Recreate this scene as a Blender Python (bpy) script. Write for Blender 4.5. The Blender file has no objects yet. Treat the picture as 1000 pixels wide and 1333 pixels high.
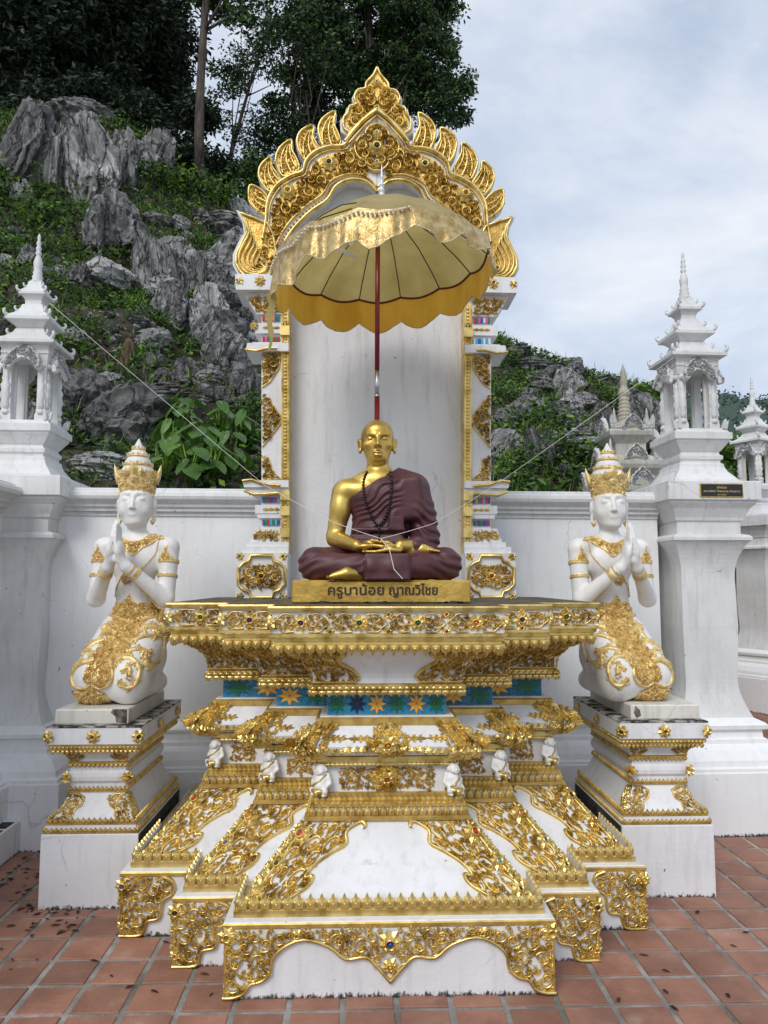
import bpy, math, random
import numpy as np
from mathutils import Vector, Matrix, noise
from mathutils.bvhtree import BVHTree
random.seed(7)
S = bpy.context.scene
COL = S.collection
PI = math.pi

# ------------------------------------------------------------------ camera, sky, sun, exposure
CAM = (-0.116, -3.038, 1.6); FPX = 971.2; PITCH = 0.0924; YAW = 0.0303
cd = bpy.data.cameras.new('camera'); cam = bpy.data.objects.new('camera', cd); COL.objects.link(cam)
S.camera = cam
cam.location = CAM
cam.rotation_euler = (PI/2 + PITCH, 0, -YAW)
cd.sensor_fit = 'HORIZONTAL'; cd.sensor_width = 36; cd.lens = 36*FPX/1000
cd.clip_end = 3000; cd.clip_start = 0.05
S.render.resolution_x = 768; S.render.resolution_y = 1024
S.view_settings.view_transform = 'Standard'
S.view_settings.look = 'None'
S.view_settings.exposure = 0.24
S.view_settings.gamma = 1

world = bpy.data.worlds.new('World'); S.world = world; world.use_nodes = True
nt = world.node_tree; nt.nodes.clear()
def N(t, **k):
    n = nt.nodes.new(t)
    for a, b in k.items(): setattr(n, a, b)
    return n
SUN_EL = math.radians(42); SUN_AZ = math.radians(205)
sky = N('ShaderNodeTexSky', sky_type='NISHITA'); sky.sun_disc = False
sky.sun_elevation = SUN_EL; sky.sun_rotation = SUN_AZ; sky.air_density = 1.2; sky.dust_density = 2.5
bg1 = N('ShaderNodeBackground'); bg1.inputs[1].default_value = 0.09
nt.links.new(sky.outputs[0], bg1.inputs[0])
tc = N('ShaderNodeTexCoord')
mp = N('ShaderNodeMapping'); mp.inputs['Scale'].default_value = (1, 1, 1.5)
nt.links.new(tc.outputs['Generated'], mp.inputs[0])
n1 = N('ShaderNodeTexNoise'); n1.inputs['Scale'].default_value = 2.4; n1.inputs['Detail'].default_value = 10; n1.inputs['Roughness'].default_value = 0.60
n1.inputs['Distortion'].default_value = 0.25
mp.inputs['Location'].default_value = (0.35, 0.2, 0.1)
nt.links.new(mp.outputs[0], n1.inputs['Vector'])
cr = N('ShaderNodeValToRGB')
cr.color_ramp.elements[0].position = 0.36; cr.color_ramp.elements[0].color = (0.44, 0.525, 0.68, 1)
cr.color_ramp.elements[1].position = 0.72; cr.color_ramp.elements[1].color = (0.95, 0.96, 0.975, 1)
e = cr.color_ramp.elements.new(0.5); e.color = (0.62, 0.69, 0.81, 1)
nt.links.new(n1.outputs['Fac'], cr.inputs[0])
bg2 = N('ShaderNodeBackground'); bg2.inputs[1].default_value = 1.0
nt.links.new(cr.outputs[0], bg2.inputs[0])
mx = N('ShaderNodeMixShader'); mx.inputs[0].default_value = 0.85
nt.links.new(bg1.outputs[0], mx.inputs[1]); nt.links.new(bg2.outputs[0], mx.inputs[2])
out = N('ShaderNodeOutputWorld'); nt.links.new(mx.outputs[0], out.inputs[0])

sd = bpy.data.lights.new('sun', 'SUN'); sun = bpy.data.objects.new('sun', sd); COL.objects.link(sun)
sd.energy = 1.5; sd.angle = math.radians(24); sd.color = (1.0, 0.97, 0.92)
sdir = Vector((math.cos(SUN_EL)*math.sin(SUN_AZ), math.cos(SUN_EL)*math.cos(SUN_AZ), math.sin(SUN_EL)))
sun.rotation_euler = sdir.to_track_quat('Z', 'Y').to_euler()
sun.location = (0, 0, 20)

# ------------------------------------------------------------------ photo measurement -> a point on the plane y = Y
_cy, _sy, _cp, _sp = math.cos(YAW), math.sin(YAW), math.cos(PITCH), math.sin(PITCH)
def ray(px, py):
    r = np.array([_cy, -_sy, 0.0]); fw = np.array([_sy*_cp, _cy*_cp, _sp]); up = np.cross(r, fw)
    d = fw*FPX + r*(px-500) + up*(666.5-py)
    return d/np.linalg.norm(d)
def at(px, py, Y):
    d = ray(px, py); t = (Y-CAM[1])/d[1]
    return CAM[0]+d[0]*t, CAM[2]+d[2]*t
def atz(px, py, Z):
    d = ray(px, py); t = (Z-CAM[2])/d[2]
    return CAM[0]+d[0]*t, CAM[1]+d[1]*t

# ------------------------------------------------------------------ materials
def new_mat(name):
    m = bpy.data.materials.new(name); m.use_nodes = True
    return m, m.node_tree, m.node_tree.nodes['Principled BSDF']
def noisy(name, c1, c2, scale=8, rough=0.6, metal=0.0, lo=0.35, hi=0.65, bump=0.1, bscale=60, detail=6,
          stretch=(1,1,1), c3=None, p3=0.8, rough2=None, dist=0.01, coat=0, trans=0, perobj=0.0):
    m, t, b = new_mat(name)
    L = t.links; nn = t.nodes.new
    tc = nn('ShaderNodeTexCoord'); mp = nn('ShaderNodeMapping'); mp.inputs['Scale'].default_value = stretch
    L.new(tc.outputs['Object'], mp.inputs[0])
    vec = mp.outputs[0]
    if perobj:
        oi = nn('ShaderNodeObjectInfo'); ad = nn('ShaderNodeVectorMath'); ad.operation = 'ADD'
        sc = nn('ShaderNodeMath'); sc.operation = 'MULTIPLY'; sc.inputs[1].default_value = 37.0
        L.new(oi.outputs['Random'], sc.inputs[0]); L.new(sc.outputs[0], ad.inputs[1]); L.new(vec, ad.inputs[0]); vec = ad.outputs[0]
    n = nn('ShaderNodeTexNoise'); n.inputs['Scale'].default_value = scale; n.inputs['Detail'].default_value = detail
    L.new(vec, n.inputs['Vector'])
    r = nn('ShaderNodeValToRGB'); r.color_ramp.elements[0].position = lo; r.color_ramp.elements[1].position = hi
    r.color_ramp.elements[0].color = (*c1, 1); r.color_ramp.elements[1].color = (*c2, 1)
    if c3:
        q = r.color_ramp.elements.new(p3); q.color = (*c3, 1)
    L.new(n.outputs['Fac'], r.inputs[0])
    col = r.outputs[0]
    if perobj:
        hs = nn('ShaderNodeHueSaturation'); mr = nn('ShaderNodeMapRange')
        mr.inputs['To Min'].default_value = 1-perobj; mr.inputs['To Max'].default_value = 1+perobj
        L.new(oi.outputs['Random'], mr.inputs['Value']); L.new(mr.outputs[0], hs.inputs['Value']); L.new(col, hs.inputs['Color']); col = hs.outputs[0]
    L.new(col, b.inputs['Base Color'])
    b.inputs['Metallic'].default_value = metal; b.inputs['Roughness'].default_value = rough
    if rough2 is not None:
        mr = nn('ShaderNodeMapRange'); mr.inputs['To Min'].default_value = rough; mr.inputs['To Max'].default_value = rough2
        L.new(n.outputs['Fac'], mr.inputs['Value']); L.new(mr.outputs[0], b.inputs['Roughness'])
    if coat: b.inputs['Coat Weight'].default_value = coat
    if bump:
        n2 = nn('ShaderNodeTexNoise'); n2.inputs['Scale'].default_value = bscale; n2.inputs['Detail'].default_value = 5
        L.new(vec, n2.inputs['Vector'])
        bp = nn('ShaderNodeBump'); bp.inputs['Strength'].default_value = bump; bp.inputs['Distance'].default_value = dist
        L.new(n2.outputs['Fac'], bp.inputs['Height']); L.new(bp.outputs[0], b.inputs['Normal'])
    return m
def paint(name, base, dirt, amount=0.5, streak=(7, 7, 0.8), stain=(0.30, 0.28, 0.24), foot=None, rough=0.55):
    """white lime paint with soft patches, rain streaks, and black mould where 'foot' says (height of the mould line above z=0)"""
    m, t, b = new_mat(name); L = t.links; nn = t.nodes.new
    g = nn('ShaderNodeNewGeometry')
    n = nn('ShaderNodeTexNoise'); n.inputs['Scale'].default_value = 2.3; n.inputs['Detail'].default_value = 8; n.inputs['Roughness'].default_value = 0.6
    L.new(g.outputs['Position'], n.inputs['Vector'])
    r = nn('ShaderNodeValToRGB'); r.color_ramp.elements[0].position = 0.32; r.color_ramp.elements[1].position = 0.62
    r.color_ramp.elements[0].color = (*dirt, 1); r.color_ramp.elements[1].color = (*base, 1)
    L.new(n.outputs['Fac'], r.inputs[0])
    mp = nn('ShaderNodeMapping'); mp.inputs['Scale'].default_value = streak
    L.new(g.outputs['Position'], mp.inputs[0])
    n2 = nn('ShaderNodeTexNoise'); n2.inputs['Scale'].default_value = 3.0; n2.inputs['Detail'].default_value = 7; n2.inputs['Roughness'].default_value = 0.65
    L.new(mp.outputs[0], n2.inputs['Vector'])
    r2 = nn('ShaderNodeMapRange'); r2.inputs['From Min'].default_value = 0.50; r2.inputs['From Max'].default_value = 0.74; r2.inputs['To Max'].default_value = amount
    L.new(n2.outputs['Fac'], r2.inputs['Value'])
    mx = nn('ShaderNodeMix'); mx.data_type = 'RGBA'
    L.new(r2.outputs[0], mx.inputs['Factor']); L.new(r.outputs[0], mx.inputs['A']); mx.inputs['B'].default_value = (*stain, 1)
    # tiny black spots
    n3 = nn('ShaderNodeTexNoise'); n3.inputs['Scale'].default_value = 26; n3.inputs['Detail'].default_value = 3
    L.new(g.outputs['Position'], n3.inputs['Vector'])
    r3 = nn('ShaderNodeMapRange'); r3.inputs['From Min'].default_value = 0.735; r3.inputs['From Max'].default_value = 0.77
    L.new(n3.outputs['Fac'], r3.inputs['Value'])
    m3 = nn('ShaderNodeMix'); m3.data_type = 'RGBA'; L.new(r3.outputs[0], m3.inputs['Factor']); L.new(mx.outputs['Result'], m3.inputs['A'])
    m3.inputs['B'].default_value = (0.07, 0.065, 0.06, 1)
    col = m3.outputs['Result']
    # hairline cracks, only here and there
    wv = nn('ShaderNodeTexNoise'); wv.inputs['Scale'].default_value = 2.2; wv.inputs['Detail'].default_value = 6; L.new(g.outputs['Position'], wv.inputs['Vector'])
    wm = nn('ShaderNodeMix'); wm.data_type = 'RGBA'; wm.inputs['Factor'].default_value = .30; L.new(g.outputs['Position'], wm.inputs['A']); L.new(wv.outputs['Color'], wm.inputs['B'])
    vo = nn('ShaderNodeTexVoronoi'); vo.feature = 'DISTANCE_TO_EDGE'; vo.inputs['Scale'].default_value = 2.4; L.new(wm.outputs['Result'], vo.inputs['Vector'])
    ck = nn('ShaderNodeMapRange'); ck.inputs['From Min'].default_value = .009; ck.inputs['From Max'].default_value = .003; L.new(vo.outputs['Distance'], ck.inputs['Value'])
    nm = nn('ShaderNodeMapRange'); nm.inputs['From Min'].default_value = .52; nm.inputs['From Max'].default_value = .60; nm.inputs['To Max'].default_value = .28; L.new(n.outputs['Fac'], nm.inputs['Value'])
    cm = nn('ShaderNodeMath'); cm.operation = 'MULTIPLY'; L.new(ck.outputs[0], cm.inputs[0]); L.new(nm.outputs[0], cm.inputs[1])
    m5 = nn('ShaderNodeMix'); m5.data_type = 'RGBA'; L.new(cm.outputs[0], m5.inputs['Factor']); L.new(col, m5.inputs['A']); m5.inputs['B'].default_value = (.16, .15, .14, 1); col = m5.outputs['Result']
    if foot:
        sp = nn('ShaderNodeSeparateXYZ'); L.new(g.outputs['Position'], sp.inputs[0])
        n4 = nn('ShaderNodeTexNoise'); n4.inputs['Scale'].default_value = 60; n4.inputs['Detail'].default_value = 6; n4.inputs['Roughness'].default_value = 0.8
        mp4 = nn('ShaderNodeMapping'); mp4.inputs['Scale'].default_value = (1, 1, 0.5); L.new(g.outputs['Position'], mp4.inputs[0]); L.new(mp4.outputs[0], n4.inputs['Vector'])
        ma = nn('ShaderNodeMath'); ma.operation = 'MULTIPLY_ADD'; L.new(n4.outputs['Fac'], ma.inputs[0]); ma.inputs[1].default_value = foot*5; ma.inputs[2].default_value = -foot*2.0
        lt = nn('ShaderNodeMapRange'); lt.inputs['From Min'].default_value = -0.006; lt.inputs['From Max'].default_value = 0.006
        su = nn('ShaderNodeMath'); su.operation = 'SUBTRACT'; L.new(ma.outputs[0], su.inputs[0]); L.new(sp.outputs['Z'], su.inputs[1]); L.new(su.outputs[0], lt.inputs['Value'])
        m4 = nn('ShaderNodeMix'); m4.data_type = 'RGBA'; L.new(lt.outputs[0], m4.inputs['Factor']); L.new(col, m4.inputs['A']); m4.inputs['B'].default_value = (0.035, 0.035, 0.032, 1)
        col = m4.outputs['Result']
    L.new(col, b.inputs['Base Color']); b.inputs['Roughness'].default_value = rough
    nb = nn('ShaderNodeTexNoise'); nb.inputs['Scale'].default_value = 45; nb.inputs['Detail'].default_value = 8
    L.new(g.outputs['Position'], nb.inputs['Vector'])
    bp = nn('ShaderNodeBump'); bp.inputs['Strength'].default_value = 0.18; bp.inputs['Distance'].default_value = 0.01
    L.new(nb.outputs['Fac'], bp.inputs['Height']); L.new(bp.outputs[0], b.inputs['Normal'])
    return m
def flat(name, c, rough=0.5, metal=0.0, spec=None):
    m, t, b = new_mat(name); b.inputs['Base Color'].default_value = (*c, 1); b.inputs['Roughness'].default_value = rough
    b.inputs['Metallic'].default_value = metal
    return m

WHITE = paint('white_paint', (0.78, 0.78, 0.80), (0.66, 0.66, 0.66), 0.30)
WHITE_FOOT = paint('white_paint_mouldy_foot', (0.76, 0.76, 0.78), (0.66, 0.66, 0.67), 0.28, foot=0.022)
WALL_W = paint('wall_paint', (0.84, 0.845, 0.85), (0.78, 0.78, 0.785), 0.16, foot=0.02)
CREAM = paint('cream_plaster', (0.72, 0.69, 0.62), (0.58, 0.55, 0.48), 0.5)
LANT_W = paint('lantern_paint', (0.72, 0.72, 0.72), (0.58, 0.58, 0.565), 0.38)
OLDW = paint('old_stucco', (0.55, 0.54, 0.49), (0.36, 0.35, 0.30), 0.9)
GOLD = noisy('gold_leaf', (0.46, 0.30, 0.066), (0.80, 0.615, 0.235), scale=14, rough=0.27, rough2=0.42, metal=0.85, lo=0.33, hi=0.55, bump=0.25, bscale=120, dist=0.003)
GOLD_D = noisy('gold_paint_ochre', (0.40, 0.245, 0.05), (0.68, 0.48, 0.15), scale=18, rough=0.45, metal=0.7, lo=0.3, hi=0.6, bump=0.2, bscale=90, dist=0.003)
GOLD_P = noisy('gold_paint_pale', (0.60, 0.40, 0.13), (0.86, 0.66, 0.30), scale=40, rough=0.42, metal=0.42, lo=0.33, hi=0.6, bump=0.5, bscale=150, dist=0.004)
GOLD_S = noisy('gold_lacquer_skin', (0.44, 0.27, 0.055), (0.78, 0.55, 0.15), scale=4, rough=0.30, rough2=0.42, metal=0.85, bump=0.06, bscale=50)
MAROON = noisy('maroon_robe_paint', (0.060, 0.016, 0.020), (0.095, 0.026, 0.032), scale=12, rough=0.5, bump=0.15, bscale=40)
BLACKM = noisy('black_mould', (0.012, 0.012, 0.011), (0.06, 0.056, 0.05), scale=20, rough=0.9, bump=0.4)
BLACK = flat('black_enamel', (0.012, 0.012, 0.014), 0.35)
RED = noisy('red_lacquer', (0.16, 0.006, 0.014), (0.20, 0.012, 0.02), scale=20, rough=0.3, bump=0.03)

# ------------------------------------------------------------------ mesh helpers
class MB:
    def __init__(s): s.v = []; s.f = []; s.m = []; s.sm = []
    def add(s, vs, fs, mi=0, smooth=False):
        o = len(s.v); s.v.extend([tuple(map(float, p)) for p in vs])
        for f in fs: s.f.append(tuple(i+o for i in f)); s.m.append(mi); s.sm.append(smooth)
    def box(s, x0, x1, y0, y1, z0, z1, mi=0, bev=0.0):
        b = min(bev, (x1-x0)*.3, (y1-y0)*.3, (z1-z0)*.3)
        if b <= 0:
            s.add([(x0,y0,z0),(x1,y0,z0),(x1,y1,z0),(x0,y1,z0),(x0,y0,z1),(x1,y0,z1),(x1,y1,z1),(x0,y1,z1)],
                  [(0,3,2,1),(4,5,6,7),(0,1,5,4),(1,2,6,5),(2,3,7,6),(3,0,4,7)], mi)
        else:
            vs = []
            for i, j, z in ((b, 0, z0), (0, 0, z0+b), (0, 0, z1-b), (b, 0, z1)):
                k = b*.7 if not i else 0
                X0, X1, Y0, Y1 = x0+i, x1-i, y0+i, y1-i
                vs += [(X0+k,Y0,z),(X1-k,Y0,z),(X1,Y0+k,z),(X1,Y1-k,z),(X1-k,Y1,z),(X0+k,Y1,z),(X0,Y1-k,z),(X0,Y0+k,z)]
            fs = []
            for r in range(3):
                for k in range(8): fs.append((r*8+k, r*8+(k+1)%8, r*8+8+(k+1)%8, r*8+8+k))
            fs.append(tuple(range(7, -1, -1))); fs.append(tuple(range(24, 32)))
            s.add(vs, fs, mi)
    def tube(s, pts, r, n=6, mi=0, cap=True, smooth=True):
        pts = [Vector(p) for p in pts]; rs = r if isinstance(r, (list, tuple)) else [r]*len(pts)
        vs = []; prev = None
        for i, p in enumerate(pts):
            d = (pts[min(i+1, len(pts)-1)] - pts[max(i-1, 0)])
            if d.length < 1e-9: d = Vector((0, 0, 1))
            d.normalize()
            if prev is None:
                a = d.orthogonal().normalized()
            else:
                a = prev - d*prev.dot(d)
                a = a.normalized() if a.length > 1e-6 else d.orthogonal().normalized()
            prev = a; b = d.cross(a)
            for k in range(n):
                t = 2*PI*k/n; vs.append(p + (a*math.cos(t)+b*math.sin(t))*rs[i])
        fs = []
        for i in range(len(pts)-1):
            for k in range(n): fs.append((i*n+k, i*n+(k+1)%n, (i+1)*n+(k+1)%n, (i+1)*n+k))
        if cap: fs.append(tuple(range(n-1, -1, -1))); fs.append(tuple((len(pts)-1)*n+k for k in range(n)))
        s.add(vs, fs, mi, smooth)
    def lathe(s, prof, n=16, c=(0,0), mi=0, smooth=True, flatn=None, rot=0.0):
        """prof: (r, z) bottom to top"""
        vs = []
        for r, z in prof:
            for k in range(n):
                t = 2*PI*k/n + rot; vs.append((c[0]+r*math.cos(t), c[1]+r*math.sin(t), z))
        fs = []
        for i in range(len(prof)-1):
            for k in range(n): fs.append((i*n+k, i*n+(k+1)%n, (i+1)*n+(k+1)%n, (i+1)*n+k))
        fs.append(tuple(range(n-1, -1, -1))); fs.append(tuple((len(prof)-1)*n+k for k in range(n)))
        s.add(vs, fs, mi, smooth)
    def sqlathe(s, prof, c=(0,0), mi=0, asp=1.0):
        """square stack: prof (half-width, z)"""
        vs = []
        for r, z in prof: vs += [(c[0]-r, c[1]-r*asp, z), (c[0]+r, c[1]-r*asp, z), (c[0]+r, c[1]+r*asp, z), (c[0]-r, c[1]+r*asp, z)]
        fs = []
        for i in range(len(prof)-1):
            for k in range(4): fs.append((i*4+k, i*4+(k+1)%4, (i+1)*4+(k+1)%4, (i+1)*4+k))
        fs.append((3,2,1,0)); o = (len(prof)-1)*4; fs.append((o, o+1, o+2, o+3))
        s.add(vs, fs, mi)
    def dome(s, c, r, h, M=None, n=8, mi=0):
        """low dome on a mapped surface"""
        vs = []; f = (lambda u, v, w: (u, v, w)) if M is None else M
        for q, (rr, hh) in enumerate(((1, 0), (.8, .65), (.4, .95))):
            for k in range(n):
                t = 2*PI*k/n; vs.append(f(c[0]+r*rr*math.cos(t), c[1]+r*rr*math.sin(t), h*hh))
        vs.append(f(c[0], c[1], h))
        fs = []
        for q in range(2):
            for k in range(n): fs.append((q*n+k, q*n+(k+1)%n, (q+1)*n+(k+1)%n, (q+1)*n+k))
        for k in range(n): fs.append((2*n+k, 2*n+(k+1)%n, 3*n))
        s.add(vs, fs, mi, True)
    def build(s, name, mats, parent=None, label=None):
        me = bpy.data.meshes.new(name); me.from_pydata(s.v, [], s.f)
        for m in (mats if isinstance(mats, (list, tuple)) else [mats]): me.materials.append(m)
        me.polygons.foreach_set('material_index', s.m); me.polygons.foreach_set('use_smooth', s.sm)
        me.update()
        o = bpy.data.objects.new(name, me); COL.objects.link(o)
        if parent: o.parent = parent
        if label: o['label'] = label
        return o
def np_mesh(name, V, F, mat, parent=None, smooth=False, mi=None):
    """V (n,3), F (m,k) arrays"""
    V = np.asarray(V, np.float32); F = np.asarray(F, np.int32)
    me = bpy.data.meshes.new(name); k = F.shape[1]
    me.vertices.add(len(V)); me.vertices.foreach_set('co', V.ravel())
    me.loops.add(F.size); me.loops.foreach_set('vertex_index', F.ravel())
    me.polygons.add(len(F)); me.polygons.foreach_set('loop_start', np.arange(0, F.size, k, dtype=np.int32))
    me.polygons.foreach_set('loop_total', np.full(len(F), k, np.int32))
    for m in (mat if isinstance(mat, (list, tuple)) else [mat]): me.materials.append(m)
    if mi is not None: me.polygons.foreach_set('material_index', np.asarray(mi, np.int32))
    me.update(calc_edges=True); me.validate()
    me.polygons.foreach_set('use_smooth', np.full(len(me.polygons), smooth, bool))
    o = bpy.data.objects.new(name, me); COL.objects.link(o)
    if parent: o.parent = parent
    return o
def thing(name, label, cat, loc=(0,0,0), rotz=0, group=None):
    o = bpy.data.objects.new(name, None); COL.objects.link(o); o.location = loc; o.rotation_euler = (0, 0, rotz)
    o.empty_display_size = 0.1
    return tag(o, label, cat, group)
def tag(o, label, cat, group=None):
    o['label'] = label; o['category'] = cat
    if group: o['group'] = group
    return o
def structure(o): o['kind'] = 'structure'; return o
def stuff(o): o['kind'] = 'stuff'; return o
def put(name, me, parent, loc=(0,0,0), rot=(0,0,0), sc=(1,1,1), mtx=None):
    o = bpy.data.objects.new(name, me); COL.objects.link(o); o.parent = parent
    if mtx is not None: o.matrix_local = mtx
    else: o.location = loc; o.rotation_euler = rot; o.scale = sc
    return o
def copy_tree(o, parent=None):
    c = o.copy(); COL.objects.link(c); c.parent = parent
    for ch in [x for x in CH.get(o.name, [])]: copy_tree(ch, c)
    return c
CH = {}
def reg(root):
    """remember children for copy_tree"""
    for o in list(bpy.data.objects):
        if o.parent: 
            CH.setdefault(o.parent.name, [])
            if o not in CH[o.parent.name]: CH[o.parent.name].append(o)
def extrude_poly(mb, pts, M, h, mi_top=0, mi_side=0, bev=0.0):
    """pts 2D ccw; M(u,v,h)->3D. flat slab from h=0 to h"""
    n = len(pts)
    vs = [M(u, v, 0) for u, v in pts] + [M(u, v, h) for u, v in pts]
    fs = [(k, (k+1) % n, n+(k+1) % n, n+k) for k in range(n)]
    mb.add(vs, fs, mi_side)
    mb.add([M(u, v, h) for u, v in pts], [tuple(range(n))], mi_top)
    mb.add([M(u, v, 0) for u, v in pts], [tuple(range(n-1, -1, -1))], mi_side)

# ------------------------------------------------------------------ relief ornament
def smooth_path(pts, n=6, closed=False):
    """Catmull-Rom"""
    P = [np.array(p, float) for p in pts]; out = []
    m = len(P)
    rng = range(m if closed else m-1)
    for i in rng:
        p0 = P[(i-1) % m] if (closed or i > 0) else P[0]*2-P[1]
        p1 = P[i]; p2 = P[(i+1) % m]
        p3 = P[(i+2) % m] if (closed or i+2 < m) else P[-1]*2-P[-2]
        for k in range(n):
            t = k/n
            out.append(tuple(0.5*((2*p1)+(-p0+p2)*t+(2*p0-5*p1+4*p2-p3)*t*t+(-p0+3*p1-3*p2+p3)*t**3)))
    if not closed: out.append(tuple(P[-1]))
    return out
def ribbon(mb, pts, w, h, M, mi=0, closed=False, taper=0.0, base=0.0):
    n = len(pts); vs = []
    for i in range(n):
        if closed: a = pts[(i-1) % n]; b = pts[(i+1) % n]
        else: a = pts[max(i-1, 0)]; b = pts[min(i+1, n-1)]
        dx, dy = b[0]-a[0], b[1]-a[1]; l = math.hypot(dx, dy) or 1e-9; nx, ny = -dy/l, dx/l
        q = 1.0
        if taper: 
            t = i/(n-1); q = 1-taper*t
        ww = w*q; hh = h*(0.5+0.5*q); x, y = pts[i]
        vs += [M(x-nx*ww/2, y-ny*ww/2, base), M(x-nx*ww*.28, y-ny*ww*.28, base+hh), M(x+nx*ww*.28, y+ny*ww*.28, base+hh), M(x+nx*ww/2, y+ny*ww/2, base)]
    fs = []
    for i in range(n if closed else n-1):
        j = (i+1) % n
        for k in range(3): fs.append((i*4+k+1, i*4+k, j*4+k, j*4+k+1))
    mb.add(vs, fs, mi, True)
def leaf(mb, x, y, ang, L, W, h, M, mi=0, base=0.0):
    c, s = math.cos(ang), math.sin(ang)
    def q(a, b, z): return M(x+a*c-b*s, y+a*s+b*c, base+z)
    vs = [q(0, -W*.2, 0), q(L*.45, -W*.5, 0), q(L, 0, h*.3), q(L*.45, W*.5, 0), q(0, W*.2, 0), q(L*.12, 0, h*.7), q(L*.55, 0, h)]
    mb.add(vs, [(0,1,6,5), (1,2,6), (2,3,6), (3,4,5,6)], mi, False)
def flower(mb, x, y, r, h, M, petals=6, mi=0, rot=0, centre=True, base=0.0):
    for k in range(petals): leaf(mb, x, y, rot+2*PI*k/petals, r, r*1.05, h*.7, M, mi, base)
    if centre: mb.dome((x, y), r*.33, h, (lambda u, v, w: M(u, v, base+w)), 6, mi)
def inside(poly, x, y):
    c = False; n = len(poly); j = n-1
    for i in range(n):
        xi, yi = poly[i]; xj, yj = poly[j]
        if (yi > y) != (yj > y) and x < (xj-xi)*(y-yi)/(yj-yi)+xi: c = not c
        j = i
    return c
def edist(poly, x, y):
    A = np.array(poly); B = np.roll(A, -1, 0); p = np.array([x, y]); d = B-A
    t = np.clip(((p-A)*d).sum(1)/((d*d).sum(1)+1e-12), 0, 1); q = A+d*t[:, None]
    return float(np.sqrt(((p-q)**2).sum(1)).min())
def scroll(mb, x, y, r, rot, dr, h, M, mi=0, lobes=5):
    pts = []; n = 13; T = 2*PI*.86
    for i in range(n+1):
        t = i/n; a = rot+dr*T*t; rr = r*(.90-.50*t); pts.append((x+rr*math.cos(a), y+rr*math.sin(a)))
    ribbon(mb, pts, r*.24, h, M, mi, taper=.35); flower(mb, x-.1*r*math.cos(rot), y-.1*r*math.sin(rot), r*.46, h*1.3, M, 5, mi, rot, True, h*.25)
    for k in range(lobes):
        i = int(1+k*(n-3)/lobes); px, py = pts[i]; dx, dy = pts[i+1][0]-px, pts[i+1][1]-py
        a = math.atan2(dy, dx) - dr*0.75
        leaf(mb, px, py, a, r*.60, r*.50, h*1.25, M, mi)
    leaf(mb, pts[-1][0], pts[-1][1], rot+dr*T+dr*1.2, r*.6, r*.5, h*1.3, M, mi)
    mb.dome(pts[-1], r*.15, h*1.4, M, 5, mi)
def pack(poly, rmin, rmax, seed, avoid=(), tries=500, keep=0.92):
    rd = random.Random(seed); xs = [p[0] for p in poly]; ys = [p[1] for p in poly]
    A = np.array(poly, float); B = np.roll(A, -1, 0); d = B-A; dd = (d*d).sum(1)+1e-12
    C = [tuple(a) for a in avoid]; out = []
    P = []
    for _ in range(tries):
        x = rd.uniform(min(xs), max(xs)); y = rd.uniform(min(ys), max(ys))
        if inside(poly, x, y):
            p = np.array([x, y]); t = np.clip(((p-A)*d).sum(1)/dd, 0, 1); q = A+d*t[:, None]
            P.append((x, y, float(np.sqrt(((p-q)**2).sum(1)).min())))
    P = np.array(P) if P else np.zeros((0, 3))
    R = P[:, 2].copy() if len(P) else np.zeros(0)
    for (cx, cy, cr_) in C:
        if len(R): R = np.minimum(R, np.hypot(P[:, 0]-cx, P[:, 1]-cy)-cr_)
    while len(R):
        Rc = np.minimum(R, rmax); i = int(np.argmax(Rc+1e-4*np.random.RandomState(seed+len(out)).rand(len(R))))
        if Rc[i] < rmin: break
        r = Rc[i]; out.append((P[i, 0], P[i, 1], r))
        R = np.minimum(R, np.hypot(P[:, 0]-P[i, 0], P[:, 1]-P[i, 1])-r*keep)
    return out
def filigree(mb, poly, M, rmax=0.035, rmin=0.009, h=0.012, seed=1, outline=None, avoid=(), tries=600, mi=0, dens=1.0):
    rd = random.Random(seed*13+5); rmax *= .80; C = []
    for (x, y, r) in pack(poly, rmin*.8, rmax, seed, avoid, int(tries*1.4)):
        C.append((x, y, r))
        if r > rmin*1.75: scroll(mb, x, y, r*1.06, rd.uniform(0, 2*PI), rd.choice((-1, 1)), h*(.7+.3*r/rmax), M, mi, 5)
        elif rd.random() < .3: flower(mb, x, y, r*1.25, h*.9, M, 5, mi, rd.random()*3)
        else:
            a = rd.uniform(0, 2*PI)
            for q in (-.9, 0, .9): leaf(mb, x-math.cos(a)*r*.8, y-math.sin(a)*r*.8, a+q, r*1.9, r*1.1, h, M, mi)
    # little bunches of leaves laid over the stems
    for (x, y, r) in C:
        if r < rmin*1.75: continue
        for k in range(int(2*dens+rd.random())):
            a = rd.uniform(0, 2*PI); px, py = x+math.cos(a)*r*.95, y+math.sin(a)*r*.95
            if not inside(poly, px, py): continue
            b = rd.uniform(0, 2*PI); q0 = min(r*.55, rmin*1.3)
            for q in (-.95, 0, .95): leaf(mb, px, py, b+q, q0*1.5, q0*.95, h*.8, M, mi, h*.45)
            mb.dome((px, py), q0*.35, h*1.45, M, 5, mi)
    if outline: ribbon(mb, poly, outline, h*1.1, M, mi, closed=True)
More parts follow.
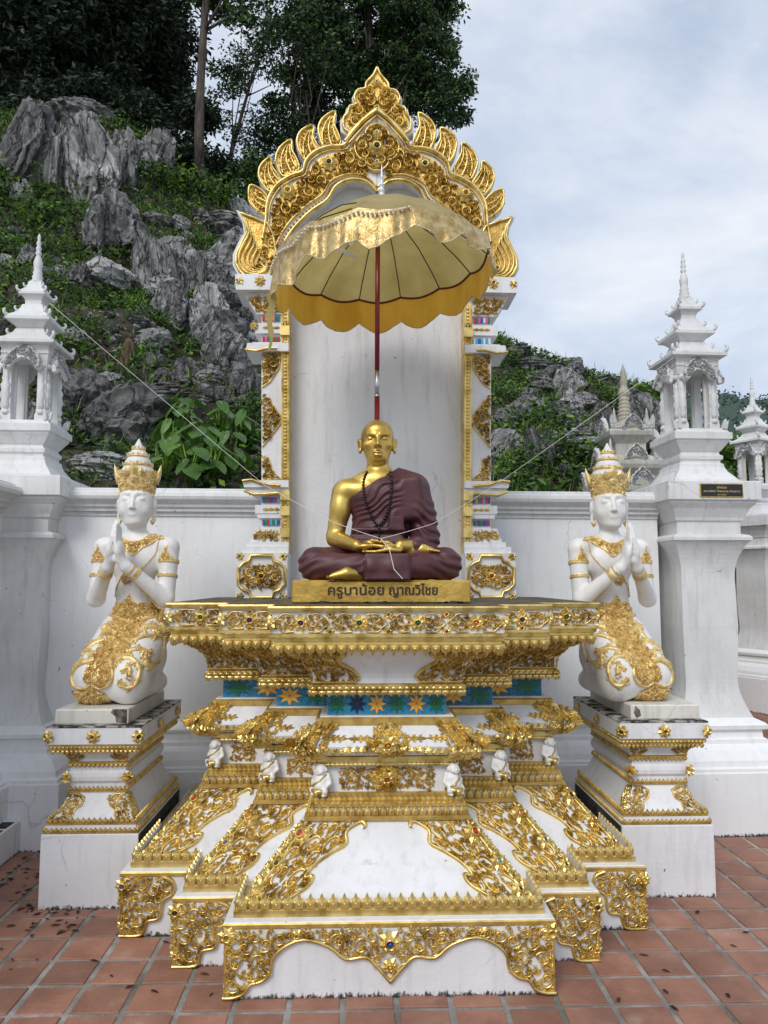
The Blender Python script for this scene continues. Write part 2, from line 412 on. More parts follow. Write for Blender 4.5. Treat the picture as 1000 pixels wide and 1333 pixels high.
def petal_mesh(name, w, h, d, mats, kind='up'):
    """one pointed lotus petal, x across, z up, bulging to -y; about 30 faces"""
    mb = MB()
    prof = [(-.42, 0), (-.5, .25), (-.5, .45), (-.38, .62), (-.17, .70), (-.13, .82), (0, 1.0), (.13, .82), (.17, .70), (.38, .62), (.5, .45), (.5, .25), (.42, 0)]
    n = len(prof)
    vs = [(x*w, -d*.25, z*h) for x, z in prof] + [(x*w*.72, -d*.8, (z*.78+.05)*h) for x, z in prof] + [(0, -d*1.1, h*.35)]
    back = [(x*w, d*.3, z*h) for x, z in prof]
    o = len(vs); vs += back
    fs = [(k, (k+1) % n, n+(k+1) % n, n+k) for k in range(n)]
    fs += [(n+k, n+(k+1) % n, 2*n) for k in range(n)]
    fs += [((k+1) % n, k, o+k, o+(k+1) % n) for k in range(n)]
    mb.add(vs, fs, 0, False)
    mb.add([(x, d*.31, z) for x, y, z in back], [tuple(range(n))[::-1]], 1)
    mb.dome((0, h*.33), w*.16, d*.5, lambda u, v, q: (u, -d*.95-q, v), 6, 0)
    me = bpy.data.meshes.new(name); me.from_pydata(mb.v, [], mb.f)
    for m in mats: me.materials.append(m)
    me.polygons.foreach_set('material_index', mb.m); me.polygons.foreach_set('use_smooth', mb.sm); me.update()
    return me
def flower_obj(parent, loc, r, gem, ny=(0,-1,0), petals=8, name='rosette', gold=None, double=True):
    """gold rosette with a coloured glass gem: rosette > gem"""
    mb = MB(); n = Vector(ny).normalized(); a = Vector((0,0,1)).cross(n)
    a = a.normalized() if a.length > 1e-4 else Vector((1,0,0)); b = n.cross(a); c = Vector(loc)
    M = lambda u, v, h: tuple(c+a*u+b*v+n*h)
    flower(mb, 0, 0, r, r*.45, M, petals, 0, 0.2, False)
    if double: flower(mb, 0, 0, r*.66, r*.6, M, petals, 0, 0.2+PI/petals, False)
    ring = [(r*.36*math.cos(t), r*.36*math.sin(t)) for t in np.linspace(0, 2*PI, 10, endpoint=False)]
    ribbon(mb, ring, r*.16, r*.62, M, 0, True)
    o = mb.build(name, gold or GOLD, parent)
    if gem:
        g = MB(); g.dome((0, 0), r*.30, r*.62, M, 8, 0); g.build('gem', GEMS[gem], o)
    return o
GEMS = {k: flat('gem_'+k, c, 0.08) for k, c in dict(blue=(0.01, 0.05, 0.30), green=(0.005, 0.10, 0.04), red=(0.45, 0.015, 0.01), yellow=(0.75, 0.42, 0.01),
        orange=(0.60, 0.16, 0.02), black=(0.01, 0.008, 0.012), sky=(0.02, 0.30, 0.50), pink=(0.65, 0.30, 0.25), purple=(0.03, 0.01, 0.16)).items()}

# ================================================================== GROUND: terracotta tiles in cement
GROUT = noisy('cement_grout', (0.22, 0.205, 0.185), (0.42, 0.40, 0.37), scale=9, rough=0.9, bump=0.8, bscale=150, detail=10, c3=(0.50, 0.48, 0.45), p3=0.78)
TILE = noisy('terracotta_tile', (0.235, 0.105, 0.068), (0.34, 0.168, 0.112), scale=5, rough=0.55, lo=0.3, hi=0.62, bump=0.35, bscale=55, c3=(0.40, 0.26, 0.20), p3=0.78, rough2=0.8, perobj=0.2)
def world_stain(m, scale, lo, hi, colr, amt):
    t = m.node_tree; L = t.links; b = t.nodes['Principled BSDF']; src = b.inputs['Base Color'].links[0].from_socket; g = t.nodes.new('ShaderNodeNewGeometry')
    n = t.nodes.new('ShaderNodeTexNoise'); n.inputs['Scale'].default_value = scale; n.inputs['Detail'].default_value = 9; n.inputs['Roughness'].default_value = .65; L.new(g.outputs['Position'], n.inputs['Vector'])
    r = t.nodes.new('ShaderNodeMapRange'); r.inputs['From Min'].default_value = lo; r.inputs['From Max'].default_value = hi; r.inputs['To Max'].default_value = amt; L.new(n.outputs['Fac'], r.inputs['Value'])
    x = t.nodes.new('ShaderNodeMix'); x.data_type = 'RGBA'; L.new(r.outputs[0], x.inputs['Factor']); L.new(src, x.inputs['A']); x.inputs['B'].default_value = (*colr, 1); L.new(x.outputs['Result'], b.inputs['Base Color'])
world_stain(TILE, 1.7, .50, .68, (.11, .055, .040), .55); world_stain(TILE, 9, .60, .72, (.42, .30, .24), .35); world_stain(GROUT, 2.3, .48, .62, (.10, .09, .075), .7)
mb = MB(); mb.add([(-60,-20,-.003),(60,-20,-.003),(60,300,-.003),(-60,300,-.003)], [(0,1,2,3)])
ground = structure(mb.build('ground', GROUT))
def tile_mesh(seed):
    rd = random.Random(seed); mb = MB(); w = .0905; n = []
    j = lambda: rd.uniform(-.0012, .0012)
    c = [(-w+j(), -w+j()), (w+j(), -w+j()), (w+j(), w+j()), (-w+j(), w+j())]
    z = [rd.uniform(.0, .0025) for _ in range(4)]
    vs = [(x, y, -.01) for x, y in c] + [(x, y, z[i]-.0015) for i, (x, y) in enumerate(c)] + [(x*.965, y*.965, z[i]+.0012) for i, (x, y) in enumerate(c)]
    mb.add(vs, [(k,(k+1)%4,4+(k+1)%4,4+k) for k in range(4)] + [(4+k,4+(k+1)%4,8+(k+1)%4,8+k) for k in range(4)] + [(8,9,10,11)])
    me = bpy.data.meshes.new('floor_tile'); me.from_pydata(mb.v, [], mb.f); me.materials.append(TILE); return me
TM = [tile_mesh(i) for i in range(8)]
PX, PY = 0.205, 0.2035
X00, Y00 = 0.843-PX/2+.0, -0.085-PY/2
cand = []
for i in range(-30, 60):
    for j in range(-3, 60):
        x, y = X00+i*PX, Y00+j*PY
        if y > 1.9 and x < 2.2: continue
        if y > 13: continue
        d = y+3.038
        if abs((x+.116)/d - .03) > .62: continue
        if x < -2.2: continue
        if abs(x) < .55 and y > .1: continue
        if abs(x) < 1.1 and y > .65: continue
        if y > 2.3 and x < 3.2: continue
        cand.append((math.hypot(x, d), x, y))
cand.sort()
rt = random.Random(3)
far = MB()
for k, (d, x, y) in enumerate(cand):
    if k < 300:
        o = bpy.data.objects.new('floor_tile', rt.choice(TM)); COL.objects.link(o); o.parent = ground
        o.location = (x+rt.uniform(-.0015, .0015), y+rt.uniform(-.0015, .0015), rt.uniform(-.001, .0015)); o.rotation_euler = (0, 0, rt.choice((0, PI/2, PI, -PI/2))+rt.uniform(-.006, .006))
    else: far.box(x-.093, x+.093, y-.093, y+.093, -.008, rt.uniform(0, .003))
stuff(far.build('distant_floor_tiles', TILE, ground))

# ================================================================== WALLS
WR = math.radians(2.2)          # the boundary wall stands a little askew to the shrine
cwr, swr = math.cos(WR), math.sin(WR)
def wall_profile_mesh(name, x0, x1, yf, prof, mat, depth, parent=None):
    """prof: (out, z) from bottom to top of front face; wall runs x0..x1, front at yf - out"""
    mb = MB(); vs = []
    for o_, z in prof: vs += [(x0, yf-o_, z), (x1, yf-o_, z)]
    n = len(prof); fs = [(2*i, 2*i+1, 2*i+3, 2*i+2) for i in range(n-1)]
    zb_ = prof[0][1]; vs += [(x0, yf+depth, prof[-1][1]), (x1, yf+depth, prof[-1][1]), (x0, yf+depth, zb_), (x1, yf+depth, zb_)]
    m = 2*n; fs += [(m-2, m-1, m+1, m), (m, m+1, m+3, m+2)]
    fs += [tuple([2*i for i in range(n)][::-1] + [m, m+2][:]), tuple([2*i+1 for i in range(n)] + [m+1, m+3])]
    mb.add(vs, fs); return mb.build(name, mat, parent)
BASE_P = [(.13, 0), (.13, .385), (.12, .39), (.12, .405), (.10, .415), (.095, .45), (.07, .50), (.045, .53), (.045, .555), (.03, .56), (.03, .61), (.045, .62), (.05, .635), (.04, .65), (0, .68), (-.0, .70)]
CAP_P = [(0, 1.93), (.012, 1.94), (.012, 1.975), (.035, 1.985), (.035, 2.015), (.055, 2.03), (.055, 2.055), (.07, 2.075), (.098, 2.10), (.105, 2.13), (.10, 2.165), (.075, 2.19), (.075, 2.20), (.06, 2.215), (-.30, 2.225)]
CAP_P = [(o_, 2.225-(2.225-z)*.66) for o_, z in CAP_P]
bw = thing('boundary_wall', 'long white plastered wall with moulded cap standing behind the golden shrine', 'wall')
bw.rotation_euler = (0, 0, WR)
YW = 2.07
wall_profile_mesh('wall_plinth', -2.3, 2.05, YW, BASE_P, WALL_W, .3, bw)
wall_profile_mesh('wall_panel', -2.3, 2.05, YW, [(0, .70), (0, 2.031)], WALL_W, .3, bw)
wall_profile_mesh('wall_cap', -2.3, 2.05, YW, CAP_P, LANT_W, .303, bw)
# the wing that comes forward on the left
def side_wall():
    w = thing('wing_wall', 'white wall running towards the camera along the left edge of the courtyard', 'wall')
    def prof(name, P, mat, y0=-1.0, y1=1.98, dep=-.3, xo=-2.42):
        mb = MB(); vs = []
        for o_, z in P: vs += [(xo+o_*1.6, y0, z), (xo+o_*1.6, y1, z)]
        n = len(P); fs = [(2*i+1, 2*i, 2*i+2, 2*i+3) for i in range(n-1)]
        vs += [(xo+dep, y0, P[-1][1]), (xo+dep, y1, P[-1][1])]; fs.append((2*n-1, 2*n-2, 2*n, 2*n+1))
        mb.add(vs, fs); return mb.build(name, mat, w)
    prof('wall_plinth', BASE_P, WALL_W); prof('wall_panel', [(0, .70), (0, 2.031)], WALL_W); prof('wall_cap', CAP_P, LANT_W)
    mb = MB(); mb.box(-2.3, -2.135, -1.0, 1.60, 0, .19, bev=.008); mb.build('kerb', WALL_W, w)
    mb = MB(); rr = random.Random(5)
    for i in range(14): mb.box(-2.23+rr.uniform(-.01,.02), -2.17+rr.uniform(-.02, .03), -.9+i*.18, -.9+i*.18+rr.uniform(.08, .17), .188, .194)
    mb.build('mould_patches', BLACKM, w)
side_wall()

# ------------------------------------------------------------------ lantern pillars
STONE_D = noisy('greyed_stucco_relief', (0.30, 0.30, 0.30), (0.66, 0.66, 0.66), scale=60, rough=0.7, bump=0.8, bscale=120)
def curl_mesh():
    """upturned naga-like hook at a roof corner"""
    mb = MB(); P = smooth_path([(0, 0), (.03, .0), (.055, .012), (.068, .035), (.060, .055), (.048, .05)], 4)
    mb.tube([(p[0], 0, p[1]) for p in P], [.024*(1-.75*i/(len(P)-1)) for i in range(len(P))], 6)
    me = bpy.data.meshes.new('roof_hook'); me.from_pydata(mb.v, [], mb.f); me.materials.append(LANT_W)
    me.polygons.foreach_set('use_smooth', mb.sm); return me
HOOK = curl_mesh()
def gable_mesh(w=.18, h=.175):
    """scalloped, filigreed arch gable"""
    mb = MB()
    half = [(0, 1.0), (.10, .90), (.14, .80), (.24, .76), (.30, .62), (.40, .55), (.44, .38), (.50, .22), (.50, .05), (.42, 0), (.30, .12), (.26, .28), (.12, .40), (.05, .46), (0, .42)]
    pts = [(x*w, z*h) for x, z in half] + [(-x*w, z*h) for x, z in half[::-1] if x > 0]
    pts = pts[::-1]
    M = lambda u, v, q: (u, -q, v)
    extrude_poly(mb, pts, M, .018, 0, 0)
    ribbon(mb, [(x*w*.95, z*h*.95+.005) for x, z in half[:10]], .014, .012, lambda u, v, q: M(u, v, q+.018), 1)
    ribbon(mb, [(-x*w*.95, z*h*.95+.005) for x, z in half[:10]], .014, .012, lambda u, v, q: M(u, v, q+.018), 1)
    filigree(mb, pts, lambda u, v, q: M(u, v, q+.018), .03, .007, .012, 4, None, (), 260, 1)
    me = bpy.data.meshes.new('gable'); me.from_pydata(mb.v, [], mb.f); me.materials.append(LANT_W); me.materials.append(STONE_D)
    me.polygons.foreach_set('material_index', mb.m); me.polygons.foreach_set('use_smooth', mb.sm); return me
GABLE = gable_mesh()
def lantern_pillar(label, x, y, rz, plaque=True, sc=1.0):
    t = thing('lantern_pillar', label, 'pillar', (x, y, 0), rz, 'white lantern pillars along the wall'); t.scale = (sc, sc, sc)
    h0 = .322
    mb = MB()
    mb.sqlathe([(h0+.10, 0), (h0+.10, .385), (h0+.09, .39), (h0+.09, .41), (h0+.07, .42), (h0+.065, .455), (h0+.03, .51), (h0-.02, .545), (h0-.02, .57), (h0-.04, .58), (h0-.045, .625), (h0-.02, .635), (h0-.015, .66), (h0-.03, .675), (h0-.08, .70)])
    mb.build('pillar_base', WALL_W, t)
    mb = MB()
    P = [(h0-.08, .70)]; P += [(h0-.08-.062*math.sin(PI/2*k/8)**1, .70+.24*(k/8)) for k in range(1, 9)]
    P += [(.193, 1.3), (.186, 1.62)] + [(.186+.075*(k/8)**2.2, 1.62+.25*k/8) for k in range(1, 9)] + [(.275, 1.875), (.275, 1.895), (.262, 1.91), (.225, 1.92)]
    mb.sqlathe(P); mb.build('shaft', LANT_W, t)
    mb = MB()
    mb.sqlathe([(.222, 1.92), (.222, 2.0), (.235, 2.01), (.24, 2.03), (.258, 2.065), (.27, 2.09), (.30, 2.125), (.30, 2.14), (.322, 2.145), (.322, 2.265), (.31, 2.272)])
    mb.build('capital', LANT_W, t)
    mb = MB()
    mb.sqlathe([(.225, 2.272), (.225, 2.292), (.218, 2.30), (.20, 2.325), (.175, 2.355), (.16, 2.39), (.158, 2.41), (.143, 2.42), (.143, 2.435), (.155, 2.445), (.157, 2.468), (.14, 2.48), (.138, 2.495), (.148, 2.505), (.165, 2.53), (.175, 2.545), (.19, 2.565), (.19, 2.575), (.205, 2.58), (.205, 2.625), (.19, 2.63), (.175, 2.655)])
    mb.build('lantern_base', LANT_W, t)
    # four corner posts with carved figures
    for sx in (-1, 1):
        for sy in (-1, 1):
            mb = MB(); c = (sx*.112, sy*.112)
            mb.sqlathe([(.036, 2.65), (.036, 2.69), (.030, 2.71), (.028, 2.73), (.028, 3.02), (.03, 3.04), (.038, 3.075), (.042, 3.10)], c)
            for a in range(2):
                cx, cy = (c[0]+sx*.026*(a == 0), c[1]+sy*.026*(a == 1))
                mb.lathe([(.012, 2.73), (.026, 2.76), (.018, 2.80), (.030, 2.83), (.019, 2.865), (.027, 2.90), (.012, 2.925), (.019, 2.945), (.013, 2.97), (.003, 3.0)], 8, (cx, cy))
                mb.lathe([(.022, 2.70), (.026, 2.715), (.018, 2.73)], 8, (cx, cy)); mb.lathe([(.018, 3.01), (.026, 3.03), (.018, 3.045)], 8, (cx, cy))
            mb.build('carved_post', LANT_W, t)
    for a in range(4):   # inner wall slabs beside each opening
        mb = MB(); ca, sa = math.cos(a*PI/2), math.sin(a*PI/2)
        for s_ in (-1, 1):
            q = [(.078*s_-.010, -.095), (.078*s_+.010, -.095), (.078*s_+.010, -.080), (.078*s_-.010, -.080)]
            q = [(x_*ca-y_*sa, x_*sa+y_*ca) for x_, y_ in q]
            mb.add([(x_, y_, 2.65) for x_, y_ in q]+[(x_, y_, 3.10) for x_, y_ in q], [(0,1,5,4),(1,2,6,5),(2,3,7,6),(3,0,4,7)])
        mb.build('lantern_jamb', LANT_W, t)
        g = put('gable', GABLE, t, mtx=Matrix.Rotation(a*PI/2, 4, 'Z') @ Matrix.Translation((0, -.172, 2.985)) @ Matrix.Rotation(math.radians(-16), 4, 'X') @ Matrix.Diagonal((1.3, 1.6, 1.12, 1)))
        # little acroteria leaves on the floor edge
        for s_ in (-1, 1):
            l = MB(); l.add([(0,0,0),(.05,0,.0),(.062,0,.065),(.03,0,.035),(0,.02,0),(.05,.02,0),(.06,.02,.06),(.03,.02,.035)],[(0,1,2,3),(7,6,5,4),(0,4,5,1),(1,5,6,2),(2,6,7,3),(3,7,4,0)])
            o = l.build('corner_leaf', LANT_W, t); o.matrix_local = Matrix.Rotation(a*PI/2, 4, 'Z') @ Matrix.Translation((s_*.14, -.17, 2.655)) @ Matrix.Diagonal((s_, 1, 1, 1))
    def roof(z, hw, eh, hn, rise, name):
        mb = MB()
        mb.sqlathe([(hn, z), (hw*.80, z+eh*.55), (hw*.94, z+eh*.62), (hw, z+eh*.7), (hw, z+eh), (hw*.96, z+eh+.008), (hw*.72, z+eh+rise*.32), (hw*.52, z+eh+rise*.72), (hw*.46, z+eh+rise)])
        mb.build(name, LANT_W, t)
        for a in range(4):
            for q in (0, 1):
                put('roof_hook', HOOK, t, mtx=Matrix.Rotation(a*PI/2+PI/4, 4, 'Z') @ Matrix.Translation((hw*(1.12 if q == 0 else .74), 0, z+eh*(1.05)+rise*(.0 if q == 0 else .45))) @ Matrix.Diagonal(((.85 if q == 0 else .6)*(hw/.195)**.5,)*3+(1,)))
    mb = MB(); mb.sqlathe([(.14, 3.095), (.155, 3.11), (.155, 3.128), (.14, 3.13)]); mb.build('architrave', LANT_W, t)
    roof(3.125, .198, .070, .15, .105, 'roof_tier')
    mb = MB(); mb.sqlathe([(.088, 3.285), (.082, 3.295), (.082, 3.315)]); mb.build('roof_neck', LANT_W, t)
    roof(3.30, .145, .07, .082, .105, 'roof_tier')
    mb = MB(); mb.sqlathe([(.062, 3.47), (.054, 3.48), (.054, 3.52)]); mb.build('roof_neck', LANT_W, t)
    roof(3.51, .088, .05, .054, .09, 'roof_tier')
    mb = MB()
    P = [(.045, 3.835), (.05, 3.85), (.034, 3.87), (.04, 3.885), (.030, 3.90), (.035, 3.915), (.026, 3.93), (.030, 3.95), (.033, 3.985), (.022, 4.02), (.015, 4.035), (.022, 4.045), (.022, 4.055), (.014, 4.065), (.02, 4.08), (.02, 4.09), (.012, 4.10), (.017, 4.115), (.017, 4.125), (.009, 4.14), (.012, 4.155), (.010, 4.175), (.002, 4.19)]
    P = [(r*.92, 3.64+(z-3.835)*1.03) for r, z in P]
    mb.lathe(P, 12); mb.build('spire', LANT_W, t)
    if plaque:
        mb = MB(); mb.box(-.10, .185, -.336, -.321, 2.165, 2.245, 0, .003); p = mb.build('plaque', BLACK, t)
        fr = MB(); fr.box(-.106, .191, -.331, -.3205, 2.159, 2.251, 0, .002); fr.build('plaque_frame', GOLD_D, p)
        text_obj('plaque_lettering', 'อุทิศโดย', .021, (.04, -.3365, 2.222), p, GOLD_P, .0006)
        text_obj('plaque_lettering', 'คณะศรัทธา วัดพระธาตุ สร้างถวาย', .021, (.04, -.3365, 2.197), p, GOLD_P, .0006, fit=.25)
        text_obj('plaque_lettering', 'พ.ศ. ๒๕๕๐', .014, (.04, -.3365, 2.174), p, GOLD_P, .0006)
    return t
def text_obj(name, body, size, loc, parent, mat, ext=.002, rot=(PI/2, 0, 0), bold=0.0, fit=None, hk=None, fat=0):
    cu = bpy.data.curves.new(name, 'FONT'); cu.body = body; cu.size = size; cu.extrude = ext; cu.align_x = 'CENTER'; cu.align_y = 'CENTER'; cu.offset = bold
    o = bpy.data.objects.new(name, cu); COL.objects.link(o); o.location = loc; o.rotation_euler = rot
    bpy.context.view_layer.update()
    me = bpy.data.meshes.new_from_object(o.evaluated_get(bpy.context.evaluated_depsgraph_get()))
    bpy.data.objects.remove(o); me.name = name
    if fit:
        xs = [v.co.x for v in me.vertices]; k = fit/(max(xs)-min(xs)); c = (max(xs)+min(xs))/2
        for v in me.vertices: v.co.x = (v.co.x-c)*k; v.co.y *= hk or k
    me.materials.clear(); me.materials.append(mat)
    if fat:
        V_ = [tuple(v.co) for v in me.vertices]; F_ = [tuple(p.vertices) for p in me.polygons]; VV_, FF_ = [], []
        for k, (dx, dy) in enumerate(((0, 0), (fat, 0), (fat*.5, fat*.6), (fat*.5, -fat*.4))): FF_ += [tuple(i+len(VV_) for i in f) for f in F_]; VV_ += [(x+dx, y+dy, z+.0002*k) for x, y, z in V_]
        me = bpy.data.meshes.new(name); me.from_pydata(VV_, [], FF_); me.materials.append(mat)
    o = bpy.data.objects.new(name, me); COL.objects.link(o); o.parent = parent; o.location = loc; o.rotation_euler = rot
    return o
lantern_pillar('white lantern pillar at the left end of the wall, with the cord tied to its roof', -2.36, 2.02, WR, False)
lantern_pillar('white lantern pillar right of the shrine, carrying a black plaque with gold writing', 2.235, 2.17, WR)
lantern_pillar('farther white lantern pillar at the right edge of the photo, beyond the plaque pillar', 5.02, 6.45, math.radians(28), True, 1.07)

# ================================================================== THE GOLDEN ALTAR
W = (1.285, 1.794, 2.407); YF = (0.0, 0.25, 0.53); YB = 1.95
def plan(e):
    L = [(-W[2]/2+e, YB), (-W[2]/2+e, YF[2]+e), (-W[1]/2+e, YF[2]+e), (-W[1]/2+e, YF[1]+e), (-W[0]/2+e, YF[1]+e), (-W[0]/2+e, YF[0]+e)]
    return L + [(-x, y) for x, y in L[::-1]]
altar = thing('altar', 'stepped white altar with gold filigree, blue star tiles and lotus-petal borders under the seated monk', 'altar')
def sweep(name, prof, mat, cap_top=False, cap_bot=False, smooth=False):
    mb = MB(); n = 12; vs = []
    for e, z in prof: vs += [(x, y, z) for x, y in plan(e)]
    fs = []
    for i in range(len(prof)-1):
        for k in range(n-1): fs.append((i*n+k, i*n+k+1, (i+1)*n+k+1, (i+1)*n+k))
    mb.add(vs, fs)
    if cap_top: mb.add([(x, y, prof[-1][1]) for x, y in plan(prof[-1][0])], [tuple(range(n))])
    if cap_bot: mb.add([(x, y, prof[0][1]) for x, y in plan(prof[0][0])], [tuple(range(n))[::-1]])
    return mb.build(name, mat, altar)
HB = .284
sweep('base_block', [(0, 0), (0, HB-.022)], WHITE_FOOT)
sweep('gold_border', [(-.004, HB-.024), (-.007, HB-.02), (-.007, HB-.008), (-.003, HB-.003)], GOLD_D, False, True)
sweep('base_top', [(-.003, HB-.003), (.0, HB+.001), (.045, HB+.005)], WHITE, True)
sweep('gold_plinth_band', [(.032, HB+.004), (.030, HB+.006), (.030, HB+.028), (.036, HB+.032), (.060, HB+.032)], GOLD, True)
# concave slope
def slope_e(v): return .062+.24*(.75*v+.25*v*v) + .02*math.sin(PI*v)*1.0
def slope_z(v): return HB+.032+v*(.572-HB-.032)
SL = [(slope_e(k/10), slope_z(k/10)) for k in range(11)]
sweep('slope', SL, WHITE)
sweep('gold_band', [(.285, .572), (.283, .574), (.283, .586), (.289, .59), (.318, .59)], GOLD_D, True, True)
sweep('band_wall', [(.312, .59), (.314, .622)], WHITE)
sweep('gold_band', [(.308, .622), (.306, .624), (.306, .636), (.316, .640), (.34, .64)], GOLD, True, True)
sweep('ledge', [(.333, .64), (.333, .675), (.352, .677)], GOLD_D)
sweep('frieze_wall', [(.352, .677), (.356, .80)], WHITE)
sweep('dentil_band', [(.345, .798), (.338, .802), (.338, .828), (.345, .832)], GOLD, True, True)
sweep('bulge', [(.342, .832), (.30, .845), (.275, .868), (.268, .885), (.276, .91), (.31, .945), (.33, .965)], WHITE)
sweep('gold_cornice', [(.333, .964), (.327, .967), (.327, .992), (.333, .997), (.36, 1.0)], GOLD_D)
sweep('tile_seat', [(.345, .999), (.345, 1.004), (.374, 1.004)], WHITE)
GROUT_W = flat('white_grout', (0.5, 0.5, 0.47), .8)
sweep('tile_backing', [(.376, 1.004), (.376, 1.10)], GROUT_W)
sweep('gold_band', [(.345, 1.108), (.318, 1.110), (.312, 1.113), (.312, 1.122), (.308, 1.124), (.308, 1.145), (.314, 1.15)], GOLD, True, True)
def cove_e(v): return .312-.135*(max(v, 0)**1.6) - .02*math.sin(PI*v)*-1
def cove_z(v): return 1.15+v*(.176)
sweep('cove', [(cove_e(k/8), cove_z(k/8)) for k in range(9)], WHITE)
sweep('gold_band', [(.19, 1.322), (.166, 1.326), (.160, 1.33), (.160, 1.344), (.150, 1.348), (.148, 1.362), (.143, 1.366)], GOLD, True, True)
sweep('slab_frieze', [(.150, 1.364), (.150, 1.474)], WHITE)
sweep('gold_border', [(.15, 1.364), (.139, 1.366), (.139, 1.378), (.15, 1.381)], GOLD, True, True)
sweep('gold_border', [(.150, 1.468), (.137, 1.470), (.135, 1.478), (.133, 1.488), (.136, 1.4936), (.15, 1.4936)], GOLD, True, True)
SLABTOP = noisy('weathered_slab_top', (0.035, 0.03, 0.022), (0.16, 0.13, 0.08), scale=11, rough=0.85, bump=0.6, bscale=50, c3=(.30, .22, .10), p3=.85)
sweep('slab_top', [(.137, 1.4940), (.14, 1.4942)], SLABTOP, True)

# mapping from (u = metres in from a corner, v = height) on to a stepped front face
def front_map(i, sgn, ef, zf, flip=False):
    """u is measured inwards from the outer corner of step i; returns M(u, v, h) with v in 0..1"""
    def M(u, v, h):
        e = ef(v); z = zf(v); d = 1e-3
        de, dz = ef(v+d)-ef(v-d), zf(v+d)-zf(v-d); l = math.hypot(de, dz) or 1
        ny, nz = -dz/l, de/l
        if dz < 0: ny, nz = -ny, -nz
        return (sgn*(W[i]/2-e-u), YF[i]+e+ny*h, z+nz*h)
    return M
def side_map(i, sgn, ef, zf):
    def M(u, v, h):
        e = ef(v); z = zf(v); d = 1e-3
        de, dz = ef(v+d)-ef(v-d), zf(v+d)-zf(v-d); l = math.hypot(de, dz) or 1
        return (sgn*(W[i]/2-e+dz/l*h), YF[i]+e+u, z+de/l*h)
    return M
def uv(M, H):       # lets relief code work in metres vertically too
    return lambda u, v, h: M(u, v/H, h)
def mirrored_fix(mb, start, sgn):
    if sgn > 0: return
# --- base blocks
flatf = lambda v: -.001
basez = lambda v: v*HB
half = [(0,.06),(.056,.122),(.099,.154),(.174,.148),(.238,.195),(.335,.221),(.41,.195),(.453,.153),(.463,.10),(.496,.07),(.538,.06),(.559,.028),(.603,.012),(.6425,.012)]
M1 = lambda u, v, h: (u, -.001-h, v)
sm = smooth_path(half, 3)
ap = MB()
poly = sm + [(.6425, .258), (0, .258)]
pin = [(x, z) for x, z in poly]
for s_ in (1, -1):
    Ms = (lambda s_: lambda u, v, h: M1(u*s_, v, h))(s_)
    filigree(ap, pin, Ms, .040, .0085, .014, 11, None, [(0, .20, .05), (0, .11, .03)], 1500)
    ribbon(ap, [(x, z) for x, z in sm], .014, .016, Ms, 0)
    ribbon(ap, [(.636, .012), (.636, .25)], .013, .014, Ms, 0)
o = ap.build('scroll_apron', GOLD, altar)
def cat(a, g, **k): return flower_obj(altar, a, k.pop('r', .04), g, **k)
cat((0, -.004, .205), 'blue', r=.052); cat((0, -.004, .118), 'yellow', r=.034)
for s_ in (-1, 1):
    cat((s_*.628, -.004, .235), None, r=.04, petals=7); cat((s_*.36, -.004, .236), None, r=.024); cat((s_*.20, -.004, .225), None, r=.022)
corner = [(0,.008),(.094,.010),(.113,.04),(.125,.07),(.178,.085),(.19,.155),(.238,.19),(.235,.24),(.19,.262),(0,.262)]
for i in (1, 2):
    for s_ in (-1, 1):
        mb = MB(); M = (lambda i, s_: lambda u, v, h: (s_*(W[i]/2-u), YF[i]-.001-h, v))(i, s_)
        filigree(mb, smooth_path(corner[1:9], 3)+[(0, .262), (0, .008)], M, .040, .0085, .015, 21+i*3+s_, None, (), 900)
        ribbon(mb, smooth_path(corner[0:9], 4), .014, .017, M); ribbon(mb, [(.006, .01), (.006, .26)], .012, .014, M)
        mb.build('scroll_corner', GOLD, altar)
        cat((s_*(W[i]/2-.01), YF[i]-.004, .225), {(1,-1): 'black', (1,1): 'black', (2,-1): 'blue', (2,1): 'yellow'}[(i, s_)], r=.038)
        cat((s_*(W[i]/2-.012), YF[i]-.004, .05), 'red' if i == 1 else None, r=.026)
        ms = MB(); Msd = (lambda i, s_: lambda u, v, h: (s_*(W[i]/2+.001+h), YF[i]+u, v))(i, s_)
        filigree(ms, [(0, .02), (.16, .03), (.2, .15), (.22, .26), (0, .26)], Msd, .04, .012, .014, 31, None, (), 200); ms.build('scroll_corner', GOLD, altar)
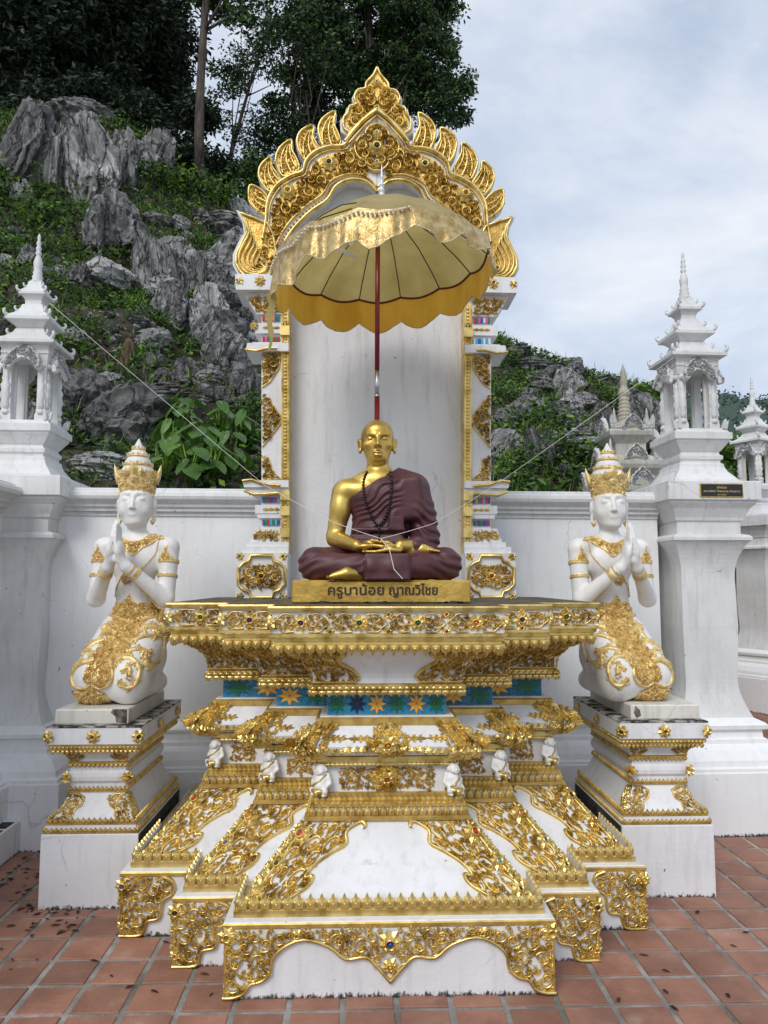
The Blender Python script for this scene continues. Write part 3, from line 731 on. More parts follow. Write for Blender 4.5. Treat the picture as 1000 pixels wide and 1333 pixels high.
# --- corner filigree on the concave slopes
HS = .255
sp = [(0,.01),(.155,.012),(.20,.05),(.19,.08),(.16,.078),(.165,.115),(.20,.15),(.235,.175),(.20,.215),(.235,.245),(.262,.236),(.268,.225)]
gem_s = {(0,-1): ('red','black'), (0,1): ('red','sky'), (1,-1): ('orange','blue'), (1,1): ('orange','blue'), (2,-1): ('red','blue'), (2,1): ('black','red')}
for i in range(3):
    for s_ in (-1, 1):
        M = uv(front_map(i, s_, slope_e, slope_z), HS); mb = MB()
        out_ = smooth_path(sp[1:], 4); P = [(0, .01)] + out_[:-8] + [(.2, .25), (0, .25)]
        # narrow steps are covered right across
        filigree(mb, P, M, .042, .009, .016, 41+i*2+s_, None, (), 1200)
        ribbon(mb, smooth_path(sp[1:], 4), .013, .016, M); ribbon(mb, [(.004, .01), (.004, .13), (.004, .25)], .014, .012, M)
        mb.build('slope_filigree', GOLD, altar)
        g1, g2 = gem_s[(i, s_)]
        for (u, v, g, r) in ((.02, .205, g1, .050), (.012, .115, g2, .038), (.02, .035, 'black' if s_ > 0 else None, .034)):
            p = Vector(M(u, v, .006)); q = Vector(M(u, v, .02)); nrm = (q-p).normalized(); nrm.x += s_*.35
            flower_obj(altar, p, r, g, nrm)
        ms = MB(); Ms = uv(side_map(i, s_, slope_e, slope_z), HS)
        filigree(ms, [(0, .01), (.15, .02), (.18, .2), (0, .25)], Ms, .042, .012, .014, 51, None, (), 250); ms.build('slope_filigree', GOLD, altar)
# --- lotus petals standing on the bands, one by one
WB = flat('petal_back_white', (.75, .75, .75), .6)
PET = petal_mesh('lotus_petal', .043, .058, .012, (GOLD, WB))
PETS = petal_mesh('lotus_petal', .030, .050, .010, (GOLD_D, WB))
DRIP = petal_mesh('lotus_drip', .043, .052, .014, (GOLD, WB))
def segs(e, ends=True):
    P = plan(e); out = []
    for a, b in zip(P[:-1], P[1:]):
        a, b = Vector((*a, 0)), Vector((*b, 0)); d = (b-a).normalized(); out.append((a, b, Vector((d.y, -d.x, 0)), d))
    return out
npet = [0]
def row(name, me, e, z, pitch, lean=0.0, up=1, only=None, skip_sides=False, sc=1.0, join=None, mats=None):
    for a, b, nrm, d in segs(e):
        L = (b-a).length; side = abs(nrm.x) > .5
        if side and skip_sides: continue
        if side and L > .6: L2 = L; 
        k = max(1, int(round(L/pitch)))
        for j in range(k):
            if side and L > .6 and j*L/k > .45 and (b-a).y > 0 or (side and L > .6 and (b-a).y < 0 and j*L/k < L-.45): continue
            p = a+d*(L*(j+.5)/k)
            rz = math.atan2(nrm.y, nrm.x)+PI/2
            mt = Matrix.Translation((p.x, p.y, z)) @ Matrix.Rotation(rz, 4, 'Z') @ Matrix.Rotation(lean, 4, 'X') @ Matrix.Diagonal((sc*L/k/pitch, sc, sc*up, 1))
            if join is None: put(name, me, altar, mtx=mt); npet[0] += 1
            else: join.append(mt)
def joined(name, me, mts, mats):
    co = np.array([v.co[:] for v in me.vertices]); F = [tuple(p.vertices) for p in me.polygons]; mi = [p.material_index for p in me.polygons]
    mb = MB()
    for m in mts:
        A = np.array(m); mb.add(co@A[:3, :3].T+A[:3, 3], F); mb.m[-len(F):] = mi
    return stuff(mb.build(name, mats, altar))
row('lotus_petal', PET, .040, HB+.030, .0445, math.radians(-6))
row('lotus_drip', DRIP, .156, 1.334, .0435, math.radians(8), -1)
J = []; row('p', PETS, .300, .588, .034, math.radians(-8), 1, join=J); joined('small_lotus_row', PETS, J, (GOLD_D, WB))
J = []; row('p', PETS, .325, .636, .024, 0, .8, join=J, sc=.95); joined('small_lotus_row', PETS, J, (GOLD_D, WB))
J = []; row('p', PETS, .303, 1.122, .034, 0, -.52, join=J, sc=1.1); joined('hanging_lotus_row', PETS, J, (GOLD, WB))
J = []; row('p', PETS, .334, .803, .020, 0, -.35, join=J); joined('dentil_row', PETS, J, (GOLD, WB))
J = []; row('p', PETS, .303, 1.124, .030, 0, .42, join=J); joined('small_lotus_row', PETS, J, (GOLD, WB))
# --- bulge: leaf bunches on the corners and a spray in the middle
BE = [(.342, .832), (.30, .845), (.275, .868), (.268, .885), (.276, .91), (.31, .945), (.33, .965)]
bz = [p[1] for p in BE]; be = [p[0] for p in BE]
bul_e = lambda v: float(np.interp(.832+v*.133, bz, be)); bul_z = lambda v: .832+v*.133
gem_b = {(0,-1): 'sky', (0,1): 'sky', (1,-1): 'orange', (1,1): 'black', (2,-1): 'black', (2,1): None}
def bunch(mb, M, cx, cy, rx, ry, n, seed, L=.025, h=.011):
    n = int(n*1.9); L = min(L, .026)
    rd = random.Random(seed)
    for k in range(n):
        a = rd.uniform(0, 2*PI); q = math.sqrt(rd.random())
        leaf(mb, cx+rx*q*math.cos(a), cy+ry*q*math.sin(a), a+rd.uniform(-.9, .9), L*rd.uniform(.7, 1.2), L*.75, h, M, 0, h*(1.2-q)*1.3)
def sprig(mb, M, x, y, dr, s_=1.0, h=.012):
    """three lobed leaves trailing along the moulding"""
    for k in range(3):
        leaf(mb, x+dr*k*.035*s_, y, (0 if dr > 0 else PI), .05*s_, .028*s_*(1-.15*k), h, M)
        leaf(mb, x+dr*k*.035*s_, y, (0 if dr > 0 else PI)+.8, .026*s_, .016, h, M); leaf(mb, x+dr*k*.035*s_, y, (0 if dr > 0 else PI)-.8, .026*s_, .016, h, M)
for i in range(3):
    for s_ in (-1, 1):
        M = uv(front_map(i, s_, bul_e, bul_z), .133); mb = MB()
        bunch(mb, M, .02, .075, .085, .06, 70, 60+i+s_); bunch(mb, M, .0, .05, .04, .04, 26, 66+i+s_, .026, .016)
        bunch(mb, M, .045, .11, .05, .03, 22, 69+i+s_, .03, .016)
        sprig(mb, M, .10, .034, 1); sprig(mb, M, .10, .085, 1, .75)
        Ms = uv(side_map(i, s_, bul_e, bul_z), .133)
        bunch(mb, Ms, .02, .07, .06, .055, 40, 63+i, .034)
        mb.build('leaf_bunch', GOLD, altar)
        p = Vector(M(-.004, .05, .018)); n_ = Vector((s_*.7, -1, 0))
        flower_obj(altar, p, .032, gem_b[(i, s_)], n_)
MC = uv(lambda u, v, h: front_map(0, 1, bul_e, bul_z)(W[0]/2-bul_e(v)-u, v, h), .133)
mb = MB(); bunch(mb, MC, 0, .065, .075, .05, 80, 80); bunch(mb, MC, 0, .115, .05, .02, 20, 81)
for s_ in (-1, 1): sprig(mb, MC, s_*.085, .04, s_); sprig(mb, MC, s_*.08, .085, s_, .8)
mb.build('leaf_bunch', GOLD, altar); flower_obj(altar, Vector(MC(0, .058, .028)), .045, 'orange', (0, -1, 0))
# --- frieze panel behind the dwarfs
fz = lambda v: .677+v*.12; fe = lambda v: .353+.003*v
for i in range(3):
    for s_ in (-1, 1):
        M = uv(front_map(i, s_, fe, fz), .12); mb = MB()
        w = .275 if i == 0 else .20
        P = [(.075, .008), (w, .008), (w, .105), (.075, .105)]
        filigree(mb, P, M, .034, .008, .010, 90+i*2+s_, None, (), 700); mb.build('frieze_scroll', GOLD_D, altar)
        if i: p = Vector(M(.165, .085, .004)); flower_obj(altar, p, .030, 'purple' if s_ > 0 else 'green', (0, -1, 0), gold=GOLD_D)
mb = MB(); Mf = lambda u, v, h: (u, .354-h, v); bunch(mb, Mf, 0, .735, .055, .045, 60, 99, .03); mb.build('leaf_bunch', GOLD, altar)
flower_obj(altar, (0, .33, .735), .036, 'red', (0, -1, 0))
# --- blue mosaic with stars
TB = noisy('blue_glaze', (0.01, 0.13, 0.25), (0.015, 0.22, 0.38), scale=25, rough=0.12, bump=0.05, bscale=30, perobj=.2)
TN = flat('navy_glaze', (0.008, 0.02, 0.07), 0.12); TG = noisy('green_glaze', (0.008, 0.09, 0.04), (0.015, 0.17, 0.07), scale=25, rough=0.12, bump=0.05)
TO = noisy('orange_glaze', (0.72, 0.32, 0.025), (0.88, 0.46, 0.05), scale=25, rough=0.15, bump=0.05)
def star_mesh(name, mat, black=False):
    """eight kite pieces round a centre with hairline joints"""
    mb = MB(); R = .047
    for k in range(8):
        a = k*PI/4+PI/8*0; g = .0012
        c, s = math.cos(a), math.sin(a); r1 = R*.52; d = PI/8*.93
        q = [(g*2, 0), (r1*math.cos(d), -r1*math.sin(d)), (R, 0), (r1*math.cos(d), r1*math.sin(d))]
        q = [(x*c-y*s, x*s+y*c) for x, y in q]
        mb.add([(x, 0, z) for x, z in q]+[(x*.96, -.0045, z*.96) for x, z in q], [(0,1,5,4),(1,2,6,5),(2,3,7,6),(3,0,4,7),(4,5,6,7)])
    me = bpy.data.meshes.new(name); me.from_pydata(mb.v, [], mb.f); me.materials.append(mat); return me
STAR = {'o': star_mesh('star_tile', TO), 'g': star_mesh('star_tile', TG), 'n': star_mesh('star_tile', TN)}
sq = MB(); sq.box(-.0098, .0098, -.0042, 0, -.0098, .0098, 0, .0012)
SQ = bpy.data.meshes.new('square_tile'); SQ.from_pydata(sq.v, [], sq.f); SQ.materials.append(TB)
EZ = .376
def stars(x0, x1, y, kinds):
    n = len(kinds); w = (x1-x0)/n
    for k, c in enumerate(kinds):
        cx = x0+w*(k+.5); put('star_tile', STAR[c], altar, (cx, y-.0035, 1.052), (0, 0, 0), (w/.094*1.0, 1, 1.0))
    nn_ = int((x1-x0)/.0212); ww = (x1-x0)/nn_; J = []
    for a in range(nn_):
        for b in range(4): J.append(Matrix.Translation((x0+ww*(a+.5), y, 1.0155+.0212*b)) @ Matrix.Diagonal((ww/.0212, 1, 1, 1)))
    joined('square_tiles', SQ, J, (TB,))
stars(-W[0]/2+EZ, W[0]/2-EZ, YF[0]+EZ, 'gnogog')
for s_ in (-1, 1):
    for i, kk in ((1, 'og'), (2, 'go')):
        a, b = W[i-1]/2-EZ, W[i]/2-EZ
        if s_ < 0: stars(-b, -a, YF[i]+EZ, kk)
        else: stars(a, b, YF[i]+EZ, kk if i == 1 else 'og')
# --- cove: pierced scroll brackets
HC = .176
for i in range(3):
    for s_ in (-1, 1):
        M = uv(front_map(i, s_, cove_e, cove_z), HC); mb = MB()
        P = [(0, .004), (.185, .004), (.205, .03), (.19, .06), (.155, .10), (.165, .12), (.20, .135), (.235, .145), (.24, .165), (0, .17)] if i == 0 else [(0, .004), (.245, .004), (.25, .05), (.21, .09), (.20, .15), (.17, .17), (0, .17)]
        filigree(mb, P, M, .036, .0085, .016, 110+i*2+s_, None, (), 900)
        ribbon(mb, P[:-1], .012, .018, M)
        Ms = uv(side_map(i, s_, cove_e, cove_z), HC)
        filigree(mb, [(0, .004), (.2, .004), (.16, .17), (0, .17)], Ms, .036, .012, .014, 120+i, None, (), 250)
        mb.build('cove_bracket', GOLD_D, altar)
# --- slab frieze: scrolls, rosettes with gems
gems = ['green', 'blue', 'orange', 'purple', 'green', 'pink', 'yellow', 'blue']
def frieze_run(a, b, y, k, seed, gl):
    w = (b-a)/k; rd = random.Random(seed)
    for j in range(k):
        c = a+w*(j+.5); M = (lambda y: lambda u, v, h: (u, y-h, v))(y)
        for s_ in (-1, 1):
            mb = MB()
            P = [(c+s_*x, 1.424+z) for x, z in ((.028, -.035), (w*.46, -.03), (w*.46, .03), (.028, .035))]
            filigree(mb, P, M, .026, .007, .011, seed+j*2+s_, None, (), 500)
            ribbon(mb, smooth_path([(c+s_*x, 1.424+z) for x, z in ((.03, .035), (w*.30, .038), (w*.40, .018), (w*.48, .0), (w*.40, -.018), (w*.30, -.038), (.03, -.035))], 3), .007, .010, M)
            mb.build('frieze_scroll', GOLD, altar)
        flower_obj(altar, (c, y-.002, 1.424), .040, gl[j % len(gl)], (0, -1, 0))
        if j:
            for dz in (-.036, .036): flower_obj(altar, (a+w*j, y-.002, 1.424+dz), .021, rd.choice(['green', 'blue', 'red', 'green', 'purple']), (0, -1, 0), 6, double=False)
EY = .150
frieze_run(-W[0]/2+EY, W[0]/2-EY, EY, 4, 200, ['purple', 'green', 'green', 'orange'])
for s_ in (-1, 1):
    for i in (1, 2):
        a, b = (W[i-1]/2-EY, W[i]/2-EY); a, b = (a, b) if s_ > 0 else (-b, -a)
        frieze_run(a, b, YF[i]+EY, 1, 220+i+s_, ['purple' if i == 1 else 'green'])
        for dz, g in ((-.036, 'red' if s_ < 0 else 'purple'), (.036, 'blue' if s_ < 0 else 'yellow')): flower_obj(altar, ((a+b)/2+.0, YF[i]+EY-.004, 1.424+dz*1.05), .022, g, (0, -1, 0), 6, double=False)
    for i in range(3):
        x = s_*(W[i]/2-EY); mb = MB(); M = (lambda x, s_, i: lambda u, v, h: (x+s_*h, YF[i]+EY+u, v))(x, s_, i)
        filigree(mb, [(.01, 1.385), (.23, 1.385), (.23, 1.465), (.01, 1.465)], M, .03, .01, .011, 230+i, None, (), 250); mb.build('frieze_scroll', GOLD, altar)
        flower_obj(altar, (x+s_*.004, YF[i]+EY-.004, 1.424), .036, 'red' if i == 2 else 'yellow', (s_, -1, 0))

# ================================================================== NICHE BEHIND THE MONK
YN = 1.64
niche = thing('niche', 'tall white niche with gilded jambs and a flaming arched pediment behind the seated monk', 'shrine niche')
XC = at(490.5, 560, YN)[0]
def NM(off=0.0, s_=1):
    def M(px, py, h):
        x, z = at(px, py, YN)
        if s_ > 0: x = 2*XC-x
        return (x, YN-off-h, z)
    return M
def pxz(px, py): x, z = at(px, py, YN); return XC-x, z
def plate(name, pts, dep, off, mat, s_, par=None, side=None):
    """pts in photo measure for the left half; solid plate dep thick with its face at YN-off"""
    mb = MB(); P = [pxz(*p) for p in pts]
    extrude_poly(mb, P, lambda u, v, h: (XC+s_*u, YN-off+dep-h, v), dep)
    return mb.build(name, mat, par or niche)
zb = 1.494
mb = MB(); x0 = pxz(377, 600)[0]
mb.box(XC-x0-.03, XC+x0+.03, YN+.10, YN+.16, zb, 4.0); mb.build('back_panel', paint('niche_panel_paint', (0.72, 0.725, 0.74), (0.66, 0.66, 0.68), 0.35), niche)
mosaic_cols = [flat('mosaic_'+n, c, .2) for n, c in (('purple', (.13, .02, .22)), ('orange', (.65, .25, .03)), ('blue', (.02, .10, .42)), ('white', (.7, .7, .7)), ('green', (.01, .20, .07)), ('red', (.50, .02, .03)), ('sky', (.05, .40, .65)), ('pink', (.75, .08, .30)))]
def mosaic(x0, x1, y0, y1, s_, seed, bright):
    rd = random.Random(seed); n = 7; last = -1
    (a, z0), (b, z1) = pxz(x0, y1), pxz(x1, y0)
    mb = MB(); 
    for k in range(n):
        q = rd.choice([i for i in ((1, 3, 4, 5, 6, 7, 2) if bright else (0, 1, 2, 4, 5, 6)) if i != last]); last = q
        u0 = b+(a-b)*(k+.06)/n; u1 = b+(a-b)*(k+.94)/n; xa, xb = sorted((XC+s_*u0, XC+s_*u1))
        mb.box(xa, xb, YN-.030, YN-.02, z0, z1, q, .0015)
    stuff(mb.build('mosaic_strip', mosaic_cols, niche))
for s_ in (-1, 1):
    # foot box with quatrefoil
    (a, z0), (b, z1) = pxz(310, 781), pxz(377, 720); mb = MB()
    xa, xb = sorted((XC+s_*a, XC+s_*b)); mb.box(xa, xb, YN-.10, YN+.25, zb, z1, 0, .004); mb.build('foot_block', WHITE, niche)
    M = NM(.10, s_); mb = MB()
    q = [(322, 732), (330, 724), (358, 724), (366, 732), (374, 740), (374, 762), (366, 769), (358, 777), (330, 777), (322, 769), (313, 762), (313, 740)]
    q = [(330, 723.5), (357, 723.5), (359, 731), (366, 733), (373, 740), (373, 761), (366, 768), (359, 770), (357, 777.5), (330, 777.5), (328, 770), (321, 768), (314, 761), (314, 740), (321, 733), (328, 731)]
    ribbon(mb, q, 5.0, .022, M, 0, True)
    filigree(mb, [(326, 735), (361, 735), (369, 743), (369, 758), (361, 766), (326, 766), (318, 758), (318, 743)], M, 8, 1.9, .016, 5+s_, None, [(343.5, 750, 5)], 1500, 0, 2.2)
    mb.build('quatrefoil_frame', GOLD, niche)
    c = M(343.5, 750, 0); flower_obj(niche, c, .045, 'red' if s_ > 0 else 'black')
    for k, (px, py) in enumerate(((316, 725), (371, 725), (316, 776), (371, 776))): flower_obj(niche, M(px, py, 0), .028, ('green', 'green', 'sky', 'sky')[k] if s_ < 0 else None, (0, -1, 0), 6, double=False)
    mb = MB(); bunch(mb, M, 322, 714, 7, 4, 9, 3, 5, .014)
    M0 = NM(.05, s_)
    # stepped mouldings (outer edge given per level), each a solid block
    def block(name, x, y0, y1, mat=WHITE, dep=.30, off=.02, xin=377, x2=None):
        x2 = x if x2 is None else x2
        P = [pxz(x, y1), pxz(xin, y1), pxz(xin, y0), pxz(x2, y0)]
        m = MB(); extrude_poly(m, P, lambda u, v, h: (XC+s_*u, YN-off+dep-h, v), dep); return m.build(name, mat, niche)
    block('moulding', 316, 712, 720.5, off=.07); block('moulding', 322, 706, 712, off=.05)
    block('moulding', 326, 688, 706, off=.03, x2=333); block('moulding', 341, 675, 688, off=.016)
    block('moulding', 336, 669, 675, off=.03); block('moulding', 333, 658, 669, off=.035, x2=333); block('moulding', 341, 645, 658, off=.016)
    block('moulding', 328, 636, 645, off=.05, x2=320); block('moulding', 320, 627, 636, off=.07, x2=317.5)
    block('shaft', 341, 459, 627, off=.02)
    block('moulding', 322, 451, 461, off=.07, x2=324); block('moulding', 330, 448, 451, off=.04)
    block('moulding', 341, 436, 448, off=.016); block('moulding', 333, 423, 436, off=.035); block('moulding', 341, 411, 423, off=.016)
    block('moulding', 335, 384, 411, off=.03, x2=318); block('top_block', 310, 364, 384, off=.09, x2=309)
    M = NM(.072, s_)
    mb = MB(); ribbon(mb, [(318, 628), (330, 626.5), (345, 632), (366, 634)], 4, .016, M); ribbon(mb, [(320, 640), (333, 645), (364, 643)], 4, .014, NM(.05, s_))
    bunch(mb, NM(.05, s_), 356, 636, 7, 4, 10, 4, 6, .014); mb.build('lip_gilding', GOLD, niche)
    mb = MB(); ribbon(mb, [(321, 459.5), (336, 461.5), (350, 458), (362, 458)], 3.5, .012, M); bunch(mb, M, 362, 455, 4, 3, 8, 4, 5, .014); mb.build('lip_gilding', GOLD, niche)
    mb = MB(); M3 = NM(.035, s_)
    filigree(mb, [(329, 704.5), (364, 704.5), (364, 690), (335, 690)], NM(.032, s_), 7, 2.2, .012, 9, None, (), 500); mb.build('gilt_leafwork', GOLD, niche)
    mb = MB(); bunch(mb, M3, 337, 664, 8, 5, 26, 7, 6, .014); sprig_p = [leaf(mb, x, 664, 0, 9, 5, .012, M3) for x in (343, 350, 357)]; mb.build('gilt_leafwork', GOLD, niche)
    mb = MB(); bunch(mb, M3, 337, 429, 8, 5, 26, 8, 6, .014); [leaf(mb, x, 429, 0, 9, 5, .012, M3) for x in (343, 350, 357)]; mb.build('gilt_leafwork', GOLD_D, niche)
    if s_ < 0: flower_obj(niche, M3(332, 427, .004), .03, 'yellow')
    mb = MB(); filigree(mb, [(335, 409), (364, 409), (364, 387), (320, 387)], NM(.032, s_), 8, 2.3, .014, 12, None, (), 600); mb.build('gilt_leafwork', GOLD_D, niche)
    flower_obj(niche, NM(.09, s_)(341, 373, 0), .038, 'yellow' if s_ < 0 else 'red'); flower_obj(niche, NM(.09, s_)(314, 373, -.01), .036, 'red' if s_ < 0 else None, (s_*.6, -1, 0))
    mb = MB(); M2 = NM(.02, s_)
    for k, P in enumerate(([(342, 461), (366, 461), (364, 480), (352, 498), (342, 505)], [(342, 508), (350, 520), (366, 543), (366, 552), (352, 570), (342, 582)], [(342, 588), (350, 596), (356, 615), (366, 624), (342, 625)])):
        mb = MB(); filigree(mb, P, M2, 7, 1.8, .018, 40+k+s_, None, (), 1500, 0, 2.2); ribbon(mb, P[1:], 2, .012, M2); mb.build('gilt_leafwork', GOLD, niche)
    for y0, y1, br in ((677, 684, 0), (648, 655, 0), (440, 447, 1), (413, 419.5, 1)): mosaic(342, 365, y0, y1, s_, int(y0)+s_, br)
    # beaded gilt pilaster on the inner edge
    mb = MB(); Mp = NM(.035, s_)
    for xx in (368.5, 376.0): ribbon(mb, [(xx, y) for y in (400, 720)], 2.4, .012, Mp)
    P = [pxz(367, 720), pxz(377.3, 720), pxz(377.3, 395), pxz(367, 395)]
    extrude_poly(mb, P, lambda u, v, h: (XC+s_*u, YN+.10-h*1.0, v), .135)
    y = 402
    while y < 716: mb.dome((372.3, y), 2.1, .010, Mp, 6); y += 4.6
    for (ya, yb) in ((660, 672), (640, 652), (688, 700), (428, 440), (455, 462)):
        m2 = [pxz(366.2, yb), pxz(378, yb), pxz(378, ya), pxz(366.2, ya)]; extrude_poly(mb, m2, lambda u, v, h: (XC+s_*u, YN+.05-h, v), .114)
    mb.build('gilt_pilaster', GOLD, niche)
# ---- pediment
z_ = lambda X, Y: (280+X/2.381+2.2*max(0, X-200)/296, 80+Y/2.381)
def zz(L): return [z_(*p) for p in L]
mir = lambda L: [(981-x, y) for x, y in L]
outer = zz([(92,682),(120,640),(150,560),(160,500),(166,440),(196,392),(240,364),(272,352),(282,318),(312,290),(352,276),(398,272),(412,240),(452,196),(496,160)])
inner = zz([(196,684),(205,600),(235,540),(290,480),(345,440),(370,400),(410,378),(455,380),(480,396),(496,416)])
ring = outer + [(981-x, y) for x, y in outer[-2::-1]] + [(981-x, y) for x, y in inner] + inner[-2::-1]
GOLD_R = noisy('gilt_relief_ground', (0.42, 0.24, 0.05), (0.70, 0.46, 0.13), scale=20, rough=0.4, metal=0.75, bump=0.6, bscale=70, dist=0.006)
mb = MB()
half1 = outer + inner[::-1]
for s_ in (-1, 1):
    P = [pxz(*p) for p in half1]
    extrude_poly(mb, P, lambda u, v, h: (XC+s_*u, YN+.12-h, v), .15)
mb.build('arch_body', WHITE, niche)
mb = MB(); P = [pxz(*p) for p in inner]; P = P + [(-u, v) for u, v in P[-2::-1]]
extrude_poly(mb, P, lambda u, v, h: (XC+u, YN+.12-h, v), .06); mb.build('tympanum', flat('tympanum_grey', (.62, .62, .62), .6), niche)
def off_path(L, k): return L
for s_ in (-1, 1):
    M = NM(.03, s_); mb = MB()
    ribbon(mb, smooth_path(outer[2:], 3), 4.5, .03, M); ribbon(mb, smooth_path([(x+3.5, y+3.8) for x, y in outer[2:]], 3), 1.8, .016, M)
    ribbon(mb, smooth_path(inner, 4), 4.0, .03, M); 
    inn2 = [(x-(6 if k < 6 else 1), y-8) for k, (x, y) in enumerate(inner)]
    ribbon(mb, smooth_path(inn2, 4), 2.4, .018, M)
    mb.build('arch_moulding', GOLD, niche)
    mb = MB()
    for k, (x, y) in enumerate(smooth_path([(x-(3 if k < 6 else .5), y-4) for k, (x, y) in enumerate(inner)], 6)): mb.dome((x, y), 1.7, .02, M, 5)
    stuff(mb.build('beading', GOLD_D, niche))
    mb = MB()
    fill = [(x+6, y+7) for x, y in outer[3:13]] + zz([(470,250),(470,370)]) + [(x-7, y-10) for x, y in inner[8:0:-1]]
    av = [(*z_(228,415), 13), (*z_(352,328), 12)]
    plate('arch_gilding', fill, .008, .034, GOLD_R, s_)
    filigree(mb, fill, NM(.034, s_), 10, 2.3, .028, 300+s_, None, av, 2600, 0, 2.0)
    filigree(mb, zz([(110,670),(135,610),(160,530),(190,500),(200,540),(190,660)]), M, 9, 2.6, .024, 303+s_, None, (), 400)
    mb.build('arch_leafwork', GOLD, niche)
    for (X, Y, r) in ((228, 415, .060), (352, 328, .056)):
        o = flower_obj(niche, M(*z_(X, Y), .012), r, 'black' if Y < 400 else None, (0, -1, 0), 8)
    # big lower horn
    horn = zz([(68,468),(100,482),(140,496),(172,512),(186,545),(170,600),(185,640),(205,684),(92,684),(72,664),(58,638),(58,606),(74,570),(92,540),(88,505)])
    plate('horn', horn, .11, .037, WHITE, s_)
    h2 = zz([(82,480),(120,494),(165,512),(182,545),(192,600),(200,676),(98,676),(80,658),(68,634),(70,606),(86,574),(102,540),(96,505)])
    plate('horn_gilding', h2, .01, .042, GOLD_R, s_); M = NM(.041, s_); mb = MB(); ribbon(mb, h2, 4.2, .018, M, 0, True)
    # nested curls, like combed feathers
    for k in range(5):
        q = 1-.17*k; c = z_(160, 640)
        P = [(c[0]+(x-c[0])*q, c[1]+(y-c[1])*q) for x, y in zz([(100,505),(108,545),(90,580),(78,612),(84,645),(105,665),(140,668),(165,650),(160,625),(140,618)])]
        ribbon(mb, smooth_path(P, 3), 3.0*q+.6, .022, M, taper=.3)
    bunch(mb, M, *z_(150, 560), 7, 10, 16, 5, 8, .014)
    mb.build('horn_relief', GOLD, niche)
    flames = [([(103,380),(128,384),(156,404),(174,432),(170,488),(132,466),(106,442),(99,412)]),
              ([(172,290),(178,322),(196,346),(210,376),(180,414),(146,388),(130,352),(137,318)]),
              ([(237,235),(240,270),(256,300),(266,338),(214,366),(190,332),(182,300),(196,264)]),
              ([(305,192),(304,230),(320,260),(325,292),(288,322),(256,284),(247,240),(264,208)]),
              ([(373,147),(368,190),(386,230),(390,266),(338,278),(318,240),(313,200),(332,168)])]
    for k, F in enumerate(flames):
        L = smooth_path(zz(F), 3, True); L[0:1] = [zz(F)[0]]; c0_ = (sum(p[0] for p in L)/len(L), sum(p[1] for p in L)/len(L)); L = [(c0_[0]+(x-c0_[0])*.96, c0_[1]+(y-c0_[1])*.98) for x, y in L]
        plate('flame_lobe', L, .07, -.01, WHITE, s_)
        cx = sum(p[0] for p in L)/len(L); cy = sum(p[1] for p in L)/len(L)
        L2 = [(cx+(x-cx)*.88, cy+(y-cy)*.90) for x, y in L]; plate('flame_gilding', L2, .01, -.005, GOLD_R, s_); M = NM(-.006, s_); mb = MB()
        ribbon(mb, L2, 3.2, .018, M, 0, True)
        Z = zz(F); base = ((Z[3][0]+Z[4][0])/2, (Z[3][1]+Z[4][1])/2); tip = Z[0]
        for q in (-.22, 0.0, .22):
            P = []
            for t in np.linspace(.05, .8, 7):
                px = base[0]+(tip[0]-base[0])*t; py = base[1]+(tip[1]-base[1])*t
                dx, dy = tip[1]-base[1], -(tip[0]-base[0]); w = q*(1-t)*1.1-.16*math.sin(PI*t)
                P.append((px-dx*w, py-dy*w))
            ribbon(mb, P, 3.0, .018, M, taper=.5)
            filigree(mb, [(cx+(x-cx)*.70, cy+(y-cy)*.72) for x, y in L], M, 5, 2.2, .014, 500+k*7+int(q*10), None, (), 120, 0, .6) if q == 0 else scroll(mb, P[1][0], P[1][1], 3.8, q*9, 1 if q > 0 else -1, .018, M, 0, 3)
            leaf(mb, P[4][0], P[4][1], -1.9+q*3, 7, 4, .02, M)
        mb.build('flame_relief', GOLD, niche)
# crest
crest = zz([(496,22),(484,46),(460,72),(458,90),(432,96),(420,120),(428,142),(404,150),(398,172),(384,188),(386,222),(412,240),(440,228),(452,196),(496,160)])
P = [pxz(*p) for p in crest]; P = P + [(-u, v) for u, v in P[-2:0:-1]]
mb = MB(); extrude_poly(mb, P, lambda u, v, h: (XC+u, YN+.06-h, v), .08); mb.build('crest', WHITE, niche)
czx, czz = XC, pxz(*z_(496, 130))[1]
mb = MB(); P2 = [((u)*.84, czz+(v-czz)*.86) for u, v in P]; extrude_poly(mb, P2, lambda u, v, h: (XC+u, YN-.018-h, v), .006); mb.build('crest_gilding', GOLD_R, niche)
for s_ in (-1, 1):
    M = NM(.02, s_); mb = MB(); c = z_(496, 130)
    ribbon(mb, smooth_path([(c[0]+(x-c[0])*.9, c[1]+(y-c[1])*.93) for x, y in crest[:12]], 3), 3.6, .022, M)
    filigree(mb, [(c[0]+(x-c[0])*.76, c[1]+(y-c[1])*.80) for x, y in crest[:12]]+[z_(452, 205), z_(494, 150)], M, 9, 2.4, .026, 320, None, (), 900)
    mb.build('crest_relief', GOLD, niche)
    mb = MB(); M = NM(.05, s_)
    ribbon(mb, zz([(400,262),(430,225),(462,192),(495,168)]), 4, .02, M); ribbon(mb, zz([(412,268),(440,236),(466,208),(495,186)]), 2, .016, M)
    mb.build('gable_moulding', GOLD, niche)
mb = MB(); M = NM(.04, -1)
quat = []
for k in range(48):
    a = 2*PI*k/48; r = 20+7*abs(math.cos(2*a))**.7*1.0; quat.append((z_(496, 280)[0]+r*math.cos(a)*1.05, z_(496, 280)[1]+r*math.sin(a)*1.12))
filigree(mb, quat, M, 9, 2.4, .03, 331, None, [(*z_(496, 283), 9)], 1200); ribbon(mb, quat, 2.6, .02, M, 0, True)
mb.build('centre_quatrefoil', GOLD, niche)
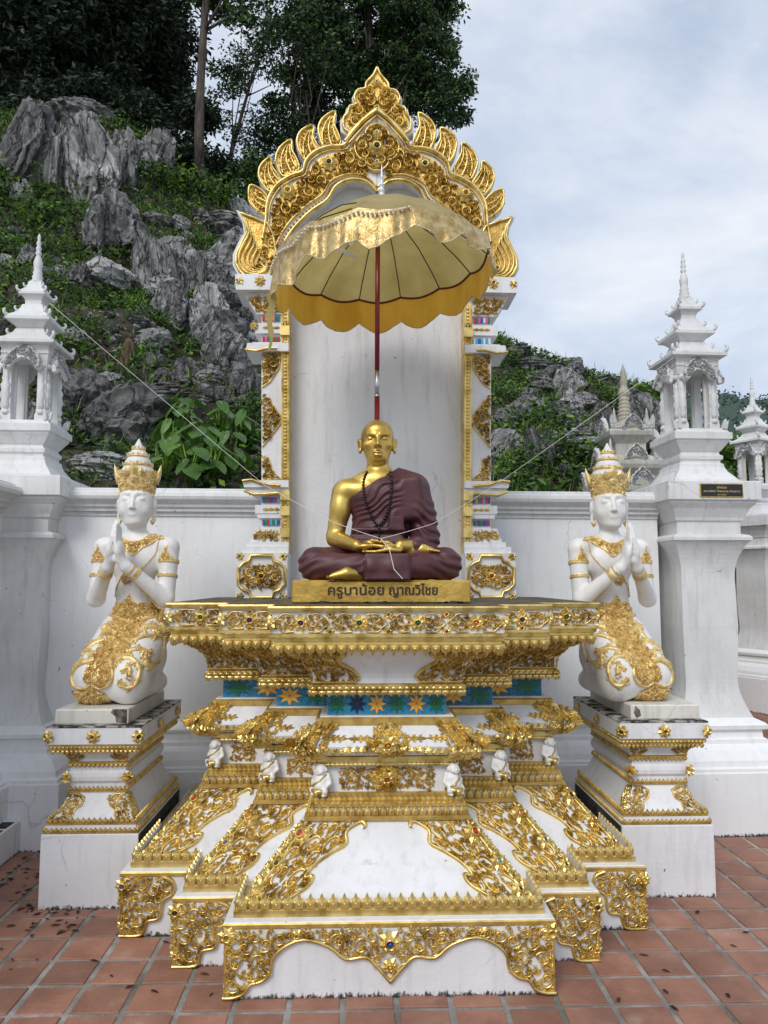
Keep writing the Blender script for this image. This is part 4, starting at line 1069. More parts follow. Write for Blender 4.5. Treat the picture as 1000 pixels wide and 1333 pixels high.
flower_obj(niche, M(*z_(496, 283), .014), .066, 'black'); flower_obj(niche, M(*z_(496, 240), .02), .032, 'sky', double=False); flower_obj(niche, M(*z_(496, 330), .02), .032, 'sky', double=False)
flower_obj(niche, NM(.03, -1)(*z_(496, 75), .0), .030, None, (0, -1, 0), 6); flower_obj(niche, NM(.03, -1)(*z_(496, 158), .01), .034, None, (0, -1, 0), 6)

# ================================================================== PARASOL
def cloth(name, c1, c2, scale, trans=.35, rough=.5, sheen=0.3, stretch=(1,1,1), bump=.4, bs=90, metal=0.0):
    m = noisy(name, c1, c2, scale=scale, rough=rough, bump=bump, bscale=bs, stretch=stretch, metal=metal)
    t = m.node_tree; b = t.nodes['Principled BSDF']; o = [n for n in t.nodes if n.type == 'OUTPUT_MATERIAL'][0]
    b.inputs['Sheen Weight'].default_value = sheen
    tr = t.nodes.new('ShaderNodeBsdfTranslucent'); mxx = t.nodes.new('ShaderNodeMixShader'); mxx.inputs[0].default_value = trans
    src = b.inputs['Base Color'].links[0].from_socket; t.links.new(src, tr.inputs[0])
    t.links.new(b.outputs[0], mxx.inputs[1]); t.links.new(tr.outputs[0], mxx.inputs[2]); t.links.new(mxx.outputs[0], o.inputs[0])
    return m
CAN = cloth('canopy_cloth', (0.50, 0.39, 0.13), (0.66, 0.54, 0.22), 5, .55, .7)
VALO = cloth('gold_brocade', (0.46, 0.30, 0.09), (0.80, 0.62, 0.30), 28, .30, .34, metal=.55, bump=.35, bs=90)
VALI = cloth('orange_satin', (0.66, 0.34, 0.03), (0.84, 0.50, 0.07), 7, .62, .45, stretch=(1, 1, .3))
par = thing('parasol', 'fringed gold ceremonial parasol on a dark red pole, torn on its left side', 'parasol')
PYC = 0.92; PXC = at(498, 320, PYC)[0]; PR = .585; PZ = 3.365; POLX = at(491, 450, PYC)[0]
NR = 14; NS = 6
def canopy_pt(r, a):
    k = abs(math.sin(a*NR/2))            # sag between ribs
    rise = .30*(1-(r**1.9)); z = PZ+rise-.022*k*r*r+math.cos(a)*r*.038
    return Vector((PXC+PR*r*math.cos(a), PYC+PR*r*math.sin(a), z))
V = []; F = []; NA = NR*NS; RR = [0.02]+[i/10 for i in range(1, 11)]
for r in RR:
    for k in range(NA): V.append(canopy_pt(r, 2*PI*k/NA))
rd = random.Random(12)
torn = set()
for i in range(len(RR)-1):
    for k in range(NA):
        a = 360*(k+.5)/NA
        if 222 < a < 252 and RR[i] > (.42 if a > 228 else .7)+.12*math.sin(a*.7): continue
        F.append((i*NA+k, i*NA+(k+1) % NA, (i+1)*NA+(k+1) % NA, (i+1)*NA+k))
can = np_mesh('canopy', [tuple(v) for v in V], F, CAN, par, True)
# valance all round: longer behind and on the left, hitched up on the right front
NV = 336; rows = 9
def drop(a):
    d = math.degrees(a) % 360
    pts = [(0, .17), (60, .20), (120, .20), (180, .20), (190, .25), (205, .27), (225, .25), (245, .18), (262, .215), (280, .125), (300, .145), (330, .115), (350, .14), (360, .17)]
    return float(np.interp(d, [p[0] for p in pts], [p[1] for p in pts]))
def val_pt(a, t, dr=0.0):
    sc = abs(math.sin(a*NR/2)); L = drop(a)*(1-.20*(1-sc)); p = canopy_pt(1.0, a)
    w = math.sin(a*47+math.sin(a*9)*2)*.32+math.sin(a*83+1.3)*.16+math.sin(a*19+math.sin(a*5))*.75
    front = 1 if math.sin(a) < 0 else .6
    r = PR*(1.0+.006)+w*.016*t*front+.03*t*(.6 if math.sin(a) < 0 else -.15)+dr
    return (PXC+r*math.cos(a), PYC+r*math.sin(a), p.z+.004-L*t+.008*t*math.sin(a*19)*front)
V = []; F = []; MI = []
for i in range(rows):
    for k in range(NV): V.append(val_pt(2*PI*k/NV, i/(rows-1)))
for i in range(rows-1):
    for k in range(NV):
        F.append((i*NV+k, i*NV+(k+1) % NV, (i+1)*NV+(k+1) % NV, (i+1)*NV+k)); MI.append(0 if 175 < 360*k/NV < 355 else 1)
np_mesh('valance', V, F, (VALO, VALI), par, True, MI)
mb = MB()
for k in range(NV+1):
    pass
mb.tube([val_pt(2*PI*k/NV, 1.0, .002) for k in range(NV+1)], .003, 5); mb.build('hem_braid', noisy('pale_braid', (.45, .38, .22), (.65, .57, .38), scale=60, rough=.6), par)
mb = MB(); mb.tube([(lambda p: (p[0], p[1], p[2]-.006))(val_pt(2*PI*k/NV, .03, -.012)) for k in range(NV+1)], .007, 5); mb.build('rim_hoop', flat('rim_red', (.12, .02, .01), .6), par)
BEAD = flat('pale_beads', (.62, .58, .5), .25)
mb = MB()
for k in range(46):
    a = math.radians(186+k*2.1); p = val_pt(a, .10+.22*(1-k/46), .012); mb.lathe([(.001, p[2]-.008), (.008, p[2]-.004), (.008, p[2]+.004), (.001, p[2]+.008)], 6, (p[0], p[1]))
stuff(mb.build('bead_string', BEAD, par))
mb = MB()
for a in range(3, 34):
    ang = math.radians(196+a*2.0+.5); p = val_pt(ang, .36+.02*math.sin(a), .01)
RIB = flat('dark_rib', (.02, .018, .015), .5)
for k in range(NR):
    a = 2*PI*k/NR; mb = MB(); mb.tube([canopy_pt(r, a)-Vector((0, 0, .008)) for r in (.03, .3, .6, .85, .99)], .0032, 5); mb.build('rib', RIB, par)
# torn strips
def strip(name, pts, w, mat, th=.0015):
    mb = MB(); L = []; R_ = []
    for k, p in enumerate(pts):
        q = w*(1-.75*(k/(len(pts)-1))**1.5)*(1+.3*math.sin(k*2.1)); L.append((p[0]-q, p[1], p[2])); R_.append((p[0]+q, p[1]+.004*math.sin(k), p[2]))
    n = len(pts); mb.add(L+R_, [(k, k+1, n+k+1, n+k) for k in range(n-1)], 0, True); return mb.build(name, mat, par)
WCL = cloth('white_lining', (.62, .62, .60), (.74, .74, .74), 6, .4, .8)
p0 = val_pt(math.radians(197), .9); strip('hanging_strip', [(p0[0]+.006*math.sin(k), p0[1]-.01, p0[2]-k*.03) for k in range(11)], .022, CAN)
a0 = canopy_pt(.62, math.radians(248)); strip('torn_lining', [(a0.x+.06-.012*k-.004*math.sin(k*2), a0.y-.02+k*.004, a0.z-.03-.026*k) for k in range(9)], .036, WCL)
a1 = canopy_pt(.8, math.radians(225)); strip('torn_lining', [(a1.x-.06+.035*k, a1.y-.0+.02*k, a1.z-.14+.012*k-.004*k*k*.5) for k in range(8)], .05, WCL)
mb = MB(); mb.tube([(POLX, PYC, zb), (POLX, PYC, 2.595)], .0145, 12); mb.tube([(POLX, PYC, 2.74), (POLX+.004, PYC, 3.60)], .0135, 12)
mb.build('pole', RED, par)
mb = MB(); mb.tube([(POLX, PYC, 2.595), (POLX, PYC, 2.74)], .0125, 12); mb.lathe([(.016, 2.59), (.017, 2.597), (.016, 2.605)], 12, (POLX, PYC)); mb.build('pole_sleeve', noisy('steel', (.4, .4, .42), (.55, .55, .57), rough=.3, metal=1), par)
mb = MB(); FP = [(.030, 3.56), (.034, 3.58), (.034, 3.60), (.022, 3.64), (.024, 3.65), (.018, 3.655), (.018, 3.665), (.024, 3.67), (.016, 3.68), (.015, 3.70), (.02, 3.705), (.013, 3.715), (.013, 3.735), (.017, 3.74), (.010, 3.75), (.009, 3.78), (.012, 3.785), (.006, 3.80), (.004, 3.84), (.001, 3.87)]
mb.lathe([(r, z+.05) for r, z in FP], 14, (PXC-.004, PYC)); mb.build('finial', noisy('silvered_white', (.6, .6, .6), (.75, .75, .75), rough=.25, metal=.2), par)

# ================================================================== SCULPTURE: signed distance fields -> one continuous skin
class SDF:
    def __init__(s, lo, hi, h):
        s.lo = np.array(lo, np.float32); s.h = h; s.n = np.ceil((np.array(hi)-np.array(lo))/h).astype(int)+1
        s.D = np.full(s.n, 1.0, np.float32)
        s.ax = [s.lo[i]+np.arange(s.n[i], dtype=np.float32)*h for i in range(3)]
    def sub(s, lo, hi, m):
        sl = []
        for i in range(3):
            a = int(max(0, math.floor((lo[i]-m-s.lo[i])/s.h))); b = int(min(s.n[i], math.ceil((hi[i]+m-s.lo[i])/s.h)+1)); sl.append(slice(a, max(a, b)))
        return tuple(sl)
    def grid(s, sl): return s.ax[0][sl[0]][:, None, None], s.ax[1][sl[1]][None, :, None], s.ax[2][sl[2]][None, None, :]
    def comb(s, sl, d, k, op):
        A = s.D[sl]
        if op == 'add':
            if k > 0: h = np.clip(.5+.5*(A-d)/k, 0, 1); s.D[sl] = A*(1-h)+d*h-k*h*(1-h)
            else: s.D[sl] = np.minimum(A, d)
        else:
            if k > 0: h = np.clip(.5-.5*(A+d)/k, 0, 1); s.D[sl] = A*(1-h)-d*h+k*h*(1-h)
            else: s.D[sl] = np.maximum(A, -d)
    def cap(s, a, b, r1, r2, k=.02, op='add', sq=(1,1,1)):
        a, b = np.array(a, np.float32), np.array(b, np.float32); r = max(r1, r2)
        sl = s.sub(np.minimum(a, b)-r, np.maximum(a, b)+r, k+.02); X, Y, Z = s.grid(sl); ba = b-a; L = float((ba*ba).sum())+1e-9
        t = np.clip(((X-a[0])*ba[0]+(Y-a[1])*ba[1]+(Z-a[2])*ba[2])/L, 0, 1)
        d = np.sqrt(((X-a[0]-t*ba[0])*sq[0])**2+((Y-a[1]-t*ba[1])*sq[1])**2+((Z-a[2]-t*ba[2])*sq[2])**2)-(r1+(r2-r1)*t)
        s.comb(sl, d, k, op)
    def chain(s, pts, k=.01, op='add'):
        for (a, ra), (b, rb) in zip(pts[:-1], pts[1:]): s.cap(a, b, ra, rb, k, op)
    def ell(s, c, r, k=.02, op='add', rot=None):
        c = np.array(c, np.float32); R_ = max(r); sl = s.sub(c-R_, c+R_, k+.02); X, Y, Z = s.grid(sl); X, Y, Z = X-c[0], Y-c[1], Z-c[2]
        if rot is not None:
            m = np.array(rot.transposed() if hasattr(rot, 'transposed') else rot)
            X, Y, Z = m[0][0]*X+m[0][1]*Y+m[0][2]*Z, m[1][0]*X+m[1][1]*Y+m[1][2]*Z, m[2][0]*X+m[2][1]*Y+m[2][2]*Z
        k0 = np.sqrt((X/r[0])**2+(Y/r[1])**2+(Z/r[2])**2); k1 = np.sqrt((X/r[0]**2)**2+(Y/r[1]**2)**2+(Z/r[2]**2)**2)+1e-6
        s.comb(sl, k0*(k0-1)/k1, k, op)
    def box(s, c, r, rd_=.01, k=.01, op='add', rot=None):
        c = np.array(c, np.float32); R_ = math.sqrt(sum(q*q for q in r)); sl = s.sub(c-R_, c+R_, k+.02); X, Y, Z = s.grid(sl); X, Y, Z = X-c[0], Y-c[1], Z-c[2]
        if rot is not None:
            m = np.array(rot.transposed()); X, Y, Z = m[0][0]*X+m[0][1]*Y+m[0][2]*Z, m[1][0]*X+m[1][1]*Y+m[1][2]*Z, m[2][0]*X+m[2][1]*Y+m[2][2]*Z
        qx, qy, qz = np.abs(X)-r[0]+rd_, np.abs(Y)-r[1]+rd_, np.abs(Z)-r[2]+rd_
        d = np.sqrt(np.maximum(qx, 0)**2+np.maximum(qy, 0)**2+np.maximum(qz, 0)**2)+np.minimum(np.maximum(qx, np.maximum(qy, qz)), 0)-rd_
        s.comb(sl, d, k, op)
    def mesh(s):
        D = s.D; n = D.shape; ins = D < 0; cnt = np.zeros((n[0]-1, n[1]-1, n[2]-1), np.int16)
        P = np.zeros(cnt.shape+(3,), np.float32)
        I = [np.arange(m-1, dtype=np.float32) for m in n]
        base = np.stack(np.meshgrid(*I, indexing='ij'), -1)
        C = [(a, b, c) for a in (0, 1) for b in (0, 1) for c in (0, 1)]
        def cor(A, c): return A[c[0]:n[0]-1+c[0], c[1]:n[1]-1+c[1], c[2]:n[2]-1+c[2]]
        for i, a in enumerate(C):
            for b in C[i+1:]:
                if sum(abs(p-q) for p, q in zip(a, b)) != 1: continue
                da, db = cor(D, a), cor(D, b); m = (da < 0) != (db < 0)
                t = np.where(m, da/(da-db+1e-12*(da == db)), 0)
                for ax in range(3): P[..., ax] += np.where(m, a[ax]+(b[ax]-a[ax])*t, 0)
                cnt += m
        act = cnt > 0; idx = -np.ones(cnt.shape, np.int64); idx[act] = np.arange(act.sum())
        V = (base[act]+P[act]/cnt[act][:, None])*s.h+s.lo
        F = []
        for ax in range(3):
            o = [(0, 0, 0)]*4; u, v = [(1, 2), (2, 0), (0, 1)][ax]
            a = [slice(1, -1)]*3; a[ax] = slice(0, n[ax]-1); b = list(a); b[ax] = slice(1, n[ax])
            # edges along ax at grid nodes with u,v in 1..n-2
            A, B = ins[tuple(a)], ins[tuple(b)]; m = A != B; w = np.argwhere(m)
            if not len(w): continue
            flip = A[m]; g = w.copy(); g[:, u] += 1; g[:, v] += 1
            def q(du, dv): k = g.copy(); k[:, u] += du; k[:, v] += dv; return idx[k[:, 0], k[:, 1], k[:, 2]]
            Q = np.stack([q(-1, -1), q(0, -1), q(0, 0), q(-1, 0)], 1); Q[~flip] = Q[~flip][:, ::-1]; F.append(Q)
        return V, np.concatenate(F)
def relax(V, F, it=2, k=.5):
    V = V.astype(np.float64)
    for _ in range(it):
        S_ = np.zeros_like(V); c = np.zeros(len(V))
        for a, b in ((0, 1), (1, 2), (2, 3), (3, 0)):
            np.add.at(S_, F[:, a], V[F[:, b]]); np.add.at(S_, F[:, b], V[F[:, a]]); np.add.at(c, F[:, a], 1); np.add.at(c, F[:, b], 1)
        V = V*(1-k)+S_/c[:, None]*k
    return V
def rotz(V, a): c, s_ = math.cos(a), math.sin(a); V = np.asarray(V, float).copy(); x = V[:, 0].copy(); V[:, 0] = c*x-s_*V[:, 1]; V[:, 1] = s_*x+c*V[:, 1]; return V
RX = lambda a: Matrix.Rotation(math.radians(a), 3, 'X'); RY = lambda a: Matrix.Rotation(math.radians(a), 3, 'Y'); RZ = lambda a: Matrix.Rotation(math.radians(a), 3, 'Z')

# ------------------------------------------------------------------ the seated monk
MX, MY, MZ = -.024, .70, 1.605
monk = thing('monk_statue', 'gilded statue of a seated monk in a dark maroon robe with black prayer beads', 'statue', (MX, MY, MZ))
g = SDF((-.31, -.33, -.02), (.33, .17, .84), .0048)
hx = -.012
g.ell((hx, .012, .725), (.083, .100, .088), .0); g.ell((hx, -.015, .665), (.070, .082, .092), .03); g.ell((hx, -.045, .606), (.040, .040, .030), .03)
g.ell((hx, -.075, .740), (.052, .022, .035), .03)                                             # forehead
for q in (-1, 1):
    g.cap((hx+q*.052, -.078, .722), (hx+q*.014, -.096, .717), .006, .008, .012)               # brow
    g.ell((hx+q*.036, -.092, .700), (.021, .014, .012), .006, 'sub')                          # socket
    g.ell((hx+q*.035, -.078, .700), (.017, .013, .0085), .003)                                # eyeball and lids
    g.cap((hx+q*.050, -.0895, .7005), (hx+q*.022, -.0925, .7000), .0012, .0012, .0015, 'sub')
    g.ell((hx+q*.052, -.060, .672), (.022, .020, .018), .02)                                  # cheek
    g.ell((hx+q*.088, .012, .684), (.012, .020, .034), .010, rot=RY(q*12)); g.ell((hx+q*.097, .000, .690), (.006, .010, .017), .004, 'sub'); g.ell((hx+q*.088, .0, .650), (.009, .010, .014), .008)
    g.ell((hx+q*.013, -.105, .661), (.010, .010, .008), .005)                                 # nostril wing
g.cap((hx, -.097, .712), (hx, -.116, .666), .008, .012, .009)
g.ell((hx, -.094, .630), (.026, .012, .008), .006); g.ell((hx, -.093, .616), (.022, .012, .008), .006); g.cap((hx-.024, -.099, .6235), (hx+.024, -.099, .6235), .0015, .0015, .003, 'sub')
g.cap((hx, .02, .62), (-.004, .02, .50), .052, .062, .02)
g.ell((-.006, .0, .50), (.13, .075, .06), .04); g.ell((0, .0, .40), (.145, .088, .10), .04)
g.ell((-.105, -.045, .445), (.055, .035, .042), .03)
g.ell((-.165, .0, .455), (.062, .060, .055), .04)
g.cap((-.185, .0, .43), (-.222, .0, .225), .058, .044, .02); g.ell((-.195, -.012, .36), (.05, .05, .07), .02)
g.cap((-.222, -.005, .205), (-.115, -.175, .165), .045, .029, .02)
g.cap((.15, -.12, .165), (.095, -.175, .165), .038, .028, .01)                                # the covered arm's wrist
# hands, right laid in left
g.ell((-.070, -.192, .160), (.052, .032, .018), .014, rot=RY(-4)); g.ell((.050, -.198, .142), (.052, .034, .018), .014, rot=RY(5))
for k in range(4):
    y = -.180-.0125*k; L_ = (.085, .10, .10, .085)[k]
    g.chain([((-.035, y, .163), .0088), ((-.035+L_*.5, y-.004, .158), .0084), ((-.035+L_, y-.002, .154), .0065)], .002)
    g.chain([((.02, y-.006, .140), .0088), ((.02-L_*.55, y-.008, .133), .0084), ((.02-L_*1.05, y-.004, .134), .0065)], .002)
g.chain([((-.075, -.185, .172), .012), ((-.040, -.200, .187), .010), ((-.008, -.205, .184), .0075)], .004)
g.chain([((.065, -.19, .158), .012), ((.035, -.204, .176), .010), ((.000, -.208, .182), .0075)], .004)
# feet
g.chain([((-.10, -.20, .03), .03), ((-.16, -.225, .032), .028), ((-.225, -.235, .018), .016)], .01)
for k in range(5): g.cap((-.215, -.222-.010*k+.02, .022), (-.252+.005*abs(k-1), -.222-.011*k+.02, .016), .009-.0006*k, .0075, .002)
g.chain([((.13, -.13, .135), .028), ((.20, -.14, .150), .026), ((.245, -.14, .140), .018)], .01)
for k in range(5): g.cap((.24, -.165+.012*k, .145), (.282-.006*k, -.165+.012*k, .137), .009-.0006*k, .007, .002)
Vb, Fb = g.mesh(); Vb = relax(Vb, Fb, 1, .4)
np_mesh('body', Vb, Fb, GOLD_S, monk, True)
g = SDF((-.42, -.32, -.012), (.42, .19, .60), .0052)
g.ell((0, .0, .405), (.163, .118, .13), .0); g.ell((-.005, .005, .45), (.16, .106, .10), .04); g.ell((0, .01, .25), (.145, .115, .14), .05); g.ell((.0, .04, .10), (.20, .14, .12), .05)
g.ell((.12, .01, .485), (.10, .085, .055), .04); g.cap((.05, .02, .53), (.17, .01, .475), .055, .065, .03)
g.cap((.185, .0, .45), (.232, -.005, .22), .070, .062, .03); g.cap((.232, -.01, .20), (.175, -.115, .165), .066, .052, .03); g.ell((.215, -.01, .30), (.065, .075, .12), .03)
g.box((.12, -.075, .40), (.10, .035, .11), .03, .03, rot=RY(-8))
# clip away the bare shoulder
nx_, nz_ = .534, -.845
X, Y, Z = g.grid(tuple(slice(0, m) for m in g.n)); cut = -((X-.10)*nx_+(Z-.565)*nz_)
cut = np.maximum(cut, -(X+.165+0*Z)*1.0*np.where(Z > .15, 1, 0)-0.0)
h_ = np.clip(.5-.5*(g.D-cut)/.008, 0, 1); g.D = np.maximum(g.D, cut+np.zeros_like(g.D))
# drape folds
s1_ = (X*nx_+Z*nz_)
warp = .012*np.sin(X*31+Z*17)+.010*np.sin(Z*43-X*11)
w_t = np.clip((.13-X)/.05, 0, 1)*np.clip((Z-.14)/.05, 0, 1)
g.D += (.0052*w_t*np.sin((s1_+warp)*205)*np.clip(.7+.5*np.sin(X*21-Z*13), .1, 1)).astype(np.float32)
w_s = np.clip((X-.15)/.04, 0, 1)*np.clip((Z-.14)/.04, 0, 1)*np.clip((.42-Z)/.08, 0, 1)
g.D += (.0045*w_s*np.sin((Z*.9+X*.55+.008*np.sin(X*60))*150)).astype(np.float32)
# a hollow line along the edge of the shoulder cloth
g.cap((.10, -.125, .52), (.035, -.13, .30), .006, .006, .008, 'sub')
g.box((.078, -.128, .275), (.036, .016, .036), .008, .006, rot=RY(4))
g.cap((-.13, -.11, .245), (.11, -.125, .245), .012, .012, .012); g.cap((-.14, -.10, .215), (.1, -.12, .212), .010, .010, .008)
g.cap((-.12, -.11, .18), (.12, -.12, .18), .02, .02, .02)
# folded legs
for q in (-1, 1):
    g.cap((q*.10, .03, .085), (q*.315, -.10, .080), .088, .078, .03); g.cap((q*.31, -.115, .070), (q*.05, -.20, .060), .070, .055, .03)
    g.ell((q*.320, -.09, .075), (.072, .085, .078), .02)
g.ell((0, -.12, .07), (.20, .12, .065), .03); g.box((.03, -.225, .060), (.110, .020, .066), .012, .012, rot=RX(-4))
g.cap((-.075, -.247, .118), (-.075, -.243, .01), .005, .005, .006, 'sub'); g.cap((.138, -.247, .118), (.138, -.243, .01), .005, .005, .006, 'sub'); g.cap((-.07, -.252, .035), (.135, -.252, .030), .003, .003, .003, 'sub')
w_l = np.clip((.155-Z)/.03, 0, 1)*np.clip((np.abs(X-.03)-.10)/.03, 0, 1)
g.D += (.0045*w_l*np.sin((Z*1.0+np.abs(X)*.42+.006*np.sin(X*45))*135)*np.clip(.6+.6*np.sin(X*17+2), .15, 1)).astype(np.float32)
# openings for the feet
g.ell((-.185, -.26, .022), (.085, .045, .038), .01, 'sub'); 
Zf = (-(Z+.001))+np.zeros_like(g.D); g.D = np.maximum(g.D, Zf)
Vr, Fr = g.mesh(); Vr = relax(Vr, Fr, 2, .45)
robe = np_mesh('robe', Vr, Fr, MAROON, monk, True)
bvh_r = BVHTree.FromPolygons([tuple(v) for v in Vr], [tuple(f) for f in Fr]); bvh_b = BVHTree.FromPolygons([tuple(v) for v in Vb], [tuple(f) for f in Fb])
def front_hit(x, z, trees, y0=-1.0):
    best = None
    for t in trees:
        h = t.ray_cast(Vector((x, y0, z)), Vector((0, 1, 0)))
        if h[0] is not None and (best is None or h[0].y < best[0].y): best = h
    return best
BEADS = flat('black_wood_beads', (.012, .010, .010), .35)
pathb = smooth_path([(-.066, .535), (-.082, .49), (-.078, .40), (-.045, .315), (-.008, .265), (.030, .315), (.050, .40), (.056, .48), (.050, .535)], 14)
mb = MB(); last = None
for (x, z) in pathb:
    h = front_hit(x, z, (bvh_r, bvh_b)); p = Vector((x, (h[0].y if h else -.1)-.006, z))
    if last is None or (p-last).length > .0125:
        last = p; mb.lathe([(.001, p.z-.0075), (.0062, p.z-.004), (.0075, p.z), (.0062, p.z+.004), (.001, p.z+.0075)], 6, (p.x, p.y))
for k in range(7):
    z = .262-k*.012; h = front_hit(-.008, z, (bvh_r, bvh_b)); y = (h[0].y if h else -.12)-.006; mb.lathe([(.001, z-.008), (.008 if k < 5 else .005, z), (.001, z+.008)], 6, (-.008+.002*(k % 2), y))
stuff(mb.build('prayer_beads', BEADS, monk))
# pedestal plate with the name
mb = MB(); mb.box(-.420, .425, -.205, .27, -.112, 0, 0, .010)
GOLD_PL = noisy('gold_painted_concrete', (0.50, 0.31, 0.06), (0.74, 0.50, 0.13), scale=7, rough=0.40, metal=0.65, bump=0.5, bscale=25, c3=(.30, .17, .04), p3=.82)
bp_ = mb.build('name_plinth', GOLD_PL, monk)
BROWN = flat('lettering_dark_brown', (.035, .018, .008), .5)
text_obj('name_lettering', 'ครูบาน้อย', .069, (-.118, -.2075, -.050), bp_, BROWN, .0015, bold=0, fit=.262, hk=.92, fat=.0028)
text_obj('name_lettering', 'ญาณวิไชย', .069, (.152, -.2075, -.050), bp_, BROWN, .0015, bold=0, fit=.228, hk=.92, fat=.0028)
mb = MB(); rd = random.Random(8)
for k in range(26):
    x = rd.uniform(-.37, .40); w = rd.uniform(.008, .03); h = rd.uniform(.003, .011)
    P = [(x-w, -.108), (x+w, -.108), (x+w*.7, -.108+h*.8), (x+w*.1, -.108+h), (x-w*.6, -.108+h*.5)]
    mb.add([(a, -.2062, b) for a, b in P], [(0, 1, 2, 3, 4)])
for k, (x, w) in enumerate(((-.265, .028), (.345, .022), (.02, .05))):
    P = [(x-w, -.110), (x+w, -.110), (x+w*.8, -.104+.004*(k != 2)), (x-w*.7, -.101+.004*(k != 2))]; mb.add([(a, -.2066, b) for a, b in P], [(0, 1, 2, 3)])
stuff(mb.build('mould_stains', BLACKM, bp_))
# white sacred cord
CORD = flat('white_cord', (.72, .70, .64), .8)
def cord(label, pts, r, sag=0.0):
    P = []
    for a, b in zip(pts[:-1], pts[1:]):
        for k in range(12): t = k/12; P.append((a[0]+(b[0]-a[0])*t, a[1]+(b[1]-a[1])*t, a[2]+(b[2]-a[2])*t-sag*4*t*(1-t)))
    P.append(pts[-1]); mb = MB(); mb.tube(P, r, 5); o = mb.build('cord', CORD); tag(o, label, 'cord'); return o
hand = (MX+.0, MY-.225, MZ+.195)
la = (-2.2, 1.86, at(84, 395, 1.86)[1]); lb = (*[at(345, 632, YN-.1)[0], YN-.12], at(345, 632, YN-.1)[1])
wl = (MX-.235, MY-.10, MZ+.285); wr = (MX+.26, MY-.12, MZ+.275)
cord('white sacred cord slanting from the left lantern roof to the niche and the monk\'s hands', [la, lb, wl, hand], .0015, .003)
lc = (at(650, 628, YN-.1)[0], YN-.12, at(650, 628, YN-.1)[1]); ld = (2.06, 1.98, at(866, 465, 1.98)[1])
cord('white sacred cord rising from the monk\'s hands to the right lantern roof', [hand, wr, lc, ld], .0015, .003)
cord('thin white cord end hanging down from the monk\'s hands over his lap', [hand, (MX+.04, MY-.245, MZ+.14), (MX+.06, MY-.258, MZ+.05), (MX+.10, MY-.262, MZ+.005)], .0022, 0)

